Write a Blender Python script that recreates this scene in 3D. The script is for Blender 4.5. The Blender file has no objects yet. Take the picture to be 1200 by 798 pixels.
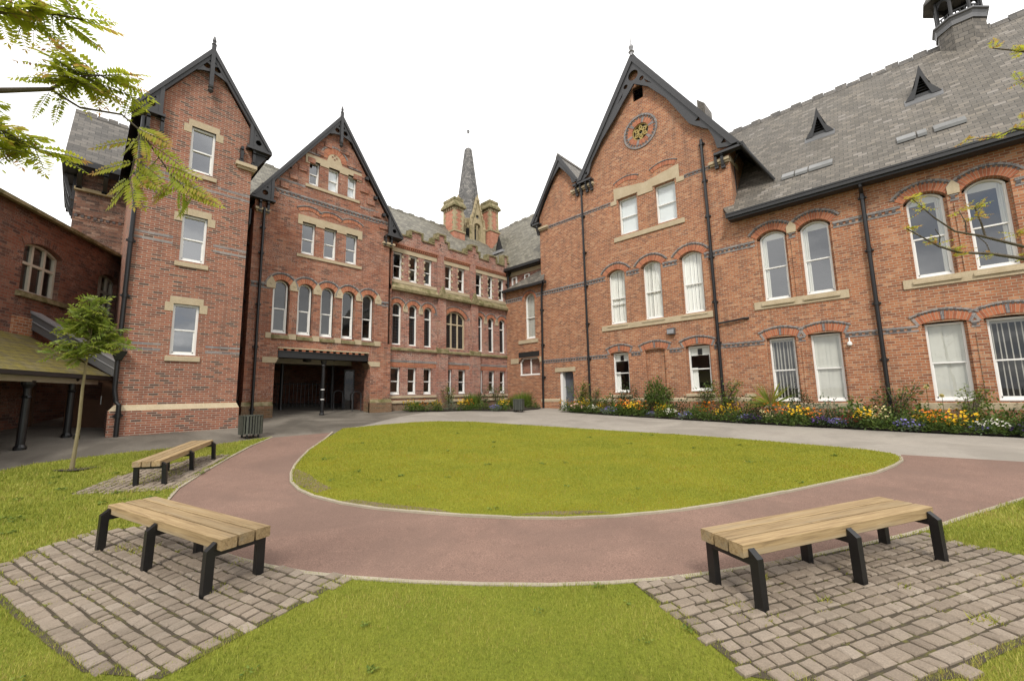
import bpy, bmesh, math, random
import numpy as np
from mathutils import Vector, Matrix
from mathutils.geometry import delaunay_2d_cdt

random.seed(7)
RNG = np.random.default_rng(7)
SC = bpy.context.scene
COL = SC.collection
R_ = math.radians

# ------------------------------------------------------------------ camera
AC = R_(43.6629); PITCH = R_(7.48936); ROLL = R_(-1.09849); EYE = 1.65
def to_b(v):
    return Vector((v[0]*math.sin(AC)+v[1]*math.cos(AC), -v[0]*math.cos(AC)+v[1]*math.sin(AC), v[2]))
_f = Vector((0, math.cos(PITCH), math.sin(PITCH))); _r = Vector((1, 0, 0)); _u = _r.cross(_f)
_r2 = math.cos(ROLL)*_r + math.sin(ROLL)*_u; _u2 = -math.sin(ROLL)*_r + math.cos(ROLL)*_u
CX, CU, CF = to_b(_r2), to_b(_u2), to_b(_f)
cam_data = bpy.data.cameras.new('camera'); cam = bpy.data.objects.new('camera', cam_data); COL.objects.link(cam)
cam_data.sensor_width = 36.0; cam_data.sensor_fit = 'HORIZONTAL'; cam_data.lens = 484.513/1200*36
cam_data.clip_start = 0.05; cam_data.clip_end = 3000
m = Matrix((CX, CU, -CF)).transposed().to_4x4(); m.translation = (0, 0, EYE); cam.matrix_world = m
SC.camera = cam

# ------------------------------------------------------------------ world, sun, exposure
SUN_DIR = Vector((-0.75, -0.62, 1.0)).normalized()
w = bpy.data.worlds.new('World'); SC.world = w; w.use_nodes = True
nt = w.node_tree; nt.nodes.clear()
def wn(t): return nt.nodes.new(t)
out = wn('ShaderNodeOutputWorld'); bg = wn('ShaderNodeBackground'); bg.inputs[1].default_value = 0.1
sky = wn('ShaderNodeTexSky'); sky.sky_type = 'NISHITA'; sky.sun_disc = False
sky.sun_elevation = math.asin(SUN_DIR.z); sky.sun_rotation = math.atan2(SUN_DIR.x, SUN_DIR.y)
tc = wn('ShaderNodeTexCoord')
sep = wn('ShaderNodeSeparateXYZ'); nt.links.new(tc.outputs['Generated'], sep.inputs[0])
# cloud deck: project the direction on a flat layer so clouds shrink towards the horizon
addz = wn('ShaderNodeMath'); addz.operation = 'ADD'; addz.inputs[1].default_value = 0.18
absz = wn('ShaderNodeMath'); absz.operation = 'ABSOLUTE'; nt.links.new(sep.outputs[2], absz.inputs[0]); nt.links.new(absz.outputs[0], addz.inputs[0])
comb = wn('ShaderNodeCombineXYZ')
for i in (0, 1):
    dv = wn('ShaderNodeMath'); dv.operation = 'DIVIDE'; nt.links.new(sep.outputs[i], dv.inputs[0]); nt.links.new(addz.outputs[0], dv.inputs[1]); nt.links.new(dv.outputs[0], comb.inputs[i])
cn = wn('ShaderNodeTexNoise'); cn.inputs['Scale'].default_value = 0.9; cn.inputs['Detail'].default_value = 7; cn.inputs['Roughness'].default_value = 0.55
nt.links.new(comb.outputs[0], cn.inputs['Vector'])
# the deck is thin and bright beyond the buildings (+X+Y) and heavier, with blue breaks, behind the photographer
dot = wn('ShaderNodeVectorMath'); dot.operation = 'DOT_PRODUCT'; dot.inputs[1].default_value = (0.74, 0.67, 0.12); nt.links.new(tc.outputs['Generated'], dot.inputs[0])
mr = wn('ShaderNodeMapRange'); mr.inputs['From Min'].default_value = -0.75; mr.inputs['From Max'].default_value = 0.45; mr.inputs['To Min'].default_value = -0.04; mr.inputs['To Max'].default_value = 0.40
nt.links.new(dot.outputs['Value'], mr.inputs['Value'])
ad = wn('ShaderNodeMath'); ad.operation = 'ADD'; nt.links.new(cn.outputs['Fac'], ad.inputs[0]); nt.links.new(mr.outputs[0], ad.inputs[1])
ramp = wn('ShaderNodeValToRGB'); cr = ramp.color_ramp
cr.elements[0].position = 0.34; cr.elements[0].color = (2.7, 3.3, 4.3, 1)
cr.elements[1].position = 0.80; cr.elements[1].color = (9.9, 9.7, 9.4, 1)
e = cr.elements.new(0.45); e.color = (4.6, 4.6, 4.7, 1)
e = cr.elements.new(0.58); e.color = (8.3, 8.15, 7.95, 1)
nt.links.new(ad.outputs[0], ramp.inputs[0])
mixs = wn('ShaderNodeMix'); mixs.data_type = 'RGBA'; mixs.inputs[0].default_value = 0.9
nt.links.new(sky.outputs[0], mixs.inputs[6]); nt.links.new(ramp.outputs[0], mixs.inputs[7])
nt.links.new(mixs.outputs[2], bg.inputs[0]); nt.links.new(bg.outputs[0], out.inputs[0])

sun_d = bpy.data.lights.new('sun', 'SUN'); sun = bpy.data.objects.new('sun', sun_d); COL.objects.link(sun)
sun_d.energy = 1.6; sun_d.angle = R_(13); sun_d.color = (1.0, 0.95, 0.87)
sun.rotation_euler = (-SUN_DIR).to_track_quat('-Z', 'Y').to_euler()

SC.view_settings.view_transform = 'Standard'; SC.view_settings.look = 'None'
SC.view_settings.exposure = 1.0; SC.view_settings.gamma = 1.0; SC.view_settings.use_curve_mapping = False
SC.render.engine = 'CYCLES'
SC.cycles.max_bounces = 8; SC.cycles.transparent_max_bounces = 16; SC.cycles.diffuse_bounces = 4

# ------------------------------------------------------------------ materials
class NB:
    def __init__(s, name):
        s.mat = bpy.data.materials.new(name); s.mat.use_nodes = True; s.t = s.mat.node_tree; s.t.nodes.clear()
        s.out = s.n('ShaderNodeOutputMaterial'); s.b = s.n('ShaderNodeBsdfPrincipled'); s.l(s.b.outputs[0], s.out.inputs[0])
    def n(s, t, **k):
        x = s.t.nodes.new(t)
        for a, v in k.items(): setattr(x, a, v)
        return x
    def l(s, a, b): s.t.links.new(a, b)
    def coord(s, which='UV'):
        return s.n('ShaderNodeTexCoord').outputs[which]
    def noise(s, vec, scale, detail=4, rough=0.55, dist=0.0):
        x = s.n('ShaderNodeTexNoise'); x.inputs['Scale'].default_value = scale; x.inputs['Detail'].default_value = detail
        x.inputs['Roughness'].default_value = rough; x.inputs['Distortion'].default_value = dist
        s.l(vec, x.inputs['Vector']); return x.outputs['Fac']
    def ramp(s, fac, stops, interp='LINEAR'):
        x = s.n('ShaderNodeValToRGB'); cr = x.color_ramp; cr.interpolation = interp
        while len(cr.elements) > 1: cr.elements.remove(cr.elements[-1])
        for i, (p, c) in enumerate(stops):
            if i == 0: e = cr.elements[0]; e.position = p
            else: e = cr.elements.new(p)
            e.color = (c[0], c[1], c[2], 1) if hasattr(c, '__len__') else (c, c, c, 1)
        s.l(fac, x.inputs[0]); return x.outputs[0]
    def mix(s, fac, a, b, mode='MIX'):
        x = s.n('ShaderNodeMix', data_type='RGBA', blend_type=mode)
        for v, i in ((fac, 0), (a, 6), (b, 7)):
            if hasattr(v, 'is_linked') or hasattr(v, 'links'): s.l(v, x.inputs[i])
            elif i == 0: x.inputs[0].default_value = v
            else: x.inputs[i].default_value = (v[0], v[1], v[2], 1)
        return x.outputs[2]
    def math(s, op, a, b=None):
        x = s.n('ShaderNodeMath', operation=op)
        for v, i in ((a, 0), (b, 1)):
            if v is None: continue
            if hasattr(v, 'links'): s.l(v, x.inputs[i])
            else: x.inputs[i].default_value = v
        return x.outputs[0]
    def bump(s, h, strength=0.3, dist=0.01):
        x = s.n('ShaderNodeBump'); x.inputs['Strength'].default_value = strength; x.inputs['Distance'].default_value = dist
        s.l(h, x.inputs['Height']); s.l(x.outputs[0], s.b.inputs['Normal'])
    def col(s, c):
        if hasattr(c, 'links'): s.l(c, s.b.inputs['Base Color'])
        else: s.b.inputs['Base Color'].default_value = (c[0], c[1], c[2], 1)
    def rough(s, r):
        if hasattr(r, 'links'): s.l(r, s.b.inputs['Roughness'])
        else: s.b.inputs['Roughness'].default_value = r

def plain(name, c, rough=0.6, metal=0.0, var=0.25, scale=6.0, bump=0.1):
    k = NB(name); p = k.coord('Object')
    n1 = k.noise(p, scale, 5)
    k.col(k.mix(n1, [x*(1-var) for x in c], [min(1, x*(1+var)) for x in c]))
    k.rough(rough); k.b.inputs['Metallic'].default_value = metal
    if bump: k.bump(k.noise(p, scale*12, 3), bump, 0.004)
    return k.mat

def brick_nodes(k, bw, bh, mortar, offset=0.5):
    uv = k.coord('UV')
    x = k.n('ShaderNodeTexBrick'); x.offset = offset
    x.inputs['Scale'].default_value = 1.0; x.inputs['Brick Width'].default_value = bw; x.inputs['Row Height'].default_value = bh
    x.inputs['Mortar Size'].default_value = mortar; x.inputs['Mortar Smooth'].default_value = 0.25; x.inputs['Bias'].default_value = 0
    x.inputs['Color1'].default_value = (0, 0, 0, 1); x.inputs['Color2'].default_value = (1, 1, 1, 1); x.inputs['Mortar'].default_value = (0.5, 0.5, 0.5, 1)
    # uneven laying
    nz = k.n('ShaderNodeTexNoise'); nz.inputs['Scale'].default_value = 3.0; nz.inputs['Detail'].default_value = 2; k.l(uv, nz.inputs['Vector'])
    sc = k.n('ShaderNodeVectorMath', operation='SCALE'); sc.inputs['Scale'].default_value = 0.012; k.l(nz.outputs['Color'], sc.inputs[0])
    ad = k.n('ShaderNodeVectorMath', operation='ADD'); k.l(uv, ad.inputs[0]); k.l(sc.outputs[0], ad.inputs[1])
    k.l(ad.outputs[0], x.inputs['Vector'])
    return uv, x.outputs['Color'], x.outputs['Fac']

def brick(name, stops, mortar_col, bw=0.235, bh=0.0825, ms=0.0075, white=0.0, dirt=0.35, green=0.0):
    k = NB(name)
    uv, tint, fac = brick_nodes(k, bw, bh, ms)
    c = k.ramp(tint, stops)
    big = k.noise(uv, 0.55, 5, 0.6)
    c = k.mix(k.math('MULTIPLY', k.ramp(big, [(0.35, 0), (0.7, 1)]), 0.55), c, k.mix(1.0, c, (1.18, 1.02, 0.86), 'MULTIPLY'))
    fine = k.noise(uv, 14, 4, 0.7)
    c = k.mix(0.5, c, k.ramp(fine, [(0.25, 0.55), (0.75, 1.35)]), 'MULTIPLY')
    mcol = k.mix(k.noise(uv, 6, 3), [x*0.75 for x in mortar_col], mortar_col)
    if white:
        # lime bloom left on single bricks, in patches
        sp = k.noise(uv, 1.3, 3); sm = k.noise(uv, 26, 2, 0.5)
        f = k.math('MULTIPLY', k.ramp(sp, [(0.42, 0), (0.6, 1)]), k.ramp(sm, [(0.53, 0), (0.60, 1)]))
        c = k.mix(k.math('MULTIPLY', f, white), c, (0.50, 0.42, 0.36))
    c = k.mix(fac, c, mcol)
    st = k.noise(uv, 0.28, 6, 0.65, 0.6)
    c = k.mix(k.math('MULTIPLY', k.ramp(st, [(0.5, 0), (0.78, 1)]), dirt), c, (0.055, 0.04, 0.032))
    # rain streaks and soot washed down the face, in narrow upright runs
    mp = k.n('ShaderNodeMapping'); mp.inputs['Scale'].default_value = (2.6, 0.22, 1); k.l(uv, mp.inputs[0])
    c = k.mix(k.math('MULTIPLY', k.ramp(k.noise(mp.outputs[0], 1.6, 6, 0.7), [(0.50, 0), (0.75, 1)]), 0.45), c, (0.07, 0.05, 0.038))
    c = k.mix(k.math('MULTIPLY', k.ramp(k.noise(uv, 0.9, 5, 0.7, 1.0), [(0.58, 0), (0.74, 1)]), 0.4), c, (0.36, 0.25, 0.17))
    if green:
        # algae creeping up from the foot of the wall (world height, not light)
        g = k.n('ShaderNodeSeparateXYZ'); k.l(k.coord('UV'), g.inputs[0])
        hh = k.math('ADD', g.outputs[1], k.math('MULTIPLY', k.noise(uv, 2.2, 4), 0.8))
        c = k.mix(k.math('MULTIPLY', k.ramp(k.math('MULTIPLY', hh, 0.25), [(0.42, 1), (0.55, 0)]), green), c, (0.10, 0.085, 0.035))
    k.col(c); k.rough(0.88)
    h = k.math('SUBTRACT', k.math('MULTIPLY', k.noise(uv, 40, 3), 0.35), fac)
    k.bump(h, 0.55, 0.008)
    return k.mat

def slate(name, stops, bw=0.30, bh=0.20, moss=0.0, moss_c=(0.16, 0.15, 0.03)):
    k = NB(name)
    uv, tint, fac = brick_nodes(k, bw, bh, 0.008)
    c = k.ramp(tint, stops)
    sp = k.n('ShaderNodeSeparateXYZ'); k.l(uv, sp.inputs[0])
    big = k.noise(uv, 0.7, 6, 0.65)
    c = k.mix(k.math('MULTIPLY', big, 0.6), c, k.mix(1.0, c, (1.35, 1.25, 1.05), 'MULTIPLY'))
    if moss:
        mm = k.noise(uv, 2.6, 7, 0.7)
        c = k.mix(k.math('MULTIPLY', k.ramp(mm, [(0.62-moss*0.3, 0), (0.72-moss*0.2, 1)]), min(1, moss*1.2)), c, k.mix(k.noise(uv, 9, 3), [x*0.45 for x in moss_c], moss_c))
    c = k.mix(fac, c, (0.025, 0.024, 0.022))
    k.col(c); k.rough(0.62)
    # each slate lifts towards its lower edge
    row = k.math('FRACT', k.math('DIVIDE', sp.outputs[1], bh))
    h = k.math('SUBTRACT', k.math('MULTIPLY', row, -0.9), k.math('MULTIPLY', fac, 1.0))
    h = k.math('ADD', h, k.math('MULTIPLY', k.noise(uv, 18, 3), 0.4))
    k.bump(h, 0.6, 0.015)
    return k.mat

def stone(name, c, c2, lichen=0.0, lc=(0.12, 0.115, 0.04)):
    k = NB(name); p = k.coord('Object')
    a = k.noise(p, 2.5, 6, 0.65)
    cc = k.mix(k.ramp(a, [(0.3, 0), (0.7, 1)]), c, c2)
    cc = k.mix(0.5, cc, k.ramp(k.noise(p, 30, 4, 0.7), [(0.25, 0.6), (0.75, 1.3)]), 'MULTIPLY')
    if lichen:
        l = k.noise(p, 3.2, 7, 0.7)
        cc = k.mix(k.ramp(l, [(0.62-0.3*lichen, 0), (0.70-0.1*lichen, 1)]), cc, lc)
    k.col(cc); k.rough(0.9); k.bump(k.noise(p, 25, 5), 0.35, 0.01)
    return k.mat

M = {}
M['brick_tower'] = brick('brick_tower', [(0, (0.085, 0.052, 0.042)), (0.12, (0.12, 0.058, 0.042)), (0.2, (0.20, 0.072, 0.044)), (0.55, (0.25, 0.086, 0.049)), (0.85, (0.285, 0.106, 0.060)), (1, (0.32, 0.135, 0.08))], (0.40, 0.335, 0.265), bh=0.0655, bw=0.215, ms=0.008, dirt=0.10)
M['brick_hall'] = brick('brick_hall', [(0, (0.19, 0.080, 0.046)), (0.08, (0.225, 0.085, 0.043)), (0.4, (0.305, 0.115, 0.053)), (0.8, (0.36, 0.150, 0.069)), (1, (0.43, 0.225, 0.125))], (0.42, 0.325, 0.23), bw=0.205, ms=0.010, dirt=0.2)
M['brick_arch_house'] = brick('brick_arch_house', [(0, (0.12, 0.052, 0.036)), (0.2, (0.21, 0.074, 0.044)), (0.6, (0.275, 0.098, 0.053)), (0.85, (0.315, 0.124, 0.068)), (1, (0.36, 0.18, 0.12))], (0.34, 0.25, 0.19), white=0.5, dirt=0.28, green=0.6)
M['brick_range'] = brick('brick_range', [(0, (0.13, 0.06, 0.048)), (0.3, (0.26, 0.10, 0.072)), (0.65, (0.31, 0.125, 0.085)), (1, (0.36, 0.17, 0.12))], (0.42, 0.33, 0.27), white=0.95, dirt=0.25, green=0.6)
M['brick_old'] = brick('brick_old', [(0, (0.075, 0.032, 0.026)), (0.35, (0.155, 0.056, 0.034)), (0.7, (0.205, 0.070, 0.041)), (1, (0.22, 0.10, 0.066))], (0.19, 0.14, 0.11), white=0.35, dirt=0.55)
M['brick_sooty'] = brick('brick_sooty', [(0, (0.055, 0.032, 0.026)), (0.4, (0.145, 0.068, 0.046)), (0.75, (0.21, 0.10, 0.065)), (1, (0.30, 0.20, 0.15))], (0.17, 0.13, 0.10), white=0.4, dirt=0.6)
M['brick_orange'] = brick('brick_orange', [(0, (0.26, 0.085, 0.042)), (0.5, (0.34, 0.112, 0.054)), (1, (0.40, 0.155, 0.078))], (0.42, 0.31, 0.22), bw=0.6, bh=0.075, ms=0.006, dirt=0.1)
M['brick_chimney'] = brick('brick_chimney', [(0, (0.36, 0.13, 0.08)), (0.5, (0.46, 0.18, 0.11)), (1, (0.50, 0.22, 0.14))], (0.42, 0.32, 0.24), dirt=0.1)
M['brick_blue'] = brick('brick_blue', [(0, (0.12, 0.112, 0.115)), (0.5, (0.19, 0.178, 0.178)), (1, (0.27, 0.25, 0.245))], (0.34, 0.32, 0.30), ms=0.006, bh=0.08, dirt=0.15)
M['brick_dark'] = plain('brick_dark', (0.075, 0.066, 0.064), 0.7, var=0.4)
M['stone'] = stone('stone', (0.38, 0.305, 0.195), (0.47, 0.39, 0.27))
M['stone_weathered'] = stone('stone_weathered', (0.30, 0.24, 0.14), (0.44, 0.36, 0.22), 0.35)
M['stone_mossy'] = stone('stone_mossy', (0.23, 0.19, 0.10), (0.33, 0.27, 0.16), 0.75, (0.10, 0.092, 0.030))
M['slate'] = slate('slate', [(0, (0.072, 0.064, 0.053)), (0.35, (0.096, 0.086, 0.073)), (0.7, (0.116, 0.104, 0.090)), (0.9, (0.140, 0.123, 0.102)), (1, (0.18, 0.165, 0.152))], 0.26, 0.165, moss=0.10, moss_c=(0.15, 0.14, 0.05))
M['slate_green'] = slate('slate_green', [(0, (0.088, 0.083, 0.066)), (0.5, (0.128, 0.121, 0.097)), (1, (0.18, 0.17, 0.14))], 0.28, 0.20, moss=0.2)
M['slate_dark'] = slate('slate_dark', [(0, (0.05, 0.046, 0.042)), (0.5, (0.082, 0.075, 0.068)), (1, (0.115, 0.105, 0.095))], 0.34, 0.22)
M['slate_spire'] = slate('slate_spire', [(0, (0.045, 0.044, 0.044)), (0.5, (0.085, 0.083, 0.082)), (1, (0.18, 0.172, 0.165))], 0.16, 0.13)
M['slate_moss'] = slate('slate_moss', [(0, (0.075, 0.065, 0.04)), (0.5, (0.13, 0.115, 0.07)), (1, (0.17, 0.15, 0.10))], 0.30, 0.20, moss=0.85, moss_c=(0.24, 0.20, 0.035))
M['black'] = plain('black_paint', (0.0065, 0.0065, 0.007), 0.38, var=0.3, scale=9)
M['black_board'] = plain('black_board', (0.020, 0.020, 0.021), 0.5, var=0.3)
M['grey_board'] = plain('grey_board', (0.033, 0.0325, 0.034), 0.45, var=0.22, scale=3)
M['white'] = plain('white_paint', (0.74, 0.73, 0.70), 0.4, var=0.06, scale=5, bump=0.04)
M['cream'] = plain('cream_paint', (0.50, 0.46, 0.38), 0.5, var=0.15, scale=5)
M['lead'] = plain('lead', (0.30, 0.30, 0.31), 0.5, 0.2, var=0.25, scale=4)
M['lead_dark'] = plain('lead_dark', (0.12, 0.12, 0.122), 0.5, 0.2, var=0.25, scale=4)
M['door_grey'] = plain('door_grey', (0.085, 0.090, 0.105), 0.45, var=0.1)
M['blind'] = plain('blind_fabric', (0.60, 0.59, 0.535), 0.8, var=0.06, bump=0)
M['blind_cool'] = plain('blind_cool', (0.70, 0.73, 0.74), 0.8, var=0.05, bump=0)
M['curtain'] = plain('curtain', (0.86, 0.85, 0.81), 0.8, var=0.05, bump=0)
M['slat'] = plain('blind_slat', (0.36, 0.34, 0.30), 0.7, var=0.1, bump=0)
M['plaster'] = plain('plaster', (0.36, 0.33, 0.28), 0.85, var=0.12)
M['brown_wood'] = plain('brown_wood', (0.10, 0.045, 0.022), 0.5, var=0.35, scale=3)
M['steel'] = plain('steel', (0.45, 0.45, 0.46), 0.35, 0.8, var=0.1)
M['terracotta'] = plain('terracotta', (0.30, 0.22, 0.14), 0.85, var=0.3)
M['gold_stone'] = stone('gold_stone', (0.30, 0.22, 0.07), (0.42, 0.32, 0.12))
M['soil'] = plain('soil', (0.035, 0.025, 0.018), 0.95, var=0.4, scale=8, bump=0.6)
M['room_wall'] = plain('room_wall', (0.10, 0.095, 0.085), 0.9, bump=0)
M['dark'] = plain('dark_void', (0.012, 0.011, 0.010), 0.9, bump=0)

def glass(name, ior=1.75, tint=(0.93, 0.945, 0.94), lead=False):
    k = NB(name); t = k.t; t.nodes.remove(k.b)
    fr = k.n('ShaderNodeFresnel'); ge = k.n('ShaderNodeNewGeometry'); im = k.n('ShaderNodeMapRange'); im.inputs['To Min'].default_value = ior; im.inputs['To Max'].default_value = 1/ior   # one thin sheet: the same from both sides
    k.l(ge.outputs['Backfacing'], im.inputs['Value']); k.l(im.outputs[0], fr.inputs['IOR'])
    tr = k.n('ShaderNodeBsdfTransparent'); tr.inputs[0].default_value = (*tint, 1)
    gl = k.n('ShaderNodeBsdfGlossy'); gl.inputs['Roughness'].default_value = 0.015; gl.inputs[0].default_value = (0.98, 0.99, 1.0, 1)
    bp = k.n('ShaderNodeBump'); bp.inputs['Strength'].default_value = 0.10; bp.inputs['Distance'].default_value = 0.01
    k.l(k.noise(k.coord('Object'), 2.2, 2), bp.inputs['Height']); k.l(bp.outputs[0], gl.inputs['Normal'])
    mx = k.n('ShaderNodeMixShader'); k.l(fr.outputs[0], mx.inputs[0]); k.l(tr.outputs[0], mx.inputs[1]); k.l(gl.outputs[0], mx.inputs[2])
    last = mx
    if lead:
        uv, tint_, fac = brick_nodes(k, 0.11, 0.15, 0.006, 0.0)
        df = k.n('ShaderNodeBsdfDiffuse'); df.inputs[0].default_value = (0.10, 0.11, 0.12, 1)
        m2 = k.n('ShaderNodeMixShader'); k.l(fac, m2.inputs[0]); k.l(mx.outputs[0], m2.inputs[1]); k.l(df.outputs[0], m2.inputs[2]); last = m2
    k.l(last.outputs[0], k.out.inputs[0]); return k.mat
M['glass'] = glass('window_glass')
M['glass_sky'] = glass('window_glass_bright', 2.35)
M['glass_tower'] = glass('window_glass_coated', 3.0)
M['glass_dim'] = glass('door_glass', 1.45, (0.5, 0.52, 0.55))
M['glazed_slat'] = plain('glazed_slat', (0.155, 0.155, 0.15), 0.35, 0.0, var=0.3, scale=4)
M['glass_leaded'] = glass('leaded_glass', 1.5, (0.45, 0.47, 0.5), True)

def ground_mat(name, c1, c2, grain=0.5, gs=160, stain=None, stain_scale=0.35, rough=0.9, sf=0.85):
    k = NB(name); p = k.coord('Object')
    c = k.mix(k.ramp(k.noise(p, 0.6, 6, 0.65), [(0.3, 0), (0.7, 1)]), c1, c2)
    c = k.mix(grain, c, k.ramp(k.noise(p, gs, 2, 0.6), [(0.3, 0.45), (0.7, 1.5)]), 'MULTIPLY')
    c = k.mix(0.35, c, k.ramp(k.noise(p, 7, 5, 0.7), [(0.3, 0.75), (0.7, 1.2)]), 'MULTIPLY')
    if stain:
        s = k.noise(p, stain_scale, 6, 0.6, 0.8)
        c = k.mix(k.ramp(s, [(0.46, 0), (0.60, sf)]), c, stain)
    k.col(c); k.rough(rough); k.bump(k.noise(p, gs*0.7, 3), 0.4, 0.006)
    return k.mat
M['asphalt'] = ground_mat('asphalt', (0.115, 0.100, 0.080), (0.185, 0.165, 0.135), stain=(0.065, 0.056, 0.044))
M['concrete'] = ground_mat('concrete_path', (0.255, 0.232, 0.20), (0.32, 0.292, 0.25), 0.35, stain=(0.19, 0.172, 0.145), stain_scale=0.5, sf=0.55)
M['red_path'] = ground_mat('red_path', (0.166, 0.100, 0.075), (0.214, 0.132, 0.100), 0.8, 85, stain=(0.135, 0.086, 0.066), stain_scale=0.55, sf=0.5)
M['edging'] = ground_mat('edging', (0.25, 0.215, 0.155), (0.37, 0.325, 0.245), 0.3)
M['sett'] = None
def sett_mat():
    k = NB('sett'); p = k.coord('Object')
    at = k.n('ShaderNodeAttribute'); at.attribute_name = 'tint'
    c = k.ramp(at.outputs['Fac'], [(0, (0.165, 0.130, 0.097)), (0.5, (0.215, 0.172, 0.130)), (1, (0.255, 0.21, 0.165))])
    c = k.mix(0.6, c, k.ramp(k.noise(p, 90, 3, 0.7), [(0.25, 0.6), (0.75, 1.35)]), 'MULTIPLY')
    c = k.mix(k.math('MULTIPLY', k.ramp(k.noise(p, 1.4, 6, 0.65), [(0.5, 0), (0.72, 1)]), 0.45), c, (0.10, 0.085, 0.06))
    k.col(c); k.rough(0.88); k.bump(k.noise(p, 60, 4), 0.4, 0.006); return k.mat
M['sett'] = sett_mat()
def joint_mat():
    k = NB('joint_soil'); p = k.coord('Object')
    c = k.mix(k.ramp(k.noise(p, 9, 5, 0.7), [(0.5, 0), (0.62, 1)]), (0.048, 0.036, 0.021), (0.095, 0.088, 0.016))
    c = k.mix(k.ramp(k.noise(p, 1.1, 4, 0.6), [(0.45, 0), (0.6, 0.8)]), c, (0.055, 0.043, 0.028))
    k.col(c); k.rough(0.95); k.bump(k.noise(p, 120, 3), 0.6, 0.01); return k.mat
M['joint'] = joint_mat()
def grass_mat(name, a, b, cdry):
    k = NB(name); p = k.coord('Object')
    c = k.mix(k.ramp(k.noise(p, 1.2, 6, 0.7), [(0.3, 0), (0.7, 1)]), a, b)
    c = k.mix(0.75, c, k.ramp(k.noise(p, 45, 5, 0.75), [(0.25, 0.45), (0.75, 1.45)]), 'MULTIPLY')
    c = k.mix(k.math('MULTIPLY', k.ramp(k.noise(p, 5, 5, 0.7), [(0.55, 0), (0.75, 1)]), 0.5), c, cdry)
    k.col(c); k.rough(0.9); k.b.inputs['Specular IOR Level'].default_value = 0.2
    k.bump(k.noise(p, 130, 4, 0.7), 0.8, 0.02); return k.mat
M['worn_soil'] = grass_mat('worn_soil', (0.17, 0.13, 0.075), (0.22, 0.17, 0.10), (0.15, 0.16, 0.03))
M['grass'] = grass_mat('grass', (0.15, 0.18, 0.018), (0.225, 0.24, 0.028), (0.21, 0.18, 0.035))
M['lawn'] = grass_mat('lawn', (0.165, 0.185, 0.014), (0.235, 0.235, 0.020), (0.24, 0.19, 0.03))

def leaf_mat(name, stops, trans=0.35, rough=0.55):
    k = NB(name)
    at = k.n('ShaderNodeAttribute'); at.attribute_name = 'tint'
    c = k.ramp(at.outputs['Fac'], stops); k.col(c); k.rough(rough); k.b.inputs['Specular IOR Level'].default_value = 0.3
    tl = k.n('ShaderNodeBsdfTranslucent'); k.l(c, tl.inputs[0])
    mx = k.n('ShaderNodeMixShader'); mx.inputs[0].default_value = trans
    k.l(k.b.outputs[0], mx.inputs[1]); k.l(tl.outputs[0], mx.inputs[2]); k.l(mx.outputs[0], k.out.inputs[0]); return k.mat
M['blade'] = leaf_mat('grass_blade', [(0, (0.165, 0.205, 0.024)), (0.5, (0.335, 0.345, 0.058)), (0.85, (0.45, 0.42, 0.11)), (1, (0.36, 0.28, 0.09))], 0.3)
M['blade_lawn'] = leaf_mat('lawn_blade', [(0, (0.175, 0.205, 0.02)), (0.5, (0.335, 0.335, 0.040)), (0.85, (0.32, 0.28, 0.02)), (1, (0.38, 0.29, 0.07))], 0.3)
M['leaf_rowan'] = leaf_mat('leaf_rowan', [(0, (0.14, 0.20, 0.02)), (0.45, (0.32, 0.38, 0.035)), (0.75, (0.44, 0.45, 0.05)), (0.9, (0.46, 0.32, 0.08)), (1, (0.40, 0.20, 0.08))], 0.6)
M['leaf_sapling'] = leaf_mat('leaf_sapling', [(0, (0.09, 0.14, 0.025)), (0.5, (0.20, 0.26, 0.04)), (0.85, (0.33, 0.35, 0.05)), (1, (0.32, 0.24, 0.06))], 0.45)
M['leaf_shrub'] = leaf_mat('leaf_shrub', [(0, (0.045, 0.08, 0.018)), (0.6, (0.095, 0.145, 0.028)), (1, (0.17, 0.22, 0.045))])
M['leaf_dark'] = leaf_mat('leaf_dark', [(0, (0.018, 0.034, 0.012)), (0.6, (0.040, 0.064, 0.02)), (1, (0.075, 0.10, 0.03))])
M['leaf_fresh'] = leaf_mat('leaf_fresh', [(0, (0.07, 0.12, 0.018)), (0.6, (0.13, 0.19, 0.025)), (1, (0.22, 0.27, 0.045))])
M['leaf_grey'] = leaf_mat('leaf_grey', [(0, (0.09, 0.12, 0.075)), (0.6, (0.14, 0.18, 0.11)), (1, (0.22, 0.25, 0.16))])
for nme, c in dict(yellow=(0.78, 0.48, 0.02), orange=(0.72, 0.20, 0.02), lavender=(0.28, 0.24, 0.62), purple=(0.10, 0.05, 0.20), white=(0.78, 0.74, 0.66), cream=(0.76, 0.68, 0.34), red=(0.22, 0.015, 0.025), pink=(0.70, 0.45, 0.36)).items():
    M['petal_'+nme] = leaf_mat('petal_'+nme, [(0, [x*0.6 for x in c]), (0.5, c), (1, [min(0.9, x*1.2) for x in c])], 0.25)
def bark_mat(name, a, b):
    k = NB(name); p = k.coord('Object')
    mp = k.n('ShaderNodeMapping'); mp.inputs['Scale'].default_value = (1, 1, 0.25); k.l(p, mp.inputs[0])
    c = k.mix(k.noise(mp.outputs[0], 18, 6, 0.7), a, b); k.col(c); k.rough(0.9); k.bump(k.noise(mp.outputs[0], 40, 4), 0.6, 0.01); return k.mat
M['bark'] = bark_mat('bark', (0.045, 0.035, 0.025), (0.13, 0.105, 0.075))
M['bark_pale'] = bark_mat('bark_pale', (0.16, 0.13, 0.07), (0.30, 0.25, 0.14))
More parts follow.
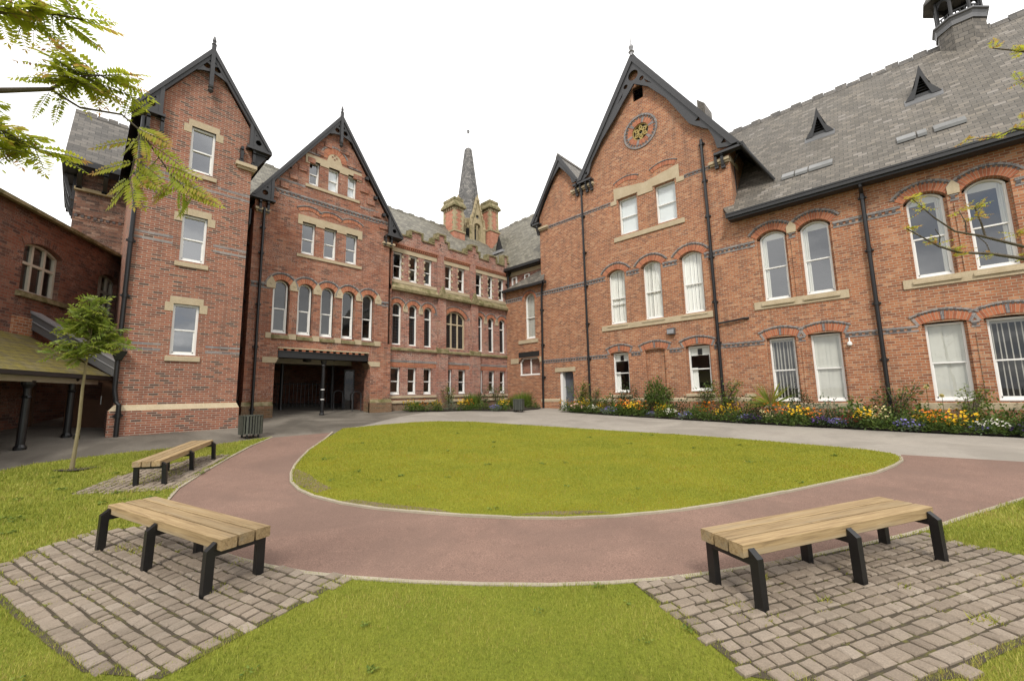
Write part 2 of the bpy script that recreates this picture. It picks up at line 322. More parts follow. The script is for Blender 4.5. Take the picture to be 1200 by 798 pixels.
def wood_mat():
    k = NB('bench_timber'); p = k.coord('Object')
    mp = k.n('ShaderNodeMapping'); mp.inputs['Scale'].default_value = (0.05, 1, 1); k.l(p, mp.inputs[0])
    at = k.n('ShaderNodeAttribute'); at.attribute_name = 'tint'
    wv = k.noise(mp.outputs[0], 42, 6, 0.65, 0.8)
    c = k.ramp(wv, [(0.26, (0.13, 0.082, 0.038)), (0.48, (0.265, 0.182, 0.088)), (0.74, (0.37, 0.27, 0.145))])
    g = k.noise(mp.outputs[0], 6, 5, 0.7)
    c = k.mix(k.ramp(g, [(0.48, 0), (0.68, 0.75)]), c, (0.26, 0.22, 0.155))
    c = k.mix(1.0, c, k.ramp(at.outputs['Fac'], [(0, 0.75), (1, 1.15)]), 'MULTIPLY')
    c = k.mix(k.ramp(k.noise(p, 3.5, 6, 0.7), [(0.60, 0), (0.72, 0.6)]), c, (0.10, 0.075, 0.045))
    k.col(c); k.rough(0.75); k.bump(wv, 0.35, 0.004); return k.mat
M['timber'] = wood_mat()

# ------------------------------------------------------------------ geometry helpers
def inside(p, poly):
    x, y = p; c = False; n = len(poly); j = n-1
    for i in range(n):
        xi, yi = poly[i]; xj, yj = poly[j]
        if (yi > y) != (yj > y) and x < (xj-xi)*(y-yi)/(yj-yi)+xi: c = not c
        j = i
    return c
def tri2d(poly, holes=(), extra=()):
    vs = []; es = []
    for lp in [poly]+list(holes):
        b = len(vs); n = len(lp); vs += [Vector(q) for q in lp]; es += [(b+i, b+(i+1) % n) for i in range(n)]
    vs += [Vector(q) for q in extra]
    r = delaunay_2d_cdt(vs, es, [], 0, 1e-5)
    V = [tuple(v) for v in r[0]]; T = []
    for f in r[2]:
        c = (sum(V[i][0] for i in f)/len(f), sum(V[i][1] for i in f)/len(f))
        if inside(c, poly) and not any(inside(c, h) for h in holes): T.append(tuple(f))
    return V, T

class FC:   # a facade that looks towards -Y, u = X
    def __init__(s, Y): s.Y = Y
    def P(s, u, z, d=0.0): return (u, s.Y-d, z)
class FX:   # a facade that looks towards -X, u = -Y
    def __init__(s, X): s.X = X
    def P(s, u, z, d=0.0): return (s.X-d, -u, z)
class FA:   # any vertical facade: origin, direction of u, outward normal
    def __init__(s, o, U, N): s.o, s.U, s.N = o, U, N
    def P(s, u, z, d=0.0): return (s.o[0]+u*s.U[0]+d*s.N[0], s.o[1]+u*s.U[1]+d*s.N[1], z)

class MB:
    def __init__(s, auto=None): s.v = []; s.f = []; s.uv = []; s.mi = []; s.tint = []; s.marks = []; s.auto = auto
    def p(s, name): s.marks.append((len(s.f), name))
    def face(s, pts, uv=None, mi=0, tint=0.5):
        b = len(s.v); s.v += [tuple(p) for p in pts]; s.f.append(tuple(range(b, b+len(pts))))
        if uv is None:
            p = [Vector(q) for q in pts]; n = Vector((0, 0, 0))
            for i in range(len(p)):
                a, c = p[i], p[(i+1) % len(p)]
                n += Vector(((a.y-c.y)*(a.z+c.z), (a.z-c.z)*(a.x+c.x), (a.x-c.x)*(a.y+c.y)))
            if n.length < 1e-12: n = Vector((0, 0, 1))
            n.normalize()
            if abs(n.z) > 0.985: uv = [(q.x, q.y) for q in p]
            else:
                t = Vector((-n.y, n.x, 0)).normalized(); bb = n.cross(t)
                if bb.z < 0: bb = -bb
                uv = [(q.dot(t), q.dot(bb)) for q in p]
        s.uv.append(uv); s.mi.append(mi); s.tint.append(tint)
    def hexa(s, a, mi=0, tint=0.5):   # 8 corners: bottom 4 ccw, top 4 ccw
        for q in ((0, 3, 2, 1), (4, 5, 6, 7), (0, 1, 5, 4), (1, 2, 6, 5), (2, 3, 7, 6), (3, 0, 4, 7)): s.face([a[i] for i in q], mi=mi, tint=tint)
    def box(s, x0, x1, y0, y1, z0, z1, mi=0, tint=0.5):
        if s.auto: s.p(s.auto)
        s.hexa([(x0, y0, z0), (x1, y0, z0), (x1, y1, z0), (x0, y1, z0), (x0, y0, z1), (x1, y0, z1), (x1, y1, z1), (x0, y1, z1)], mi, tint)
    def fbox(s, F, u0, u1, z0, z1, d0, d1, mi=0, cham=0.0):   # box on a facade; cham bevels the top outer edge
        P = F.P
        if s.auto: s.p(s.auto)
        s.hexa([P(u0, z0, d1), P(u1, z0, d1), P(u1, z0, d0), P(u0, z0, d0), P(u0, z1-cham, d1), P(u1, z1-cham, d1), P(u1, z1, d0), P(u0, z1, d0)], mi)
    def prism(s, F, poly, d0, d1, holes=(), mi=0):
        if s.auto: s.p(s.auto)
        V, T = tri2d(poly, holes)
        for t in T:
            s.face([F.P(V[i][0], V[i][1], d1) for i in t], mi=mi); s.face([F.P(V[i][0], V[i][1], d0) for i in reversed(t)], mi=mi)
        for lp in [poly]+list(holes):
            for i in range(len(lp)):
                a, b = lp[i], lp[(i+1) % len(lp)]
                s.face([F.P(*a, d0), F.P(*b, d0), F.P(*b, d1), F.P(*a, d1)], mi=mi)
    def sheet(s, F, poly, holes=(), d=0.0, mi=0):
        V, T = tri2d(poly, holes)
        for t in T: s.face([F.P(V[i][0], V[i][1], d) for i in t], mi=mi)
    def reveal(s, F, poly, d0, d1, mi=0):
        for i in range(len(poly)):
            a, b = poly[i], poly[(i+1) % len(poly)]
            s.face([F.P(*a, d0), F.P(*b, d0), F.P(*b, d1), F.P(*a, d1)], mi=mi)
    def ring(s, F, p0, p1, d0, d1, mi=0):   # two polygons with the same count of points
        n = len(p0)
        for i in range(n):
            j = (i+1) % n
            s.face([F.P(*p0[i], d1), F.P(*p0[j], d1), F.P(*p1[j], d1), F.P(*p1[i], d1)], mi=mi)
            s.face([F.P(*p1[i], d1), F.P(*p1[j], d1), F.P(*p1[j], d0), F.P(*p1[i], d0)], mi=mi)
            s.face([F.P(*p0[j], d1), F.P(*p0[i], d1), F.P(*p0[i], d0), F.P(*p0[j], d0)], mi=mi)
    def arc(s, F, uc, zc, r0, r1, a0, a1, d0, d1, n=12, mi=0, skip=None):
        for i in range(n):
            if skip and skip(i): continue
            t0 = a0+(a1-a0)*i/n; t1 = a0+(a1-a0)*(i+1)/n
            q = lambda r, t: (uc+r*math.sin(t), zc+r*math.cos(t))
            A, B, C, D = q(r0, t0), q(r0, t1), q(r1, t1), q(r1, t0); rm = 0.5*(r0+r1)
            s.face([F.P(*A, d1), F.P(*B, d1), F.P(*C, d1), F.P(*D, d1)], [(0.05, t0*rm), (0.05, t1*rm), (0.05+r1-r0, t1*rm), (0.05+r1-r0, t0*rm)], mi)
            s.face([F.P(*D, d1), F.P(*C, d1), F.P(*C, d0), F.P(*D, d0)], mi=mi); s.face([F.P(*A, d0), F.P(*B, d0), F.P(*B, d1), F.P(*A, d1)], mi=mi)
            if i == 0 or skip: s.face([F.P(*A, d0), F.P(*A, d1), F.P(*D, d1), F.P(*D, d0)], mi=mi)
            if i == n-1 or skip: s.face([F.P(*B, d1), F.P(*B, d0), F.P(*C, d0), F.P(*C, d1)], mi=mi)
    def tube(s, pts, rad, n=8, cap=True, mi=0, tint=0.5):
        pts = [Vector(p) for p in pts]; rr = rad if hasattr(rad, '__len__') else [rad]*len(pts)
        rings = []; prev = None
        for i, p in enumerate(pts):
            t = (pts[min(i+1, len(pts)-1)]-pts[max(i-1, 0)]).normalized()
            a = prev if prev and abs(prev.dot(t)) < 0.95 else (Vector((0, 0, 1)) if abs(t.z) < 0.9 else Vector((1, 0, 0)))
            x = (a-t*a.dot(t)).normalized(); y = t.cross(x); prev = x
            rings.append([p+x*rr[i]*math.cos(2*math.pi*k/n)+y*rr[i]*math.sin(2*math.pi*k/n) for k in range(n)])
        for i in range(len(rings)-1):
            for k in range(n): s.face([rings[i][k], rings[i][(k+1) % n], rings[i+1][(k+1) % n], rings[i+1][k]], mi=mi, tint=tint)
        if cap: s.face(list(reversed(rings[0])), mi=mi, tint=tint); s.face(rings[-1], mi=mi, tint=tint)
    def lathe(s, c, prof, n=12, mi=0, a0=0.0):
        rg = [[(c[0]+r*math.cos(a0+2*math.pi*k/n), c[1]+r*math.sin(a0+2*math.pi*k/n), c[2]+z) for k in range(n)] for r, z in prof]
        for i in range(len(rg)-1):
            for k in range(n): s.face([rg[i][k], rg[i][(k+1) % n], rg[i+1][(k+1) % n], rg[i+1][k]], mi=mi)
        s.face(list(reversed(rg[0])), mi=mi); s.face(rg[-1], mi=mi)
    def slab(s, q, th=0.12, mi=0, mi_under=None):   # roof plane from 4 (or n) upper corners, thickness straight down
        lo = [(p[0], p[1], p[2]-th) for p in q]; n = len(q); mu = mi if mi_under is None else mi_under
        s.face(q, mi=mi); s.face(list(reversed(lo)), mi=mu)
        for i in range(n): s.face([q[i], lo[i], lo[(i+1) % n], q[(i+1) % n]], mi=mu)
    def leaf(s, p, d, nrm, L, W, tint=0.5, mi=0):
        p = Vector(p); d = Vector(d).normalized(); sd = d.cross(Vector(nrm))
        if sd.length < 1e-4: sd = d.cross(Vector((0.3, 0.9, 0.2)))
        sd.normalize()
        s.face([p, p+d*L*0.45+sd*W*0.5, p+d*L, p+d*L*0.45-sd*W*0.5], [(0, 0), (1, 0), (1, 1), (0, 1)], mi, tint)
    def build(s, name, mats, parent=None, smooth=False, off=None):
        if s.marks:   # a run of pieces: every piece is an object of its own
            mk = s.marks if s.marks[0][0] == 0 else [(0, name)]+s.marks
            s.marks = []; last = None
            for i, (f0, nm) in enumerate(mk):
                f1 = mk[i+1][0] if i+1 < len(mk) else len(s.f)
                if f1 <= f0: continue
                q = MB(); b = s.f[f0][0]; e = s.f[f1-1][-1]+1
                q.v = s.v[b:e]; q.f = [tuple(j-b for j in f) for f in s.f[f0:f1]]; q.uv = s.uv[f0:f1]; q.mi = s.mi[f0:f1]; q.tint = s.tint[f0:f1]
                last = q.build(nm, mats, parent, smooth, off)
            return last
        me = bpy.data.meshes.new(name)
        if off is None: off = WLOC.get(parent.name, Vector((0, 0, 0))) if parent is not None else Vector((0, 0, 0))
        V = np.array(s.v, dtype=np.float64).reshape(-1, 3)-np.array(off)
        me.from_pydata(V.tolist(), [], s.f)
        ul = me.uv_layers.new(name='UVMap'); ul.data.foreach_set('uv', np.array([c for u in s.uv for q in u for c in q], dtype=np.float32))
        mats = mats if isinstance(mats, (list, tuple)) else [mats]
        for q in mats: me.materials.append(M[q])
        me.polygons.foreach_set('material_index', np.array(s.mi, dtype=np.int32))
        if any(t != 0.5 for t in s.tint):
            at = me.attributes.new('tint', 'FLOAT', 'FACE'); at.data.foreach_set('value', np.array(s.tint, dtype=np.float32))
        if smooth:
            me.polygons.foreach_set('use_smooth', [True]*len(me.polygons))
        me.update()
        o = bpy.data.objects.new(name, me); COL.objects.link(o)
        if parent is not None:
            o.parent = parent; WLOC[o.name] = Vector(off)
        return o
WLOC = {}
def thing(name, label, cat, loc=(0, 0, 0), rz=0.0, group=None):
    o = bpy.data.objects.new(name, None); COL.objects.link(o); o.empty_display_size = 0.2
    o.location = loc; o.rotation_euler = (0, 0, rz); o['label'] = label; o['category'] = cat
    if group: o['group'] = group
    WLOC[o.name] = Vector(loc) if rz == 0.0 else Vector((0, 0, 0))
    return o
def tag(o, label, cat, group=None):
    o['label'] = label; o['category'] = cat
    if group: o['group'] = group
    return o
def struct(o, kind='structure'): o['kind'] = kind; return o
def dup(root, loc, rz=None, label=None, group=None, scale=None):
    r = root.copy(); COL.objects.link(r); r.location = loc
    if rz is not None: r.rotation_euler = (0, 0, rz)
    if scale is not None: r.scale = scale if hasattr(scale, '__len__') else (scale,)*3
    if label: r['label'] = label
    if group: r['group'] = group
    for ch in list(root.children):
        c = ch.copy(); COL.objects.link(c); c.parent = r
        for g in list(ch.children):
            d = g.copy(); COL.objects.link(d); d.parent = c
    return r

# ------------------------------------------------------------------ the lie of the land
GC = (-0.0452808, 0.0256915, -0.0090274, 0.0018396, 0.0038341, -0.0036268/20)
def gz(x, y):
    x = min(max(x, -8), 20); y = min(max(y, -6), 22)
    return GC[0]+GC[1]*x+GC[2]*y+GC[3]*x*y+GC[4]*y*y+GC[5]*x*y*y

# ------------------------------------------------------------------ windows and walls
def wpoly(u0, u1, z0, z1, rise=0.0, n=10, cut=0.0):
    """outline of an opening; z1 is the springing height, rise the height of the arch above it"""
    p = [(u0, z0), (u1, z0)]
    if cut: return p+[(u1, z1-cut), (u1-cut*0.9, z1), (u0+cut*0.9, z1), (u0, z1-cut)]
    if rise <= 0: return p+[(u1, z1), (u0, z1)]
    h = 0.5*(u1-u0); uc = 0.5*(u0+u1); r = (h*h+rise*rise)/(2*rise); zc = z1+rise-r; a = math.asin(min(1, h/r))
    return p+[(uc+r*math.sin(a-2*a*i/n), zc+r*math.cos(a-2*a*i/n)) for i in range(n+1)]

def window(bld, F, u0, u1, z0, z1, rise=0.0, dep=0.16, fw=0.055, mat='white', pane='glass', blind=None, rail=True, cut=0.0, bars_u=(), bars_z=(), sill_h=0.06, seed=0, thick=0.05, label=None):
    rnd = random.Random(seed*17+int(u0*97)+int(z0*31))
    P0 = wpoly(u0, u1, z0, z1, rise, cut=cut)
    P1 = wpoly(u0+fw, u1-fw, z0+sill_h+0.02, z1-(fw if rise <= 0 else fw*0.3), max(0, rise-fw*0.5) if rise > 0 else 0, cut=cut*0.85)
    mb = MB(); mb.ring(F, P0, P1, -dep-0.09, -dep)
    zm = z0+(z1+rise*0.6-z0)*0.49
    s1 = 0.028; top = z1+rise
    if rail:
        mb.fbox(F, u0+fw*0.8, u1-fw*0.8, zm-0.022, zm+0.022, -dep-0.075, -dep-0.012)
        # the lower sash sits behind the upper one: its stiles and bottom rail
        mb.fbox(F, u0+fw, u0+fw+s1, z0+sill_h+0.02, zm, -dep-0.085, -dep-0.035); mb.fbox(F, u1-fw-s1, u1-fw, z0+sill_h+0.02, zm, -dep-0.085, -dep-0.035)
        mb.fbox(F, u0+fw, u1-fw, z0+sill_h, z0+sill_h+0.07, -dep-0.085, -dep-0.035)
    for b in bars_u: mb.fbox(F, b-thick/2, b+thick/2, z0+sill_h, top-0.02, -dep-0.07, -dep-0.005)
    for b in bars_z: mb.fbox(F, u0+fw*0.5, u1-fw*0.5, b-thick/2, b+thick/2, -dep-0.068, -dep-0.008)
    if sill_h > 0: mb.fbox(F, u0-0.0, u1+0.0, z0, z0+sill_h, -dep, -dep+0.035, cham=0.02)
    w = mb.build('window', mat, bld)
    if label: w['label'] = label
    pm = MB(); Pp = wpoly(u0+fw*0.9, u1-fw*0.9, z0+sill_h, z1-fw*0.3, max(0, rise-fw*0.5) if rise > 0 else 0, cut=cut*0.85)
    pm.face([F.P(a, b, -dep-0.06) for a, b in Pp], uv=[(a, b) for a, b in Pp]); pm.build('pane', pane, w)
    if blind:
        bm = MB(); d = -dep-0.105; a, b, lo, hi = u0+fw*0.5, u1-fw*0.5, z0+sill_h, top-0.03; mt = 'blind'; nm = 'blind'
        if blind == 'vertical':       # closed vertical slats
            n = max(5, int((b-a)/0.10)); mt = 'blind'
            for i in range(n):
                x0 = a+(b-a)*i/n; x1 = a+(b-a)*(i+1)/n+0.004; k = rnd.uniform(-0.012, 0.012)
                bm.face([F.P(x0, lo, d+k), F.P(x1, lo, d+0.02+k), F.P(x1, hi, d+0.02+k), F.P(x0, hi, d+k)])
        elif blind == 'cool':
            mt = 'blind_cool'; bm.face([F.P(a, lo, d), F.P(b, lo, d), F.P(b, hi, d), F.P(a, hi, d)])
        elif blind == 'open':         # slats turned open
            mt = 'slat'; n = max(5, int((b-a)/0.10))
            for i in range(n):
                x = a+(b-a)*(i+0.5)/n+rnd.uniform(-0.012, 0.012); sl = rnd.uniform(-0.012, 0.012)
                bm.hexa([F.P(x-0.012, lo, d), F.P(x+0.012, lo, d), F.P(x+0.02, lo, d-0.08), F.P(x-0.004, lo, d-0.08), F.P(x-0.012+sl, hi-0.05, d), F.P(x+0.012+sl, hi-0.05, d), F.P(x+0.02+sl, hi-0.05, d-0.08), F.P(x-0.004+sl, hi-0.05, d-0.08)])
            bm.fbox(F, a, b, hi-0.10, hi, d-0.09, d+0.02)
        elif blind == 'curtain':      # net curtain with dark gaps
            mt = 'curtain'; nm = 'curtain'; x = a
            while x < b:
                wd = rnd.uniform(0.05, 0.16); e = min(b, x+wd); k = 10
                for i in range(5):
                    p0 = x+(e-x)*i/5; p1 = x+(e-x)*(i+1)/5; dd0 = 0.025*math.sin(i*1.9); dd1 = 0.025*math.sin((i+1)*1.9); t = rnd.uniform(-0.01, 0.01)
                    bm.face([F.P(p0, lo, d+dd0), F.P(p1, lo, d+dd1), F.P(p1, hi, d+dd1), F.P(p0, hi, d+dd0)])
                x = e+(rnd.uniform(0.0, 0.022) if rnd.random() < 0.6 else 0)
        elif blind in ('left', 'both', 'right'):   # curtains pulled to the side and a pelmet
            mt = 'blind'; nm = 'curtain'
            def drape(x0, x1):
                n = 6
                for i in range(n):
                    p0 = x0+(x1-x0)*i/n; p1 = x0+(x1-x0)*(i+1)/n; e0 = 0.03*(i % 2); e1 = 0.03*((i+1) % 2)
                    bm.face([F.P(p0, lo, d+e0), F.P(p1, lo, d+e1), F.P(p1, hi, d+e1), F.P(p0, hi, d+e0)])
            w_ = b-a
            if blind in ('left', 'both'): drape(a, a+w_*0.22)
            if blind in ('right', 'both'): drape(b-w_*0.2, b)
            bm.fbox(F, a, b, hi-0.26, hi, d-0.02, d)
        elif blind == 'half':
            mt = 'curtain'; bm.face([F.P(a, lo, d), F.P(a+(b-a)*0.33, lo, d), F.P(a+(b-a)*0.33, zm+0.06, d), F.P(a, zm+0.06, d)])
            bm.fbox(F, a, b, hi-0.36, hi, d-0.02, d); bm.fbox(F, a+(b-a)*0.40, a+(b-a)*0.6, hi-0.33, hi-0.08, d, d+0.05, 1)
        bm.build(nm, [mt, 'black'], w)
    return w

def segs(u0, u1, gaps):
    out = []; x = u0
    for a, b in sorted(gaps):
        if a > x: out.append((x, min(a, u1)))
        x = max(x, b)
    if x < u1: out.append((x, u1))
    return [s for s in out if s[1]-s[0] > 0.03]

def dentil_band(mb, F, u0, u1, zc, gaps, h=0.24, mi=0, mj=1, step=0.17):
    """two courses of blue brick with a course of alternate proud dark headers between"""
    for a, b in segs(u0, u1, gaps):
        mb.p('blue_brick_band'); mb.fbox(F, a, b, zc+h*0.18, zc+h*0.5, -0.02, 0.028, mi); mb.fbox(F, a, b, zc-h*0.5, zc-h*0.20, -0.02, 0.012, mi)
        x = a+0.02
        while x+0.09 < b:
            mb.fbox(F, x, x+0.085, zc-h*0.19, zc+h*0.17, -0.02, 0.026, mj); x += step

HC = [0]
def hood(mb, F, uc, z_int, half, rise, ring=0.24, hd=0.09, d=0.03, n=16, mi=0, mb2=None, keys=True, ext=0.0, dent=True):
    HC[0] += 1; d = d+0.0045*(HC[0] % 3)   # neighbours never share a plane
    r = (half*half+rise*rise)/(2*rise); zc = z_int+rise-r; a = math.asin(min(1, (half)/r))+ext
    mb.p('brick_arch'); mb.arc(F, uc, zc, r, r+ring, -a, a, -0.1, d*0.5, n, mi)
    o = mb2
    if o is not None:
        o.p('hood_mould')
        o.arc(F, uc, zc, r+ring, r+ring+hd*0.55, -a, a, -0.1, d*0.6, n*2, 1, skip=(lambda i: i % 2 == 1) if dent else None)
        o.arc(F, uc, zc, r+ring+hd*0.5, r+ring+hd, -a-0.02, a+0.02, -0.1, d, n, 0)
        if keys:
            for t in (-a*0.97, 0.0, a*0.97):
                w_ = 0.035/r
                o.arc(F, uc, zc, r-0.004, r+ring+0.01, t-w_, t+w_, -0.1, d*0.5+0.006, 1, 0)
    return zc, r, a

def pipe(bld, F, pts, rad=0.055, coll=(), name='drainpipe', boxhead=None):
    mb = MB(); mb.tube([F.P(u, z, d) for u, z, d in pts], rad, 10)
    for u, z, d in coll:
        mb.tube([F.P(u, z-0.06, d), F.P(u, z+0.06, d)], rad*1.28, 10)
        mb.fbox(F, u-rad*1.9, u+rad*1.9, z-0.025, z+0.025, 0.0, d)
    if boxhead:
        u, z, d = boxhead
        mb.hexa([F.P(u-0.07, z-0.25, d+0.08), F.P(u+0.07, z-0.25, d+0.08), F.P(u+0.07, z-0.25, d-0.08), F.P(u-0.07, z-0.25, d-0.08), F.P(u-0.17, z, d+0.14), F.P(u+0.17, z, d+0.14), F.P(u+0.17, z, d-0.1), F.P(u-0.17, z, d-0.1)])
    return mb.build(name, 'black', bld)

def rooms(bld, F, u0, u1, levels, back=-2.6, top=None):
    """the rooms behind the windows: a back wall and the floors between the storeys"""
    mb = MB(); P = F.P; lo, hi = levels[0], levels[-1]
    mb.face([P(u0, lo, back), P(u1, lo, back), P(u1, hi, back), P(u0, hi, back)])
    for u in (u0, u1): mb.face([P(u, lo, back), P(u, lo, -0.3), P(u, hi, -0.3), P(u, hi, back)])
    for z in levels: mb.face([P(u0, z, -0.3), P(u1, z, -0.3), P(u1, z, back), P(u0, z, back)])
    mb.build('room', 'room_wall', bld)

def ridge_tiles(mb, a, b, z_w=0.16, step=0.45, h=0.10, mi=0, saw=0.05):
    a, b = Vector(a), Vector(b); L = (b-a).length; t = (b-a)/L; s = Vector((-t.y, t.x, 0)).normalized(); n = int(L/step)
    for i in range(n):
        p, q = a+t*(L*i/n), a+t*(L*(i+1)/n-0.012); k = saw*(i % 2)
        for sg in (-1, 1):
            mb.face([p+Vector((0, 0, h+k)), q+Vector((0, 0, h+k)), q+s*sg*z_w-Vector((0, 0, z_w*1.1)), p+s*sg*z_w-Vector((0, 0, z_w*1.1))], mi=mi)
        mb.face([p+Vector((0, 0, h+k)), p+s*z_w-Vector((0, 0, z_w*1.1)), p-s*z_w-Vector((0, 0, z_w*1.1))], mi=mi)
        mb.face([q+Vector((0, 0, h+k)), q-s*z_w-Vector((0, 0, z_w*1.1)), q+s*z_w-Vector((0, 0, z_w*1.1))], mi=mi)

def bracket(mb, F, u, z, drop=0.55, proj=0.4, w_=0.10, mi=0):
    """black timber bracket under an eaves foot: a post, a top bar and a curved strut"""
    mb.p('eaves_bracket')
    mb.fbox(F, u-w_/2, u+w_/2, z-drop, z, 0.0, 0.09, mi); mb.fbox(F, u-w_/2, u+w_/2, z-0.1, z, 0.0, proj, mi)
    n = 6; pr = None
    for i in range(n+1):
        t = i/n*math.pi/2; d, zz = 0.09+(proj-0.14)*math.sin(t)**1.0*(i/n), z-0.1-(drop-0.14)*math.cos(t)
        if pr: mb.hexa([F.P(u-w_/2, pr[1]-0.07, pr[0]+0.06), F.P(u+w_/2, pr[1]-0.07, pr[0]+0.06), F.P(u+w_/2, pr[1], pr[0]-0.02), F.P(u-w_/2, pr[1], pr[0]-0.02), F.P(u-w_/2, zz-0.07, d+0.06), F.P(u+w_/2, zz-0.07, d+0.06), F.P(u+w_/2, zz, d-0.02), F.P(u-w_/2, zz, d-0.02)], mi)
        pr = (d, zz)
    mb.fbox(F, u-w_*0.7, u+w_*0.7, z-drop-0.12, z-drop, 0.0, 0.12, mi)

def circ(u, z, r, n=16, ry=None): return [(u+r*math.cos(2*math.pi*i/n), z+(ry or r)*math.sin(2*math.pi*i/n)) for i in range(n)]

# ================================================================== THE GABLED HALL (right, looks towards -X)
FR = FX(18.0)
hall = thing('gabled_hall', 'orange brick hall with a big and a small black gable and a round star window', 'building', (18, 10, 0.7))
def RY(a, b): return (-b, -a)
up_w = [RY(8.65, 9.65), RY(6.78, 7.74)]
mid_w = [RY(9.57, 10.43), RY(7.75, 8.60), RY(5.93, 6.78)]
gr_w = [RY(9.60, 10.42), RY(5.90, 6.78)]
niche = RY(7.77, 8.69)
# holes
holes = [wpoly(a, b, 9.37, 11.25) for a, b in up_w]+[wpoly(a-0.06, b+0.06, 4.99, 7.50, 0.22) for a, b in mid_w]+[wpoly(a-0.06, b+0.06, 1.64, 3.56, 0.05) for a, b in gr_w]
holes += [wpoly(niche[0], niche[1], 1.6, 3.55, 0.06)]
sw = RY(15.31, 16.10); lw = RY(15.03, 16.66); dr = RY(12.76, 13.65)
holes += [wpoly(sw[0], sw[1], 4.87, 7.22, 0.38), wpoly(lw[0], lw[1], 2.74, 3.78, cut=0.22), [(dr[0], 0.4), (dr[1], 0.4), (dr[1], 2.70), (dr[1]-0.06, 2.82), (dr[0]+0.06, 2.82), (dr[0], 2.70)], wpoly(*RY(7.99, 8.52), 15.98, 16.72)]
rose_c = (-8.25, 14.28); holes += [circ(*rose_c, 0.44, 24)]
outl = [(-17.62, 0.2), (-4.46, 0.2), (-4.46, 12.05), (-8.31, 17.95), (-11.80, 12.75), (-13.06, 14.75), (-14.75, 12.0), (-14.75, 7.98), (-17.62, 7.98)]
mb = MB(); mb.sheet(FR, outl, holes)
for h in holes[:-1]: mb.reveal(FR, h, 0, -0.24)
mb.reveal(FR, holes[-1], 0, -0.15)
# sides, back, niche back
mb.face([(18, 4.46, 0.2), (26, 4.46, 0.2), (26, 4.46, 12.0), (18, 4.46, 12.0)])
mb.face([(18, 14.75, 7), (18, 14.75, 11.55), (26, 14.75, 11.55), (26, 14.75, 7)])
mb.face([(26, 4.6, 0.2), (26, 17.6, 0.2), (26, 17.6, 9), (26, 14.75, 11.5), (26, 11.7, 12.7), (26, 8.2, 17.6), (26, 4.6, 11.3)])
mb.face([FR.P(a, b, -0.13) for a, b in wpoly(niche[0], niche[1], 1.6, 3.55, 0.06)])
for a, b in mid_w+gr_w:   # rebated brick jambs
    z0, z1 = (4.99, 7.45) if (a, b) in mid_w else (1.64, 3.52)
    for s in ((a-0.06, a), (b, b+0.06)): mb.fbox(FR, s[0], s[1], z0, z1, -0.26, -0.10)
# brick foot below the stone plinth
for a, b in segs(-17.62, -4.46, [(dr[0], dr[1])]): mb.fbox(FR, a, b, 0.2, 1.24, -0.05, 0.07)
# relieving arches over the top windows
walls = mb.build('wall', 'brick_hall', hall)
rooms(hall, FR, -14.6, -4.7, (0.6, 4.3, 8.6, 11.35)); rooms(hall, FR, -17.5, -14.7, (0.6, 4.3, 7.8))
mb = MB(); bl = MB()
for a, b in mid_w: hood(mb, FR, 0.5*(a+b), 7.50, 0.5*(b-a)+0.06, 0.22, 0.25, 0.12, mb2=bl, keys=False, ext=0.10)
for a, b in gr_w+[niche]: hood(mb, FR, 0.5*(a+b), 3.56, 0.5*(b-a)+0.06, 0.10, 0.24, 0.11, mb2=bl, ext=0.08)
for a, b in up_w: hood(mb, FR, 0.5*(a+b), 11.92, 0.5*(b-a)+0.05, 0.14, 0.20, 0.06, mb2=bl, keys=False, dent=False)
hood(mb, FR, 0.5*(sw[0]+sw[1]), 7.20, 0.5*(sw[1]-sw[0])+0.03, 0.38, 0.14, 0.05, mb2=bl, keys=False, dent=False)
mb.build('brick_arch', 'brick_orange', hall)
g1 = [(a-0.15, b+0.15) for a, b in mid_w+[sw]]
dentil_band(bl, FR, -17.62, -4.46, 7.37, g1+[(-14.82, -14.7)])
dentil_band(bl, FR, -14.75, -4.46, 3.46, [(a-0.22, b+0.22) for a, b in gr_w+[niche]], 0.20)
dentil_band(bl, FR, -14.72, -4.46, 11.17, [(-10.05, -6.35)], 0.16)
bl.build('blue_brick_band', ['brick_blue', 'brick_dark'], hall)
mb = MB('sill_course')
mb.fbox(FR, -10.88, -5.60, 4.70, 4.985, -0.05, 0.05, cham=0.04); mb.auto = 'window_sill'
for a, b in mid_w: mb.fbox(FR, a-0.12, b+0.12, 4.86, 5.0, -0.2, 0.075, cham=0.09)
mb.fbox(FR, -9.95, -6.45, 9.08, 9.36, -0.1, 0.05, cham=0.06)
for a, b, z in ((-9.85, -8.45, 11.26), (-7.95, -6.55, 11.26)):
    pass
mb.auto = 'stone_lintel'
mb.prism(FR, [(-10.05, 11.02), (-9.72, 11.02), (-9.72, 11.26), (-8.58, 11.26), (-8.58, 11.06), (-7.82, 11.06), (-7.82, 11.26), (-6.70, 11.26), (-6.70, 11.02), (-6.35, 11.02), (-6.35, 11.22), (-6.55, 11.24), (-6.55, 11.88), (-8.20, 11.62), (-9.85, 11.88), (-9.85, 11.24), (-10.05, 11.22)], -0.1, 0.03)
mb.auto = 'plinth_course'
for a, b in segs(-14.95, -4.46, [(dr[0]-0.02, dr[1]+0.02)]): mb.fbox(FR, a, b, 1.24, 1.42, -0.05, 0.075, cham=0.07)
mb.auto = 'window_sill'
for a, b in gr_w+[niche]: mb.fbox(FR, a-0.14, b+0.14, 1.44, 1.63, -0.2, 0.085, cham=0.09)
mb.fbox(FR, sw[0]-0.5, sw[1]+0.2, 4.62, 4.86, -0.1, 0.05, cham=0.05)
mb.auto = 'stone_lintel'
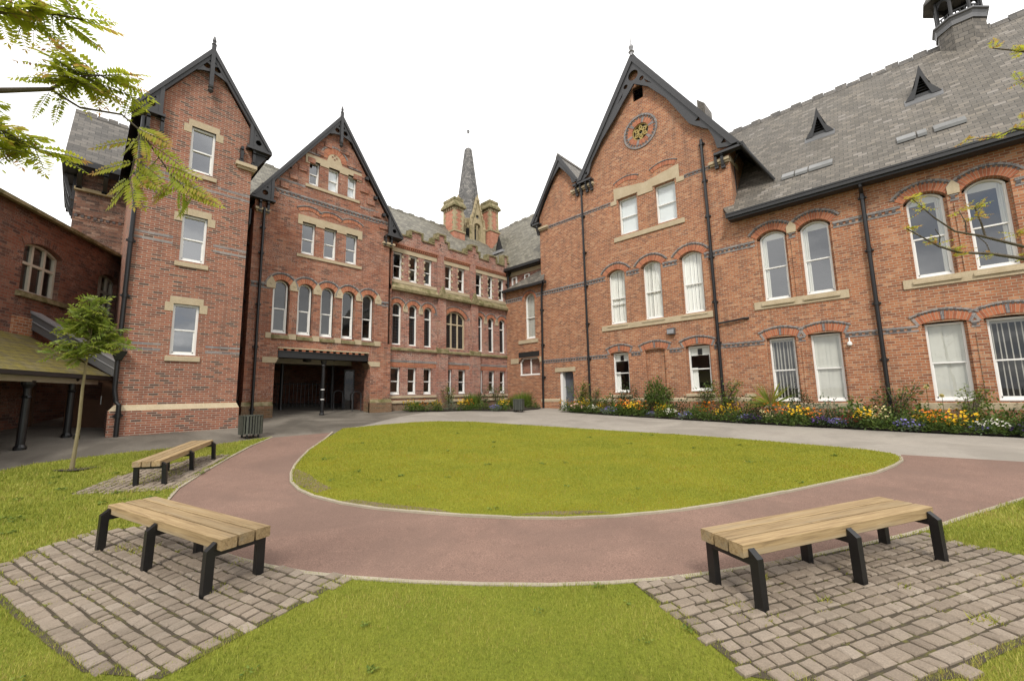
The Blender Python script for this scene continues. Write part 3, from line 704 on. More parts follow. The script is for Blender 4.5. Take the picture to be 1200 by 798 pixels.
mb.prism(FR, [(-13.94, 2.83), (-12.62, 2.83), (-12.62, 3.06), (-13.94, 3.06)], -0.05, 0.04)
mb.fbox(FR, lw[0]-0.62, lw[0], 3.48, 3.79, -0.1, 0.03); mb.fbox(FR, lw[1], lw[1]+0.12, 3.48, 3.79, -0.1, 0.03)
mb.auto = None
for a, b, z in ((-12.38, -10.95, 12.60), (-5.25, -4.45, 11.20), (-14.95, -14.1, 11.18)):
    mb.p('stone_corbel'); mb.fbox(FR, a, b, z-0.02, z+0.10, -0.1, 0.16); mb.fbox(FR, a+0.03, b-0.03, z-0.10, z-0.02, -0.1, 0.09)
mb.p('stone_corbel'); mb.box(17.98, 19.0, 4.42, 4.62, 11.10, 11.30)
mb.build('stone_dressing', 'stone', hall)
mb = MB(); mb.fbox(FR, lw[0]+0.02, lw[1]-0.02, 3.82, 4.12, -0.05, 0.015); mb.build('lintel_gap', 'dark', hall)  # shallow near-black box drawn for the dark gap above the low window
for i, (a, b) in enumerate(up_w): window(hall, FR, a, b, 9.37, 11.25, 0, 0.17, pane='glass', blind='cool', seed=i)
for i, (a, b) in enumerate(mid_w): window(hall, FR, a, b, 5.0, 7.52, 0.19, 0.19, blind='curtain', seed=i+3, bars_z=(6.0,) if i == 0 else (), thick=0.03)
for i, (a, b) in enumerate(gr_w): window(hall, FR, a, b, 1.66, 3.56, 0.0, 0.17, blind='half', seed=i+6)
window(hall, FR, sw[0], sw[1], 4.88, 7.22, 0.36, 0.15, blind='vertical', seed=11)
window(hall, FR, lw[0], lw[1], 2.76, 3.76, 0, 0.16, rail=False, cut=0.22, bars_u=(-15.85,), seed=12)
# the grey door in its deep recess
mb = MB(); mb.fbox(FR, dr[0]+0.14, dr[1], 0.7, 2.82, -0.36, -0.30)
for z0, z1 in ((1.0, 1.55), (1.75, 2.65)):
    for u0, u1 in ((dr[0]+0.22, dr[0]+0.5), (dr[0]+0.56, dr[1]-0.08)): mb.fbox(FR, u0, u1, z0, z1, -0.32, -0.285)
d_ = mb.build('door', 'door_grey', hall)
mb = MB(); mb.tube([FR.P(dr[0]+0.24, 1.50, -0.28), FR.P(dr[0]+0.24, 1.50, -0.22), FR.P(dr[0]+0.24, 1.95, -0.22), FR.P(dr[0]+0.24, 1.95, -0.28)], 0.014, 6); mb.build('handle', 'steel', d_)
mb = MB(); mb.fbox(FR, dr[0], dr[0]+0.15, 0.5, 2.82, -0.30, -0.05); mb.build('door_frame', 'white', hall)
# rose window
mb = MB(); mb.arc(FR, *rose_c, 0.78, 0.87, 0, 2*math.pi, -0.05, 0.04, 40, 0)
mb.arc(FR, *rose_c, 0.67, 0.782, 0, 2*math.pi, -0.05, 0.02, 56, 1, skip=lambda i: i % 2 == 1)
rw = mb.build('rose_window', ['brick_blue', 'brick_dark'], hall)
mb = MB(); mb.arc(FR, *rose_c, 0.43, 0.68, 0, 2*math.pi, -0.05, 0.012, 36, 0); mb.build('voussoirs', 'brick_orange', rw)
mb = MB()
for k in range(6): t = k*math.pi/3+0.26; mb.p('keystone'); mb.arc(FR, *rose_c, 0.43, 0.69, t-0.11, t+0.11, -0.05, 0.022, 2, 0)
mb.build('keystones', 'brick_blue', rw)
mb = MB()
star = lambda r, o, n: [(rose_c[0]+r*math.cos(o+2*math.pi*i/n), rose_c[1]+r*math.sin(o+2*math.pi*i/n)) for i in range(n)]
mb.ring(FR, circ(*rose_c, 0.44, 24), circ(*rose_c, 0.385, 24), -0.14, -0.04)
for o in (math.pi/2, -math.pi/2): mb.ring(FR, star(0.42, o, 3), star(0.31, o, 3), -0.13, -0.05)
mb.ring(FR, circ(*rose_c, 0.15, 12), circ(*rose_c, 0.10, 12), -0.13, -0.045)
mb.build('tracery', 'gold_stone', rw)
mb = MB(); mb.face([FR.P(a, b, -0.12) for a, b in circ(*rose_c, 0.43, 24)]); mb.build('pane', 'glass_leaded', rw)
mb = MB(); v0, v1 = RY(7.99, 8.52)
for i in range(8): mb.hexa([FR.P(v0, 15.99+i*0.09, -0.03), FR.P(v1, 15.99+i*0.09, -0.03), FR.P(v1, 15.99+i*0.09, -0.05), FR.P(v0, 15.99+i*0.09, -0.05), FR.P(v0, 16.06+i*0.09, -0.12), FR.P(v1, 16.06+i*0.09, -0.12), FR.P(v1, 16.06+i*0.09, -0.14), FR.P(v0, 16.06+i*0.09, -0.14)])
mb.build('louvre', 'black', hall)
# roofs: big gable, small gable, stair lean-to
K_ = 1.0128; x0 = 17.70
def rs(y, z): return (y*K_, EYE+(z-EYE)*K_)
mb = MB()
def gslab(pts, th): mb.slab([(x, *rs(y, z)) for x, y, z in pts], th, 0, 1)
gslab([(x0, 3.92, 11.50), (25, 3.92, 11.50), (25, 8.20, 18.12), (x0, 8.20, 18.12)], 0.16)
gslab([(x0, 8.20, 18.12), (25, 8.20, 18.12), (25, 11.78, 12.72), (x0, 11.78, 12.72)], 0.16)
mb.slab([(17.74, 4.02, 11.64), (18.60, 3.10, 9.99), (20.15, 3.97, 11.66)], 0.05, 0, 1)
gslab([(x0, 11.62, 12.95), (23, 11.62, 12.95), (23, 12.90, 14.90), (x0, 12.90, 14.90)], 0.14)
gslab([(x0, 12.90, 14.90), (23, 12.90, 14.90), (23, 15.02, 11.48), (x0, 15.02, 11.48)], 0.14)
mb.slab([(17.72, 17.66, 8.02), (17.72, 14.36, 8.06), (18.36, 14.70, 9.02)], 0.10, 0, 1)
mb.slab([(17.72, 17.66, 8.02), (18.36, 14.70, 9.02), (18.6, 17.66, 8.1)], 0.10, 0, 1)
ridge_tiles(mb, (x0, *rs(8.2, 18.13)), (25, *rs(8.2, 18.13))); ridge_tiles(mb, (x0, *rs(12.9, 14.9)), (23, *rs(12.9, 14.9)), saw=0)
mb.hexa([(19.3, 5.62, 14.3), (20.3, 5.62, 14.3), (20.3, 5.95, 14.3), (19.3, 5.95, 14.3), (19.3, 5.62, 15.08), (20.3, 5.62, 15.08), (20.3, 5.95, 15.42), (19.3, 5.95, 15.42)], 0)
rf = mb.build('roof', ['slate', 'black_board'], hall)
mb = MB('gutter')
mb.box(x0+0.02, 25, 3.86, 4.01, 11.46, 11.62); mb.fbox(FR, -14.42, -14.28, 7.88, 8.04, 0.12, 0.34)
mb.box(17.66, 17.78, 14.34, 17.66, 7.88, 8.03)
mb.p('gutter'); mb.tube([(17.9, 11.72, 12.72), (19.5, 11.72, 12.72)], 0.07, 8)
mb.p('gutter'); mb.tube([(17.72, 3.98, 11.60), (18.58, 3.08, 9.96)], 0.06, 8); mb.build('gutter', 'black_board', hall)
class FXs(FX):   # measured at X = 17.56, set back to the shallow overhang
    def P(s, u, z, d=0.0): return (s.X-d, -u*K_, EYE+(z-EYE)*K_)
FB = FXs(17.785)
big_in = [(10.97, 13.0), (10.78, 13.56), (10.12, 14.47), (9.33, 15.29), (8.8, 15.91), (8.21, 16.54), (7.52, 16.01), (6.72, 14.97), (6.2, 13.99), (5.8, 13.24), (5.55, 13.01), (5.40, 12.90), (5.30, 12.80), (5.05, 12.62), (4.88, 12.17), (4.77, 11.62), (4.40, 11.52)]
big = [(-11.62, 12.80), (-11.30, 12.80)]+[(-a, b) for a, b in big_in]+[(-4.02, 11.52), (-8.23, 18.05)]
def tri(cx, cz, s, rot=0): return [(cx+s*math.cos(rot+2*math.pi*i/3), cz+s*math.sin(rot+2*math.pi*i/3)) for i in range(3)]
hl = [circ(-8.22, 17.0, 0.26, 16), circ(-7.80, 16.60, 0.115, 10), circ(-8.64, 16.61, 0.115, 10), [(-7.68, 16.50), (-7.60, 16.28), (-7.30, 16.05)], [(-8.80, 16.36), (-8.86, 16.16), (-9.14, 15.92)], tri(-5.42, 13.24, 0.13, -0.9), tri(-4.50, 11.80, 0.13, -0.7), tri(-11.12, 13.08, 0.10, 0.9)]
mb = MB(); mb.p('bargeboard'); mb.prism(FB, big, -0.04, 0.04, hl)
# raised outer moulding
mb.prism(FB, [(-11.70, 12.80), (-11.45, 12.80), (-8.22, 17.72), (-4.22, 11.52), (-3.96, 11.52), (-8.22, 18.20)], 0.04, 0.10)
sm_in = [(14.62, 11.5), (14.36, 12.07), (13.95, 12.86), (13.45, 13.55), (12.86, 14.18), (12.45, 13.7), (12.14, 13.27), (12.04, 12.9)]
mb.p('bargeboard'); mb.prism(FB, [(-14.98, 11.46)]+[(-a, b) for a, b in sm_in]+[(-11.66, 12.9), (-12.88, 14.80)], -0.04, 0.04, [tri(-14.55, 11.85, 0.10, 0.9)])
mb.prism(FB, [(-15.05, 11.46), (-14.85, 11.46), (-12.88, 14.56), (-11.80, 12.95), (-11.62, 12.95), (-12.88, 14.92)], 0.04, 0.09)
for u, z in ((-12.0, 12.82), (-11.72, 12.82), (-11.36, 12.82), (-11.08, 12.82), (-4.95, 11.56), (-4.70, 11.50), (-14.80, 11.40)): bracket(mb, FR, u, z, 0.42 if u < -6 else 0.5, 0.24)
mb.auto = 'eaves_board'; mb.fbox(FR, -12.15, -10.98, 12.80, 12.90, 0.0, 0.3); mb.fbox(FR, -4.98, -3.98, 11.45, 11.55, 0.0, 0.3); mb.fbox(FR, -15.1, -14.6, 11.45, 11.54, 0.0, 0.3)
mb.build('bargeboard', 'grey_board', hall)
mb = MB(); mb.lathe((17.74, 8.33, 18.24), [(0.09, 0), (0.09, 0.18), (0.15, 0.22), (0.06, 0.30), (0.13, 0.48), (0.10, 0.56), (0.03, 0.70), (0.012, 1.15)], 10); mb.build('finial', 'lead', hall)
# pipes
pipe(hall, FR, [(-5.49, 12.5, 0.1), (-5.46, 9, 0.1), (-5.46, 0.7, 0.1)], 0.062, [(-5.48, z, 0.1) for z in (12.3, 10.6, 9.0, 7.2, 5.3, 3.6)])
pipe(hall, FR, [(-11.70, 12.75, 0.12), (-11.70, 0.8, 0.12)], 0.055, [(-11.70, z, 0.12) for z in (11.0, 9.0, 7.2, 5.2, 3.4)])
pipe(hall, FR, [(-14.36, 7.95, 0.24), (-14.62, 7.7, 0.13), (-14.68, 7.3, 0.1), (-14.78, 0.7, 0.1)], 0.06, [(-14.72, z, 0.1) for z in (6.4, 4.4, 2.6)])
pipe(hall, FR, [(-5.4, 4.38, 0.1), (-4.45, 4.46, 0.08), (-4.3, 4.46, 0.02)], 0.04, name='waste_pipe')
mb = MB(); mb.tube([(18.55, 4.48, 11.2), (18.6, 4.48, 9.9)], 0.05, 8); mb.tube([(18.55, 4.48, 11.2), (18.2, 4.2, 11.42)], 0.05, 8); mb.build('drainpipe', 'black', hall)
mb = MB(); mb.fbox(FR, -7.55, -7.22, 4.16, 4.44, 0.0, 0.16); l_ = mb.build('wall_lamp', 'lead_dark', hall)
mb = MB(); mb.fbox(FR, -7.53, -7.24, 4.19, 4.36, 0.16, 0.185); mb.build('lamp_glass', 'lead', l_)

# ================================================================== THE LONG WING (far right)
wing = thing('long_wing', 'long two storey orange brick wing under a great grey slate roof', 'building', (18, 0, 0.5))
YE = -7.2
ua = [RY(2.87, 3.71), RY(1.54, 2.38), RY(-1.32, -0.49), RY(-2.60, -1.78), RY(-5.5, -4.66)]
ga = [RY(2.91, 3.72), RY(1.58, 2.42), RY(-1.33, -0.50), RY(-2.62, -1.78), RY(-5.5, -4.66)]
holes = [wpoly(a-0.07, b+0.07, 5.0, 7.52, 0.24) for a, b in ua]+[wpoly(a-0.06, b+0.06, 1.2, 3.58, 0.04) for a, b in ga]
mb = MB(); mb.sheet(FR, [(-4.46, 0.1), (-YE, 0.1), (-YE, 8.62), (-4.46, 8.62)], holes)
for h in holes: mb.reveal(FR, h, 0, -0.26)
for a, b in ua:   # stepped brick jambs
    for s in ((a-0.07, a), (b, b+0.07)): mb.fbox(FR, s[0], s[1], 5.0, 7.45, -0.26, -0.09)
for a, b in ga:
    for s in ((a-0.06, a), (b, b+0.06)): mb.fbox(FR, s[0], s[1], 1.2, 3.55, -0.28, -0.10)
for i in (0, 2):
    mb.fbox(FR, ua[i][1]+0.20, ua[i+1][0]-0.20, 5.0, 7.2, -0.05, 0.035)
    mb.fbox(FR, ga[i][1]+0.20, ga[i+1][0]-0.20, 1.2, 3.2, -0.05, 0.025)
mb.face([(18, YE, 0.1), (28, YE, 0.1), (28, YE, 8.9), (23, YE, 15.2), (18, YE, 8.6)]); mb.face([(18, 8.0, 8.6), (28, 8.0, 8.6), (23, 8.0, 15.2)]); mb.face([(28, YE, 0.1), (28, 4.6, 0.1), (28, 4.6, 9), (28, YE, 9)])
mb.face([(18, 4.455, 8.5), (28, 4.455, 8.5), (28, 4.455, 0.1), (18, 4.455, 0.1)])
rooms(wing, FR, -4.5, -YE-0.1, (0.3, 4.3, 8.4)); mb.fbox(FR, -4.46, -YE, 0.1, 0.98, -0.05, 0.06)
mb.build('wall', 'brick_hall', wing)
mb = MB(); bl = MB()
for a, b in ua: hood(mb, FR, 0.5*(a+b), 7.52, 0.5*(b-a)+0.07, 0.24, 0.24, 0.13, mb2=bl, keys=False, ext=0.0)
for a, b in ga: hood(mb, FR, 0.5*(a+b), 3.58, 0.5*(b-a)+0.06, 0.10, 0.24, 0.11, mb2=bl, ext=0.08)
mb.build('brick_arch', 'brick_orange', wing)
dentil_band(bl, FR, -4.46, -YE, 7.37, [(a-0.14, b+0.14) for a, b in ua])
dentil_band(bl, FR, -4.46, -YE, 3.46, [(a-0.14, b+0.14) for a, b in ga], 0.20)
bl.build('blue_brick_band', ['brick_blue', 'brick_dark'], wing)
mb = MB('window_sill')
for a, b in ((-4.07, -1.19), (0.16, 2.95), (4.3, 5.9)):
    mb.fbox(FR, a, b, 4.73, 5.02, -0.1, 0.04)
    mb.fbox(FR, a, b, 0.98, 1.2, -0.1, 0.05, cham=0.04)
for a, b in ua: mb.fbox(FR, a-0.1, b+0.12, 4.84, 5.04, -0.3, 0.09, cham=0.12)
mb.auto = 'stone_springer'
for i in (0, 2): mb.prism(FR, [(ua[i][1]+0.10, 7.46), (ua[i+1][0]-0.10, 7.46), (ua[i+1][0]-0.09, 7.70), (0.5*(ua[i][1]+ua[i+1][0]), 7.90), (ua[i][1]+0.09, 7.70)], -0.1, 0.05)
mb.build('stone_dressing', 'stone', wing)
for i, (a, b) in enumerate(ua): window(wing, FR, a, b, 5.04, 7.52, 0.22, 0.21, pane='glass_sky', blind=('left', 'left', 'right', 'right', 'right')[i], seed=i+20)
for i, (a, b) in enumerate(ga): window(wing, FR, a, b, 1.22, 3.57, 0, 0.19, blind=('open', 'vertical', 'vertical', 'open', 'open')[i], seed=i+30)
mb = MB(); mb.slab([(17.52, YE-0.3, 8.62), (17.52, 4.58, 8.62), (23.0, 8.0, 15.22), (23.0, YE-0.3, 15.22)], 0.14, 0, 1)
mb.slab([(23.0, YE-0.3, 15.22), (23.0, 8.0, 15.22), (28.2, 8.0, 8.8), (28.2, YE-0.3, 8.8)], 0.14, 0, 1)
rf = mb.build('roof', ['slate', 'black_board'], wing)
mb = MB(); ridge_tiles(mb, (23, YE-0.3, 15.22), (23, 8, 15.22), step=0.42, saw=0.07); mb.build('ridge_tiles', 'slate_dark', rf)
def roofz(x): return 8.62+(x-17.52)*6.6/5.48
for yc, xb, hh in ((1.64, 20.35, 1.34), (-1.41, 20.40, 1.36)):   # slim louvred roof vents
    F_ = FX(xb); zb = roofz(xb); u = -yc; mb = MB(); hw = 0.37; top = zb+hh*0.86
    mb.prism(F_, [(u-hw-0.10, zb-0.02), (u-hw+0.14, zb-0.02), (u, top-0.36), (u+hw-0.14, zb-0.02), (u+hw+0.10, zb-0.02), (u+hw*0.52, zb+0.42), (u, top+0.05), (u-hw*0.52, zb+0.42)], -0.05, 0.10)
    mb.fbox(F_, u-hw*0.8, u+hw*0.8, zb, zb+0.14, -0.04, 0.05)
    v_ = mb.build('roof_vent', 'black_board', rf)
    mb = MB()
    for k in range(7):
        z = zb+0.13+k*0.11; hw2 = hw*(1-(z-zb)/(hh*0.86))-0.05
        if hw2 > 0.02: mb.hexa([F_.P(u-hw2, z, 0.04), F_.P(u+hw2, z, 0.04), F_.P(u+hw2, z, 0.01), F_.P(u-hw2, z, 0.01), F_.P(u-hw2, z+0.08, -0.06), F_.P(u+hw2, z+0.08, -0.06), F_.P(u+hw2, z+0.09, -0.08), F_.P(u-hw2, z+0.09, -0.08)])
    mb.build('louvre', 'black_board', v_)
    mb = MB()
    bk = xb+(top-zb)/1.2043
    mb.face([F_.P(u, top, 0.02), F_.P(u-hw, zb, 0.02), (xb+0.02, -(u-hw), zb+0.02), (bk, -u, top)]); mb.face([F_.P(u, top, 0.02), (bk, -u, top), (xb+0.02, -(u+hw), zb+0.02), F_.P(u+hw, zb, 0.02)])
    mb.build('vent_cheek', 'slate', v_)
    mb = MB(); x1 = xb-0.22; mb.hexa([(x1, yc+0.5, roofz(x1)+0.0), (x1, yc-0.5, roofz(x1)), (xb, yc-0.5, zb-0.02), (xb, yc+0.5, zb-0.02), (x1, yc+0.5, roofz(x1)+0.03), (x1, yc-0.5, roofz(x1)+0.03), (xb-0.02, yc-0.5, zb+0.06), (xb-0.02, yc+0.5, zb+0.06)]); mb.build('flashing', 'lead_dark', v_)
for ya, yb in ((2.82, 2.42), (2.38, 1.98), (1.94, 1.22), (-0.52, -0.98), (-1.02, -1.24), (-1.40, -2.12)):   # strips of raised glazed slates
    xa = 18.48; x1 = xa+0.26; mb = MB()
    mb.hexa([(xa-0.03, ya, roofz(xa)+0.01), (xa-0.03, yb, roofz(xa)+0.01), (x1, yb, roofz(x1)+0.01), (x1, ya, roofz(x1)+0.01), (xa-0.03, ya, roofz(xa)+0.11), (xa-0.03, yb, roofz(xa)+0.11), (x1, yb, roofz(x1)+0.05), (x1, ya, roofz(x1)+0.05)])
    mb.build('roof_slat', 'glazed_slat', rf)
mb = MB(); mb.auto = 'gutter'; mb.box(17.42, 17.56, YE-0.3, 4.66, 8.50, 8.66); mb.box(17.50, 17.9, YE-0.3, 4.60, 8.42, 8.50); mb.box(17.40, 17.44, YE-0.3, 4.66, 8.62, 8.68); mb.build('gutter', 'black_board', wing)
pipe(wing, FR, [(-0.53, 8.5, 0.42), (-0.53, 8.36, 0.42), (-0.53, 8.18, 0.12), (-0.53, 0.4, 0.12)], 0.06, [(-0.53, z, 0.12) for z in (8.05, 6.2, 4.4, 2.55)])
mb = MB(); mb.lathe((17.93, 1.34, 3.08), [(0.05, 0), (0.07, 0.03), (0.07, 0.10), (0.03, 0.14)], 10); mb.fbox(FR, -1.355, -1.325, 3.20, 3.36, 0.0, 0.03); mb.build('wall_sensor', 'white', wing)
mb = MB(); mb.fbox(FR, -4.68, -4.3, 1.42, 1.52, 0.0, 0.05); mb.build('vent_brick', 'stone', wing)
# ventilation cupola astride the ridge
cc = (23.0, -2.88); mb = MB(); a8 = math.pi/8
mb.lathe((cc[0], cc[1], 14.2), [(0.70, 0), (0.68, 1.55)], 8, 0, a8); cu = mb.build('cupola', 'slate', wing)
mb = MB(); mb.lathe((cc[0], cc[1], 15.70), [(0.72, 0), (0.76, 0.10), (0.82, 0.14), (0.82, 0.20), (0.6, 0.22)], 8, 0, a8)
mb.lathe((cc[0], cc[1], 15.52), [(0.73, 0), (0.73, 0.18)], 8, 0, a8); mb.build('deck', 'lead_dark', cu)
mb = MB()
for k in range(8):
    t = a8+k*math.pi/4; c_, s_ = math.cos(t), math.sin(t); mb.tube([(cc[0]+0.62*c_, cc[1]+0.62*s_, 15.85), (cc[0]+0.62*c_, cc[1]+0.62*s_, 17.15)], 0.055, 6)
    t2 = t+math.pi/4; p, q = Vector((cc[0]+0.62*c_, cc[1]+0.62*s_, 0)), Vector((cc[0]+0.62*math.cos(t2), cc[1]+0.62*math.sin(t2), 0))
    for z in (16.15, 16.9): mb.tube([p+Vector((0, 0, z)), q+Vector((0, 0, z))], 0.03, 5)
    for j in range(1, 4):
        x = p.lerp(q, j/4); mb.tube([x+Vector((0, 0, 15.9)), x+Vector((0, 0, 16.15))], 0.02, 4)
    n_ = 6
    for j in range(n_):
        aa, bb = p.lerp(q, j/n_), p.lerp(q, (j+1)/n_); h0, h1 = 16.55+0.3*math.sin(math.pi*j/n_), 16.55+0.3*math.sin(math.pi*(j+1)/n_)
        mb.face([aa+Vector((0, 0, h0)), bb+Vector((0, 0, h1)), bb+Vector((0, 0, 17.1)), aa+Vector((0, 0, 17.1))])
mb.build('lantern_frame', 'black_board', cu)
mb = MB(); mb.lathe((cc[0], cc[1], 17.1), [(0.98, -0.08), (0.98, 0.0), (0.62, 0.7), (0.30, 1.9), (0.05, 3.4)], 8, 0, a8); mb.build('cupola_roof', 'slate_dark', cu)

# ================================================================== THE STAIR TOWER (left, looks towards -Y)
FT = FC(15.6)
tower = thing('stair_tower', 'narrow modern red brick tower with three white windows stacked under a dark gable', 'building', (2.1, 15.6, 0.7))
tw = [(1.84, 2.47, 8.83, 10.30), (1.80, 2.43, 5.90, 7.36), (1.77, 2.40, 3.02, 4.55)]
mb = MB(); holes = [wpoly(a, b, c, d) for a, b, c, d in tw]
mb.sheet(FT, [(0.73, 0.2), (3.53, 0.2), (3.53, 10.75), (2.2, 12.85), (0.73, 10.45)], holes)
for h in holes: mb.reveal(FT, h, 0, -0.14)
for x in (0.73, 3.53): mb.face([(x, 15.6, 0.2), (x, 24, 0.2), (x, 24, 9.95), (x, 15.6, 9.95)])
mb.face([(0.73, 24, 0.2), (3.53, 24, 0.2), (3.53, 24, 9.95), (2.13, 24, 12.4), (0.73, 24, 9.95)])
mb.fbox(FT, 0.60, 3.60, 0.2, 1.42, -0.1, 0.09); mb.box(0.60, 0.74, 15.6, 18.5, 0.2, 1.42)
mb.build('wall', 'brick_tower', tower)
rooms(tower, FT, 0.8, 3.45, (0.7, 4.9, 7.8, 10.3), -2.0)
mb = MB(); mb.p('plinth_course')
mb.hexa([FT.P(0.60, 1.42, 0.092), FT.P(3.60, 1.42, 0.092), FT.P(3.60, 1.42, -0.1), FT.P(0.60, 1.42, -0.1), FT.P(0.72, 1.58, 0.004), FT.P(3.535, 1.58, 0.004), FT.P(3.535, 1.58, -0.1), FT.P(0.72, 1.58, -0.1)])
for a, b, c, d in tw:
    z0, z1 = d, d+0.21; mb.p('stone_lintel')
    mb.fbox(FT, a-0.09, b+0.09, z0, z1, -0.1, 0.012); mb.fbox(FT, a-0.20, a-0.0, d-0.24, d+0.02, -0.1, 0.011); mb.fbox(FT, b+0.0, b+0.20, d-0.24, d+0.02, -0.1, 0.011)
    mb.p('window_sill'); mb.fbox(FT, a-0.10, b+0.10, c-0.19, c-0.01, -0.1, 0.045, cham=0.05)
mb.p('stone_corbel'); mb.fbox(FT, 3.05, 3.66, 9.48, 9.60, -0.1, 0.14); mb.fbox(FT, 3.10, 3.62, 9.40, 9.48, -0.1, 0.07); mb.box(3.5, 3.64, 15.5, 16.2, 9.44, 9.58)
mb.p('stone_corbel'); mb.fbox(FT, 0.62, 1.10, 9.48, 9.60, -0.1, 0.14)
mb.build('stone_dressing', 'stone', tower)
mb = MB('blue_brick_band')
for z, gp in ((6.55, [(1.62, 2.62)]), (6.37, [(1.62, 2.62)]), (3.30, [(1.56, 2.62)]), (3.14, [(1.56, 2.62)]), (8.50, [(1.70, 2.62)]), (8.32, [])):
    for a, b in segs(0.73, 3.53, gp): mb.fbox(FT, a, b, z-0.036, z+0.036, -0.05, 0.004)
mb.build('blue_brick_band', 'brick_blue', tower)
for i, (a, b, c, d) in enumerate(tw): window(tower, FT, a, b, c, d, 0, 0.07, fw=0.06, pane='glass_tower', seed=50+i, sill_h=0.03)
def gable_roof(bld, Yf, Yb, xl, xm, xr, ze, za, mat, th=0.14, name='roof'):
    mb = MB()
    mb.slab([(xl, Yf, ze), (xm, Yf, za), (xm, Yb, za), (xl, Yb, ze)], th, 0, 1); mb.slab([(xm, Yf, za), (xr, Yf, ze), (xr, Yb, ze), (xm, Yb, za)], th, 0, 1)
    ridge_tiles(mb, (xm, Yf+0.02, za), (xm, Yb, za), 0.1, h=0.04, saw=0)
    return mb.build(name, [mat, 'black_board'], bld)
gable_roof(tower, 15.40, 24.2, 0.45, 2.20, 4.03, 10.27, 13.12, 'slate_dark')
FTb = FC(15.455)
def barge(bld, F, xl, xm, xr, ze, za, wd=0.30, pend=1.0, collar=0.85, name='bargeboard', foot_h=0.75, foot_w=0.62, hole_r=0.10):
    mb = MB(); sl = (za-ze)/(xm-xl); sr = (za-ze)/(xr-xm); k = math.hypot(1, sl)
    v = wd*k
    mb.prism(F, [(xl, ze), (xl+wd*0.9, ze), (xm, za-v), (xr-wd*0.9, ze), (xr, ze), (xm, za)], -0.04, 0.04)
    mb.prism(F, [(xl-0.05, ze), (xl+wd*0.35, ze), (xm, za-v*0.42), (xr-wd*0.35, ze), (xr+0.05, ze), (xm, za+0.09)], 0.04, 0.09)
    # collar piece with pierced circles either side of the post
    zc = za-v-collar
    lx, rx = xm-(za-0.2-zc)/sl, xm+(za-0.2-zc)/sr
    for s_, ex, sp in ((-1, lx, sl), (1, rx, sr)):
        poly = [(xm, za-0.15), (xm, zc+0.10), (xm+s_*abs(ex-xm)*0.5, zc+0.05), (ex, zc-0.10), (xm+s_*(za-0.22-zc+0.1)/sp*0.98, zc-0.02)]
        poly = [(xm+s_*0.02, za-v*0.8), (xm+s_*0.02, zc+0.06), (xm+s_*(abs(ex-xm)*0.6), zc-0.0), (xm+s_*(za-v*0.8-zc+0.10)/sp, zc-0.10)]
        cx_ = xm+s_*abs(ex-xm)*0.36; cz_ = zc+0.34
        hs = [circ(cx_, zc+0.22, hole_r, 12), tri(cx_-s_*0.05, zc+0.22+hole_r*2.1, hole_r*0.85, math.pi/2)]
        mb.prism(F, poly, -0.03, 0.03, hs)
    # post with turned drop and finial
    mb.fbox(F, xm-0.055, xm+0.055, za-pend, za+0.16, -0.05, 0.10)
    c0 = F.P(xm, za-pend, 0.03); mb.lathe(c0, [(0.05, 0.02), (0.085, -0.04), (0.05, -0.09), (0.085, -0.15), (0.03, -0.23)], 10)
    c0 = F.P(xm, za+0.16, 0.03); mb.lathe(c0, [(0.055, 0), (0.08, 0.04), (0.04, 0.10), (0.06, 0.18), (0.02, 0.34)], 8)
    # triangular feet
    for s_, xe, sp in ((1, xl, sl), (-1, xr, sr)):
        xi = xe+s_*foot_w; zi = ze+foot_w*sp*0.93
        poly = [(xe+s_*0.05, ze-0.02), (xi, ze-0.02), (xi, zi), (xi-s_*0.08, zi)]
        hx = xe+s_*foot_w*0.62
        mb.prism(F, poly, -0.03, 0.035, [circ(hx, ze+0.20, hole_r*0.95, 12), tri(hx+s_*0.03, ze+0.46, hole_r*0.9, math.pi/2)])
        mb.fbox(F, xi-0.05, xi+0.05, ze-0.1, zi, -0.05, 0.06)
        mb.fbox(F, min(xe-s_*0.06, xi+s_*0.12), max(xe-s_*0.06, xi+s_*0.12), ze-0.10, ze-0.02, -0.38, 0.08)
    return mb.build(name, 'grey_board', bld)
barge(tower, FTb, 0.47, 2.20, 4.01, 10.25, 13.08, wd=0.15, pend=1.30, collar=0.56, foot_w=0.58)
mb = MB()
for u in (3.20, 3.55, 0.80, 1.12): bracket(mb, FT, u, 10.15, 0.42, 0.16, 0.08)
mb.p('soffit'); mb.box(3.53, 3.98, 15.5, 24, 10.08, 10.20); mb.box(3.93, 4.05, 15.42, 24, 10.18, 10.3); mb.hexa([(3.53, 15.55, 9.5), (3.60, 15.55, 9.5), (3.60, 15.75, 9.5), (3.53, 15.75, 9.5), (3.53, 15.55, 10.1), (3.97, 15.55, 10.1), (3.97, 15.75, 10.1), (3.53, 15.75, 10.1)])
mb.build('eaves_bracket', 'black_board', tower)
pipe(tower, FT, [(0.70, 10.0, 0.10), (0.70, 9.0, 0.07), (0.69, 2.92, 0.07), (0.69, 2.0, 0.09), (0.74, 1.66, 0.11), (0.80, 1.58, 0.17), (0.80, 0.5, 0.17)], 0.055, [(0.70, z, 0.07) for z in (8.2, 6.2, 4.6)]+[(0.80, 1.3, 0.17)], boxhead=(0.70, 3.04, 0.1))

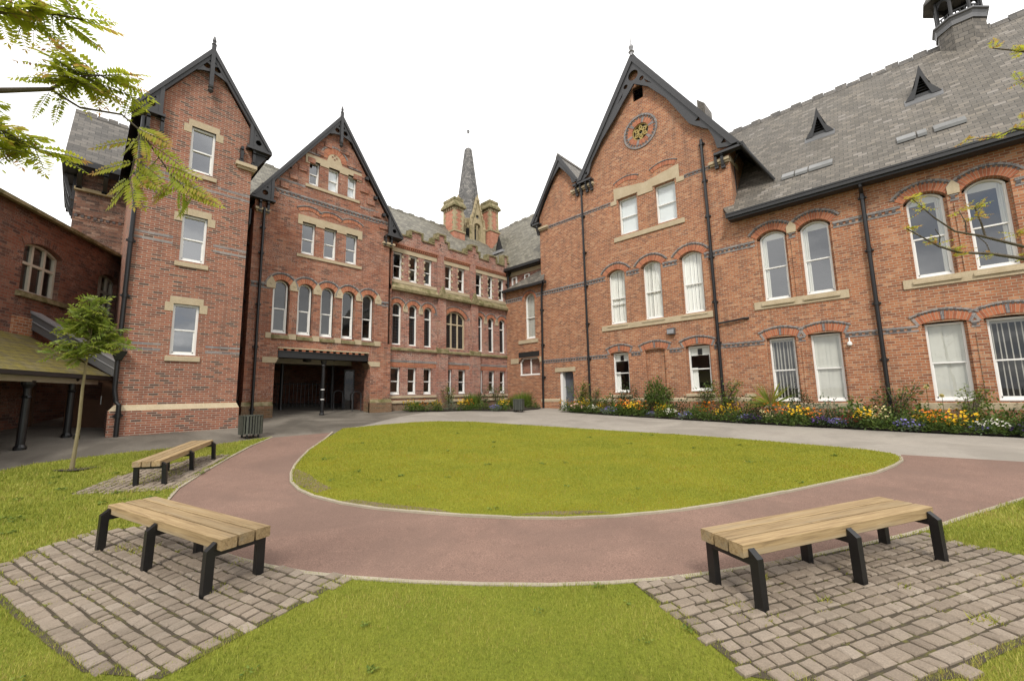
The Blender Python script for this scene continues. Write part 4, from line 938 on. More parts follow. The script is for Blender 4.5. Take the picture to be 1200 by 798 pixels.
# ================================================================== THE ARCHWAY BUILDING
FM = FC(17.4)
arch = thing('archway_building', 'red brick gabled house over a wide dark archway, five tall arched windows in a row', 'building', (7, 17.4, 1.0))
PZ = [(5.11, 0.3), (9.00, 0.3), (9.00, 2.92), (8.93, 3.10), (8.86, 3.20), (8.86, 3.60), (5.22, 3.60), (5.22, 3.22), (5.18, 3.10), (5.11, 2.98)]
top3 = [(6.03, 6.45), (6.83, 7.30), (7.69, 8.10)]; mid3 = [(5.86, 6.39), (6.75, 7.28), (7.70, 8.23)]
c5 = [(4.96, 5.48), (5.87, 6.38), (6.77, 7.27), (7.67, 8.17), (8.59, 9.08)]
holes = [PZ]+[wpoly(a, b, 10.62, 11.68) for a, b in top3]+[wpoly(a, b, 7.55, 8.90) for a, b in mid3]+[wpoly(a-0.05, b+0.05, 4.18, 6.0, 0.30) for a, b in c5]
mb = MB(); mb.sheet(FM, [(4.12, 0.3), (9.98, 0.3), (9.98, 4.1), (9.82, 4.1), (9.82, 9.98), (7.25, 13.92), (4.12, 9.32)], holes)
for h in holes[1:]: mb.reveal(FM, h, 0, -0.24)
mb.reveal(FM, PZ, 0, -0.55)
mb.face([(9.98, 17.4, 0.3), (9.98, 18.2, 0.3), (9.98, 18.2, 9.2), (9.98, 17.4, 9.2)])
mb.face([(4.12, 17.4, 0.3), (4.12, 24, 0.3), (4.12, 24, 9.1), (4.12, 17.4, 9.1)])
mb.fbox(FM, 4.10, 5.11, 0.3, 1.42, -0.1, 0.07); mb.fbox(FM, 9.0, 10.05, 0.3, 1.42, -0.1, 0.07)
for i in range(2): pass
# corbelled steps of brick under the bargeboard
for s_ in (-1, 1):
    for k in range(7):
        t = (k+0.6)/7.6; x = 7.14+s_*2.52*(1-t); z = 9.75+3.75*t-0.32
        mb.fbox(FM, x-0.20, x+0.10 if s_ < 0 else x+0.20, z-0.13, z+0.10, -0.05, 0.05)
mb.build('wall', 'brick_arch_house', arch)
mb = MB(); bl = MB()
for a, b in c5: hood(mb, FM, 0.5*(a+b), 6.0, 0.5*(b-a)+0.05, 0.30, 0.20, 0.10, mb2=bl, keys=False, dent=False, ext=0.02)
for a, b in mid3: hood(mb, FM, 0.5*(a+b), 9.30, 0.5*(b-a)+0.13, 0.13, 0.14, 0.07, mb2=bl, keys=False, dent=False)
mb.p('brick_arch'); bl.p('hood_mould'); zc, r, a_ = 12.05, 0.40, math.pi*0.5
mb.arc(FM, 7.06, zc, 0.30, 0.58, -a_, a_, -0.05, 0.02, 20)
bl.arc(FM, 7.06, zc, 0.585, 0.66, -a_, a_, -0.05, 0.03, 20)
mb.p('dentil_course')
for i in range(13): mb.fbox(FM, 5.24+i*0.275, 5.38+i*0.275, 3.50, 3.60, -0.3, 0.03)
mb.build('brick_arch', 'brick_orange', arch)
bl.auto = 'hood_mould'; bl.fbox(FM, 5.9, 6.42, 12.0, 12.06, -0.05, 0.03); bl.fbox(FM, 7.7, 8.3, 12.0, 12.06, -0.05, 0.03)
bl.auto = None; dentil_band(bl, FM, 4.3, 9.75, 9.90, [], 0.22)
dentil_band(bl, FM, 4.15, 9.82, 5.98, [(4.80, 9.25)], 0.22)
bl.auto = 'blue_brick_band'; bl.fbox(FM, 4.75, 5.9, 10.40, 10.48, -0.05, 0.006); bl.fbox(FM, 8.3, 9.2, 10.30, 10.38, -0.05, 0.006)
bl.build('blue_brick_band', ['brick_blue', 'brick_dark'], arch)
mb = MB('stone_lintel')
mb.prism(FM, [(5.86, 11.52), (6.03, 11.52), (6.03, 11.68), (6.45, 11.68), (6.45, 11.6), (6.83, 11.6), (6.83, 11.68), (7.30, 11.68), (7.30, 11.6), (7.69, 11.6), (7.69, 11.68), (8.10, 11.68), (8.10, 11.52), (8.32, 11.52), (8.32, 11.93), (7.40, 11.93), (7.36, 12.06), (6.76, 12.06), (6.72, 11.93), (5.86, 11.93)], -0.1, 0.03)
mb.auto = 'roundel'; mb.prism(FM, [(6.77, 12.06), (7.35, 12.06), (7.33, 12.22), (7.24, 12.34), (7.06, 12.40), (6.88, 12.34), (6.79, 12.22)], -0.05, 0.014, [circ(7.06+0.09*c_, 12.19+0.09*s_, 0.05, 8) for c_, s_ in ((1, 0), (-1, 0), (0, 1), (0, -1))])
mb.auto = 'window_sill'; mb.fbox(FM, 5.9, 8.25, 10.47, 10.62, -0.15, 0.04, cham=0.03)
mb.auto = 'stone_lintel'; mb.prism(FM, [(5.68, 8.77), (5.86, 8.77), (5.86, 8.90), (6.39, 8.90), (6.39, 8.82), (6.75, 8.82), (6.75, 8.90), (7.28, 8.90), (7.28, 8.82), (7.70, 8.82), (7.70, 8.90), (8.23, 8.90), (8.23, 8.77), (8.43, 8.77), (8.43, 9.18), (5.68, 9.18)], -0.1, 0.03)
mb.auto = 'window_sill'; mb.fbox(FM, 5.69, 8.44, 7.39, 7.54, -0.15, 0.045, cham=0.03)
mb.auto = 'stone_springer'
for x0, x1 in ((4.73, 4.93), (5.53, 5.82), (6.43, 6.72), (7.32, 7.62), (8.22, 8.54), (9.13, 9.45)):
    mb.fbox(FM, x0, x1, 3.97, 4.18, -0.1, 0.03)
    xm = 0.5*(x0+x1); mb.prism(FM, [(xm-0.15, 5.92), (xm+0.15, 5.92), (xm+0.17, 6.12), (xm, 6.40), (xm-0.17, 6.12)], -0.1, 0.035); mb.prism(FM, circ(xm, 6.12, 0.05, 10), 0.0, 0.05)
mb.auto = 'stone_corbel'; mb.prism(FM, [(4.68, 3.03), (5.12, 3.03), (5.22, 3.20), (5.22, 3.25), (4.68, 3.25)], -0.5, 0.02); mb.prism(FM, [(9.45, 3.03), (9.0, 3.03), (8.86, 3.20), (8.86, 3.25), (9.45, 3.25)], -0.5, 0.02)
mb.fbox(FM, 4.12, 4.62, 8.88, 8.97, -0.1, 0.14); mb.fbox(FM, 4.16, 4.58, 8.80, 8.88, -0.1, 0.07); mb.fbox(FM, 9.44, 10.05, 8.88, 8.97, -0.1, 0.14); mb.fbox(FM, 9.48, 10.0, 8.80, 8.88, -0.1, 0.07)
mb.auto = 'stone_lintel'; mb.fbox(FM, 5.18, 8.9, 3.60, 3.65, -0.2, 0.05)
mb.build('stone_dressing', 'stone', arch)
mb = MB('window_sill')
for a, b in c5: mb.fbox(FM, a-0.03, b+0.06, 3.97, 4.19, -0.2, 0.06, cham=0.1)
for a, b in ((4.08, 5.11), (9.0, 10.06)): mb.p('plinth_course'); mb.hexa([FM.P(a, 1.42, 0.075), FM.P(b, 1.42, 0.075), FM.P(b, 1.42, -0.1), FM.P(a, 1.42, -0.1), FM.P(a+0.02, 1.57, 0.004), FM.P(b-0.02, 1.57, 0.004), FM.P(b-0.02, 1.57, -0.1), FM.P(a+0.02, 1.57, -0.1)])
mb.build('mossy_sill', 'stone_mossy', arch)
for i, (a, b) in enumerate(top3): window(arch, FM, a, b, 10.62, 11.68, 0, 0.12, fw=0.045, pane='glass_sky', seed=60+i, blind='cool' if i else None)
for i, (a, b) in enumerate(mid3): window(arch, FM, a, b, 7.55, 8.90, 0, 0.12, fw=0.05, pane='glass_sky', seed=64+i)
for i, (a, b) in enumerate(c5): window(arch, FM, a, b, 4.2, 6.0, 0.29, 0.16, fw=0.05, seed=70+i, pane='glass')
gable_roof(arch, 17.20, 24.2, 3.94, 7.25, 10.41, 9.38, 14.26, 'slate_dark')
barge(arch, FC(17.25), 3.99, 7.25, 10.38, 9.38, 14.20, wd=0.17, pend=1.25, collar=0.66, foot_w=0.66, hole_r=0.11)
mb = MB()
for u in (4.28, 4.55, 9.56, 9.86): bracket(mb, FM, u, 9.28, 0.34, 0.16, 0.08)
mb.auto = 'purlin_end'
for x, z in ((5.25, 11.3), (5.95, 12.4), (8.55, 12.0), (9.0, 11.2), (9.45, 10.5)): mb.fbox(FM, x-0.07, x+0.07, z-0.30, z-0.16, 0, 0.15)
mb.build('eaves_bracket', 'black_board', arch)
mb = MB(); mb.fbox(FM, 5.20, 8.88, 3.27, 3.50, -0.35, 0.0); mb.fbox(FM, 5.20, 8.88, 3.25, 3.28, -0.35, 0.05); mb.fbox(FM, 5.20, 8.88, 3.49, 3.52, -0.35, 0.05); mb.build('iron_beam', 'black', arch)
mb = MB(); gzc = gz(6.97, 17.4); mb.lathe((6.97, 17.46, gzc-0.05), [(0.10, 0), (0.10, 0.10), (0.075, 0.14), (0.072, 2.0), (0.09, 2.06), (0.075, 2.1), (0.13, 2.27)], 12); co = mb.build('iron_column', 'black', arch)
mb = MB()
for z in (0.62, 1.02): mb.lathe((6.97, 17.46, gzc+z), [(0.076, 0), (0.076, 0.035)], 12)
mb.build('white_band', 'white', co)
pipe(arch, FM, [(4.42, 9.0, 0.12), (4.42, 7.0, 0.1), (4.42, 0.7, 0.1)], 0.05, [(4.42, z, 0.1) for z in (8.2, 7.2, 5.2, 3.6, 1.3)])
# the undercroft behind the archway
rooms(arch, FM, 4.2, 9.75, (3.7, 6.9, 9.3), -2.4); mb = MB('ceiling'); yb = 23.5
mb.box(4.2, 10.2, 17.9, yb, 3.42, 3.60); mb.box(4.2, 10.2, 19.6, 19.85, 3.20, 3.42); mb.build('ceiling', 'plaster', arch)
mb = MB()
mb.face([(9.6, 17.9, 0.5), (9.6, yb, 0.5), (9.6, yb, 3.5), (9.6, 17.9, 3.5)]); mb.face([(4.3, 17.9, 0.5), (4.3, yb, 0.5), (4.3, yb, 3.5), (4.3, 17.9, 3.5)])
FU = FC(yb); gate = [(6.1, 0.5), (6.9, 0.5), (6.9, 2.9), (6.1, 2.9)]; mb.sheet(FU, [(4.3, 0.4), (9.6, 0.4), (9.6, 3.5), (4.3, 3.5)], [gate])
mb.fbox(FM, 9.15, 9.6, 0.5, 3.4, -2.2, -0.6)
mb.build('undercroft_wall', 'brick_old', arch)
mb = MB()
for x, y in ((6.1, 19.7), (8.3, 19.7)): mb.p('iron_column'); mb.lathe((x, y, gz(x, y)-0.05), [(0.09, 0), (0.07, 0.2), (0.07, 2.1), (0.12, 2.3)], 10)
mb.build('iron_column', 'black', arch)
mb = MB()
for k in range(16): mb.tube([(6.05+k*0.17, 20.6, 0.9), (6.05+k*0.17, 20.6, 2.4)], 0.014, 5)
for z in (1.1, 2.35): mb.tube([(6.0, 20.6, z), (8.7, 20.6, z)], 0.02, 5)
mb.build('gate_grille', 'black_board', arch)
FD = FA((8.72, 19.4, 0), (0.92, -0.39, 0), (-0.39, -0.92, 0))
mb = MB()
for a, b in ((0.0, 0.46), (0.48, 0.94)): mb.ring(FD, wpoly(a, b, 1.0, 3.0), wpoly(a+0.05, b-0.05, 1.15, 2.92), -0.04, 0.0)
gd = mb.build('glass_door', 'black_board', arch)
mb = MB()
for a, b in ((0.05, 0.41), (0.53, 0.89)): mb.face([FD.P(*q, -0.02) for q in wpoly(a, b, 1.1, 2.95)])
mb.build('pane', 'glass_dim', gd)
mb = MB()
for u in (0.41, 0.53): mb.tube([FD.P(u, 1.85, 0.0), FD.P(u, 1.85, 0.06), FD.P(u, 2.15, 0.06), FD.P(u, 2.15, 0.0)], 0.013, 6)
mb.build('handle', 'steel', gd)
mb = MB(); mb.lathe((6.75, 18.7, 3.22), [(0.02, 0), (0.16, 0.02), (0.18, 0.10), (0.06, 0.2)], 12); mb.build('ceiling_lamp', 'black', arch)
for i, (x, y) in enumerate(((8.05, 18.9), (8.62, 18.25))):
    h = thing('cycle_hoop', ('steel cycle hoop standing in the dark archway, the farther of two' if i == 0 else 'steel cycle hoop in the archway close to the right jamb'), 'cycle stand', (x, y, gz(x, y)), 0, 'steel hoops in the archway')
    mb = MB(); pts = [(-0.0, 0, -0.05), (0, 0, 0.75)]+[(0.2-0.2*math.cos(t*math.pi/6), 0, 0.75+0.13*math.sin(t*math.pi/6)) for t in range(1, 6)]+[(0.4, 0, 0.75), (0.4, 0, -0.05)]
    mb.tube(pts, 0.022, 8); mb.build('hoop', 'grey_board', h, off=(0, 0, 0))

# the narrow link between tower and archway house
link = thing('link_wall', 'shadowed strip of old brick with thick black pipes between the tower and the archway house', 'building', (3.8, 18.2, 0.9))
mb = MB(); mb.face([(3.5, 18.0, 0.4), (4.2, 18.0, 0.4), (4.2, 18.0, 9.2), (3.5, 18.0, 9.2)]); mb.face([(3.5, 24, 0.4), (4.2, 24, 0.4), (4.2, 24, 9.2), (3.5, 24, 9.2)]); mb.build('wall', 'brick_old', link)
FL_ = FC(18.0)
pipe(link, FL_, [(4.02, 8.9, 0.45), (4.02, 8.3, 0.4), (3.98, 7.9, 0.2), (3.98, 0.7, 0.2)], 0.07, [(3.98, z, 0.2) for z in (7.6, 5.4, 3.4, 1.6)])
pipe(link, FL_, [(3.78, 9.0, 0.2), (3.78, 0.7, 0.2)], 0.06, [(3.78, z, 0.2) for z in (7.2, 5.0, 3.0)])

# ================================================================== THE CENTRAL RANGE
FZ = FC(17.65)
rng_ = thing('central_range', 'three storey red and white flecked brick range with stepped mossy parapet, in the middle distance', 'building', (14, 17.65, 1.0))
zt = [(10.19, 10.70), (11.09, 11.58), (11.98, 12.47), (13.33, 13.79), (14.21, 14.70), (15.54, 16.03), (16.49, 16.92), (17.37, 17.86)]
zm_ = [(10.20, 10.69), (11.12, 11.58), (12.01, 12.47), (15.60, 16.05), (16.49, 16.95), (17.41, 17.88)]
zg = [(10.16, 10.67), (11.08, 11.57), (12.0, 12.48), (13.44, 13.80), (14.23, 14.73), (15.74, 16.03), (16.48, 16.96), (17.38, 17.83)]
m4 = (13.35, 14.71)
holes = [wpoly(a, b, 7.38, 8.76) for a, b in zt]+[wpoly(a, b, 4.15, 5.96, 0.25) for a, b in zm_]+[wpoly(a, b, 1.74, 3.06) for a, b in zg]+[wpoly(m4[0], m4[1], 4.16, 5.86, 0.38)]
mb = MB(); mb.sheet(FZ, [(9.8, 0.3), (18.35, 0.3), (18.35, 9.2), (9.8, 9.2)], holes)
for h in holes: mb.reveal(FZ, h, 0, -0.2)
mb.face([(18.35, 14.7, 0.3), (18.35, 17.65, 0.3), (18.35, 17.65, 9.4), (18.35, 14.7, 9.4)])
mb.face([(3.6, 26, 0.3), (26, 26, 0.3), (26, 26, 9.2), (3.6, 26, 9.2)])
for x in (3.6, 22.9): mb.face([(x, 17.9, 0.3), (x, 26, 0.3), (x, 26, 9.0), (x, 22, 13.1), (x, 17.9, 9.1)])
mb.face([(18.1, 23.9, 9.0), (26, 23.9, 9.0), (22, 23.9, 14.5)]); mb.face([(26, 14.8, 0.3), (26, 26, 0.3), (26, 26, 9.4), (26, 14.8, 9.4)])
rooms(rng_, FZ, 9.9, 18.2, (0.9, 3.6, 6.7, 9.1), -2.4)
# parapet with raised merlons
par = [(9.9, 9.15), (18.35, 9.15), (18.35, 9.90), (18.2, 9.90), (18.2, 10.30), (17.85, 10.30), (17.85, 9.66), (17.24, 9.66), (17.24, 10.03), (16.52, 10.03), (16.52, 9.66), (15.84, 9.66), (15.84, 10.0), (15.62, 10.0), (15.62, 10.32), (15.20, 10.32), (15.20, 10.0), (14.84, 10.0), (14.84, 9.68), (13.56, 9.68), (13.56, 10.0), (13.32, 10.0), (13.32, 10.34), (12.84, 10.34), (12.84, 10.02), (12.54, 10.02), (12.54, 9.68), (11.84, 9.68), (11.84, 10.04), (11.14, 10.04), (11.14, 9.68), (9.9, 9.68)]
mb.prism(FZ, par, -0.30, 0.0, [[(12.96, 9.62), (13.04, 9.62), (13.04, 9.84), (12.96, 9.84)], [(15.38, 9.62), (15.46, 9.62), (15.46, 9.84), (15.38, 9.84)]])
# piers
for x0, x1 in ((12.78, 13.38), (15.05, 15.66)):
    mb.p('pier'); mb.fbox(FZ, x0, x1, 0.3, 3.9, -0.05, 0.20); mb.fbox(FZ, x0+0.03, x1-0.08, 3.9, 7.0, -0.05, 0.14); mb.fbox(FZ, x0, x1-0.18, 6.9, 9.18, -0.05, 0.06)
mb.build('wall', 'brick_range', rng_)
mb = MB('coping_stone')
for i in range(len(par)):
    (x0, z0), (x1, z1) = par[i], par[(i+1) % len(par)]
    if abs(z0-z1) < 1e-6 and z0 > 9.5: a, b = min(x0, x1), max(x0, x1); mb.fbox(FZ, a-0.05, b+0.05, z0, z0+0.11, -0.36, 0.06, cham=0.04)
    elif abs(x0-x1) < 1e-6 and min(z0, z1) > 9.5:   # coping returns down the sides
        s_ = 1 if z1 > z0 else -1; mb.fbox(FZ, x0-0.07, x0+0.05, min(z0, z1)+0.11, max(z0, z1)+0.002, -0.355, 0.055)
mb.build('parapet_coping', 'stone_mossy', rng_)
mb = MB()
for a, b in ((9.98, 12.82), (13.26, 15.08), (15.52, 18.34)):   # red corbel table
    x = a; mb.p('corbel_table')
    mb.fbox(FZ, a, b, 9.12, 9.18, -0.05, 0.09); mb.fbox(FZ, a, b, 8.98, 9.02, -0.05, 0.03)
    while x < b-0.05: mb.fbox(FZ, x, x+0.06, 9.02, 9.12, -0.05, 0.07); x += 0.12
for a, b in zm_: hood(mb, FZ, 0.5*(a+b), 5.96, 0.5*(b-a)+0.03, 0.26, 0.19, 0.05, mb2=None)
hood(mb, FZ, 14.03, 5.86, 0.70, 0.40, 0.20, 0.05)
for a, b in ((10.0, 12.75), (13.42, 15.0), (15.7, 17.9)): mb.p('flat_arch'); mb.fbox(FZ, a, b, 3.09, 3.30, -0.05, 0.008)
mb.build('brick_arch', 'brick_orange', rng_)
bl = MB()
for a, b in zm_: hood(MB(), FZ, 0.5*(a+b), 5.96, 0.5*(b-a)+0.03, 0.26, 0.19, 0.08, mb2=bl, keys=False, dent=False)
hood(MB(), FZ, 14.03, 5.86, 0.70, 0.40, 0.20, 0.06, mb2=bl, keys=False, dent=False)
bl.auto = 'blue_brick_band'
for a, b in ((9.85, 12.8), (13.36, 15.05), (15.6, 18.0)): bl.fbox(FZ, a, b, 3.32, 3.42, -0.05, 0.02)
for a, b in segs(9.85, 18.0, [(10.0, 10.8), (10.9, 11.75), (11.85, 12.62), (13.2, 14.85), (15.42, 16.2), (16.35, 17.1), (17.25, 18.0)]): bl.fbox(FZ, a, b, 5.86, 5.98, -0.05, 0.16 if 12.7 < a < 13.3 or 15 < a < 15.6 else 0.015)
bl.build('blue_brick_band', ['brick_blue', 'brick_dark'], rng_)
mb = MB('stone_course')
for a, b in ((9.98, 12.76), (13.2, 15.03), (15.5, 18.2)):
    mb.fbox(FZ, a, b, 8.76, 8.97, -0.1, 0.02); mb.fbox(FZ, a, b, 7.20, 7.38, -0.12, 0.03, cham=0.02)
mb.auto = 'stone_springer'
for x in (10.89, 11.79, 16.26, 17.17): mb.prism(FZ, [(x-0.12, 5.80), (x+0.12, 5.80), (x+0.14, 6.05), (x, 6.26), (x-0.14, 6.05)], -0.1, 0.03)
for i in range(len(zt)-1):
    if zt[i+1][0]-zt[i][1] < 0.6:   # quoined stone jambs between the top lights
        for s_ in (zt[i][1], zt[i+1][0]):
            mb.auto = None; mb.p('quoin_stones')
            for k in range(4): mb.fbox(FZ, s_-0.06, s_+0.06, 7.5+k*0.34, 7.5+k*0.34+0.11, -0.05, 0.006)
mb.auto = 'stone_course'
for a, b in ((10.0, 12.76), (13.4, 15.03), (15.7, 18.2)): mb.fbox(FZ, a, b, 1.60, 1.73, -0.12, 0.05, cham=0.04); mb.fbox(FZ, a, b, 1.36, 1.50, -0.05, 0.06, cham=0.05)
mb.build('stone_dressing', 'stone', rng_)
mb = MB()
for a, b in ((9.98, 12.76), (13.3, 15.03), (15.6, 18.25)):
    mb.p('mossy_string'); mb.hexa([FZ.P(a, 6.80, 0.20), FZ.P(b, 6.80, 0.20), FZ.P(b, 6.80, -0.05), FZ.P(a, 6.80, -0.05), FZ.P(a, 6.92, 0.22), FZ.P(b, 6.92, 0.22), FZ.P(b, 7.20, 0.0), FZ.P(a, 7.20, 0.0)])
    mb.p('window_sill'); mb.fbox(FZ, a, b, 3.88, 4.13, -0.15, 0.08, cham=0.16)
for x0, x1 in ((12.80, 13.30), (15.08, 15.58)):
    mb.auto = 'pier_cap'; xm = 0.5*(x0+x1); mb.prism(FZ, [(x0-0.04, 6.80), (x1+0.04, 6.80), (xm, 7.46)], -0.02, 0.24); mb.fbox(FZ, x0-0.06, x1+0.10, 3.86, 4.20, -0.05, 0.24, cham=0.12)
mb.build('mossy_string', 'stone_mossy', rng_)
for i, (a, b) in enumerate(zt): window(rng_, FZ, a, b, 7.40, 8.76, 0, 0.10, fw=0.06, seed=80+i, sill_h=0.04)
for i, (a, b) in enumerate(zm_):
    window(rng_, FZ, a, b, 4.16, 5.96, 0.25, 0.10, fw=0.06, pane='glass_leaded', rail=False, bars_z=(5.60,), thick=0.06, seed=90+i, sill_h=0.04)
window(rng_, FZ, m4[0], m4[1], 4.17, 5.86, 0.37, 0.10, fw=0.07, mat='stone', pane='glass_leaded', rail=False, bars_u=(13.81, 14.25), bars_z=(5.52,), thick=0.075, seed=99, sill_h=0.04)
for i, (a, b) in enumerate(zg): window(rng_, FZ, a, b, 1.76, 3.06, 0, 0.10, fw=0.05, seed=100+i)
# slate roofs of the range and of the part behind the hall
mb = MB()
mb.slab([(3.5, 17.9, 9.15), (23, 17.9, 9.15), (23, 22.0, 13.17), (3.5, 22.0, 13.17)], 0.14, 0, 1); mb.slab([(3.5, 22, 13.17), (23, 22, 13.17), (23, 26.4, 8.9), (3.5, 26.4, 8.9)], 0.14, 0, 1)
mb.slab([(17.95, 14.78, 9.42), (17.95, 22, 9.42), (22, 24, 14.58), (22, 14.78, 14.58)], 0.14, 0, 1); mb.slab([(22, 14.78, 14.58), (22, 24, 14.58), (26.2, 24, 9.3), (26.2, 14.78, 9.3)], 0.14, 0, 1)
ridge_tiles(mb, (3.5, 22, 13.17), (17, 22, 13.17), 0.12, 0.4, 0.08, saw=0.06); ridge_tiles(mb, (22, 14.8, 14.58), (22, 21, 14.58), 0.12, 0.4, 0.08, saw=0.06)
rf = mb.build('roof', ['slate_green', 'black_board'], rng_)
mb = MB(); mb.box(17.85, 17.97, 14.78, 17.9, 9.30, 9.46); mb.box(17.97, 18.35, 14.78, 17.8, 9.26, 9.31); mb.build('gutter', 'black_board', rng_)
mb = MB(); mb.box(18.30, 18.352, 14.72, 17.6, 9.0, 9.25); mb.box(18.28, 18.352, 16.6, 17.1, 8.2, 8.4); mb.build('stone_course', 'stone', rng_)
window(rng_, FX(18.35), -17.35, -16.95, 8.1, 8.9, 0, -0.09, rail=False, seed=111); window(rng_, FX(18.35), -16.3, -15.9, 8.1, 8.9, 0, -0.09, rail=False, seed=112)
pipe(rng_, FZ, [(18.12, 9.3, 0.1), (18.12, 8.2, 0.12), (18.12, 7.2, 0.12)], 0.07, [(18.12, 8.5, 0.12)], boxhead=(18.12, 9.25, 0.12))
# small lucarne in the slates
yl, xl = 19.75, 19.75; zl = 9.42+(xl-17.95)*5.16/4.05; mb = MB(); F_ = FX(xl-0.1)
mb.prism(F_, [(-yl-0.32, zl-0.1), (-yl+0.32, zl-0.1), (-yl, zl+1.05)], -0.06, 0.06); lu = mb.build('roof_vent', 'black_board', rf)
mb = MB(); bk = xl+1.05/1.274
mb.face([F_.P(-yl, zl+1.07, 0.1), F_.P(-yl-0.4, zl-0.15, 0.1), (xl, yl+0.4, zl-0.02), (bk, yl, zl+1.07)]); mb.face([F_.P(-yl, zl+1.07, 0.1), (bk, yl, zl+1.07), (xl, yl-0.4, zl-0.02), F_.P(-yl+0.4, zl-0.15, 0.1)]); mb.build('vent_cheek', 'slate_green', lu)
mb = MB(); mb.box(xl-0.35, xl-0.1, yl-0.5, yl+0.5, zl-0.30, zl-0.12); mb.build('flashing', 'lead', lu)
# two tall chimneys
def chimney(x0, x1, y0, y1, zb, zt_, lab):
    mb = MB(); mb.box(x0, x1, y0, y1, zb, zt_-0.75); mb.box(x0-0.08, x1+0.08, y0-0.08, y1+0.08, zb, zt_-2.45); c = mb.build('chimney', 'brick_chimney', rf); c['label'] = lab
    mb = MB(); q = 0.14
    for cx_, cy_ in ((x0, y0), (x1, y0), (x0, y1), (x1, y1)):
        k = 0
        z = zb
        while z < zt_-0.8:
            ww = q if k % 2 else q*1.8
            mb.box(cx_-(ww if cx_ == x1 else 0.02), cx_+(ww if cx_ == x0 else 0.02), cy_-(0.02 if cy_ == y0 else ww), cy_+(ww if cy_ == y0 else 0.02), z, min(z+0.17, zt_-0.75)); z += 0.17; k += 1
    mb.box(x0-0.12, x1+0.12, y0-0.12, y1+0.12, zt_-2.55, zt_-2.42)
    n = 5
    for i in range(n):
        for sx in (x0-0.06, x1-0.02): mb.box(sx, sx+0.08, y0+(y1-y0)*(i+0.2)/n, y0+(y1-y0)*(i+0.6)/n, zt_-0.95, zt_-0.75)
        for sy in (y0-0.06, y1-0.02): mb.box(x0+(x1-x0)*(i+0.2)/n, x0+(x1-x0)*(i+0.6)/n, sy, sy+0.08, zt_-0.95, zt_-0.75)
    mb.build('stone_dressing', 'stone_weathered', c)
    mb = MB(); a = 0.16
    mb.box(x0-a, x1+a, y0-a, y1+a, zt_-0.75, zt_-0.62)
    mb.hexa([(x0-a, y0-a, zt_-0.62), (x1+a, y0-a, zt_-0.62), (x1+a, y1+a, zt_-0.62), (x0-a, y1+a, zt_-0.62), (x0+0.02, y0+0.02, zt_-0.25), (x1-0.02, y0+0.02, zt_-0.25), (x1-0.02, y1-0.02, zt_-0.25), (x0+0.02, y1-0.02, zt_-0.25)])
    mb.box(x0-0.02, x1+0.02, y0-0.02, y1+0.02, zt_-0.27, zt_-0.08)
    for i in range(3): mb.lathe((0.5*(x0+x1), y0+(y1-y0)*(i+0.5)/3, zt_-0.08), [(0.10, 0), (0.085, 0.1)], 8)
    mb.build('chimney_cap', 'stone_mossy', c)
chimney(16.62, 17.38, 21.0, 22.2, 11.5, 15.15, 'left chimney of red brick with stone quoins')
chimney(20.10, 20.95, 21.2, 22.2, 11.5, 16.2, 'right chimney of red brick with stone quoins')

# ================================================================== THE SPIRE
sp = thing('spire', 'slender slate spire with a stone lucarne rising between two chimneys', 'spire', (19.15, 22.5, 12.5))
a8 = math.pi/8; c0 = (19.15, 22.5, 0)
mb = MB(); mb.lathe(c0, [(1.02, 14.35), (0.92, 14.9), (0.80, 16.4), (0.30, 20.15), (0.22, 20.28)], 8, 0, a8); mb.build('slate_cone', 'slate_spire', sp)
mb = MB(); mb.lathe(c0, [(0.9, 12.2), (0.86, 13.9), (0.98, 14.1), (1.04, 14.36), (0.95, 14.4)], 8, 0, a8); dm = mb.build('stone_drum', 'stone_weathered', sp)
mb = MB()
for k in range(8):
    t = k*math.pi/4; F_ = FA((c0[0]+0.81*math.cos(t), c0[1]+0.81*math.sin(t), 0), (-math.sin(t), math.cos(t), 0), (math.cos(t), math.sin(t), 0))
    mb.prism(F_, wpoly(-0.15, 0.15, 12.6, 13.4, 0.26), -0.05, 0.05)
mb.build('opening', 'dark', dm)
for k in (0, 2, 4, 6):   # gabled gothic lucarnes on the four main sides
    t = math.pi+k*math.pi/4+0.0; N = (math.cos(t), math.sin(t), 0); U = (-math.sin(t), math.cos(t), 0)
    F_ = FA((c0[0]+0.98*N[0], c0[1]+0.98*N[1], 0), U, N); mb = MB()
    mb.prism(F_, [(-0.62, 12.2), (0.62, 12.2), (0.56, 13.9), (0.66, 13.95), (0.0, 16.1), (-0.66, 13.95), (-0.56, 13.9)], -0.22, 0.0, [wpoly(-0.30, 0.30, 12.3, 13.55, 0.5), circ(0, 14.55, 0.15, 10)])
    mb.prism(F_, [(-0.68, 13.9), (-0.58, 13.9), (0, 15.85), (0.58, 13.9), (0.68, 13.9), (0.0, 16.25)], -0.02, 0.07)
    mb.fbox(F_, -0.04, 0.04, 12.3, 13.9, -0.12, -0.04)
    for s_ in (-1, 1):
        mb.lathe(F_.P(s_*0.66, 0, 0.0), [(0.10, 12.2), (0.10, 13.6), (0.14, 13.7), (0.10, 13.85), (0.02, 14.5)], 6)
        for j in range(1, 6): mb.fbox(F_, s_*0.62*(1-j/6)-0.05, s_*0.62*(1-j/6)+0.05, 13.95+j*0.36, 14.05+j*0.36, -0.02, 0.1)
    mb.build('lucarne', 'stone_weathered', sp)
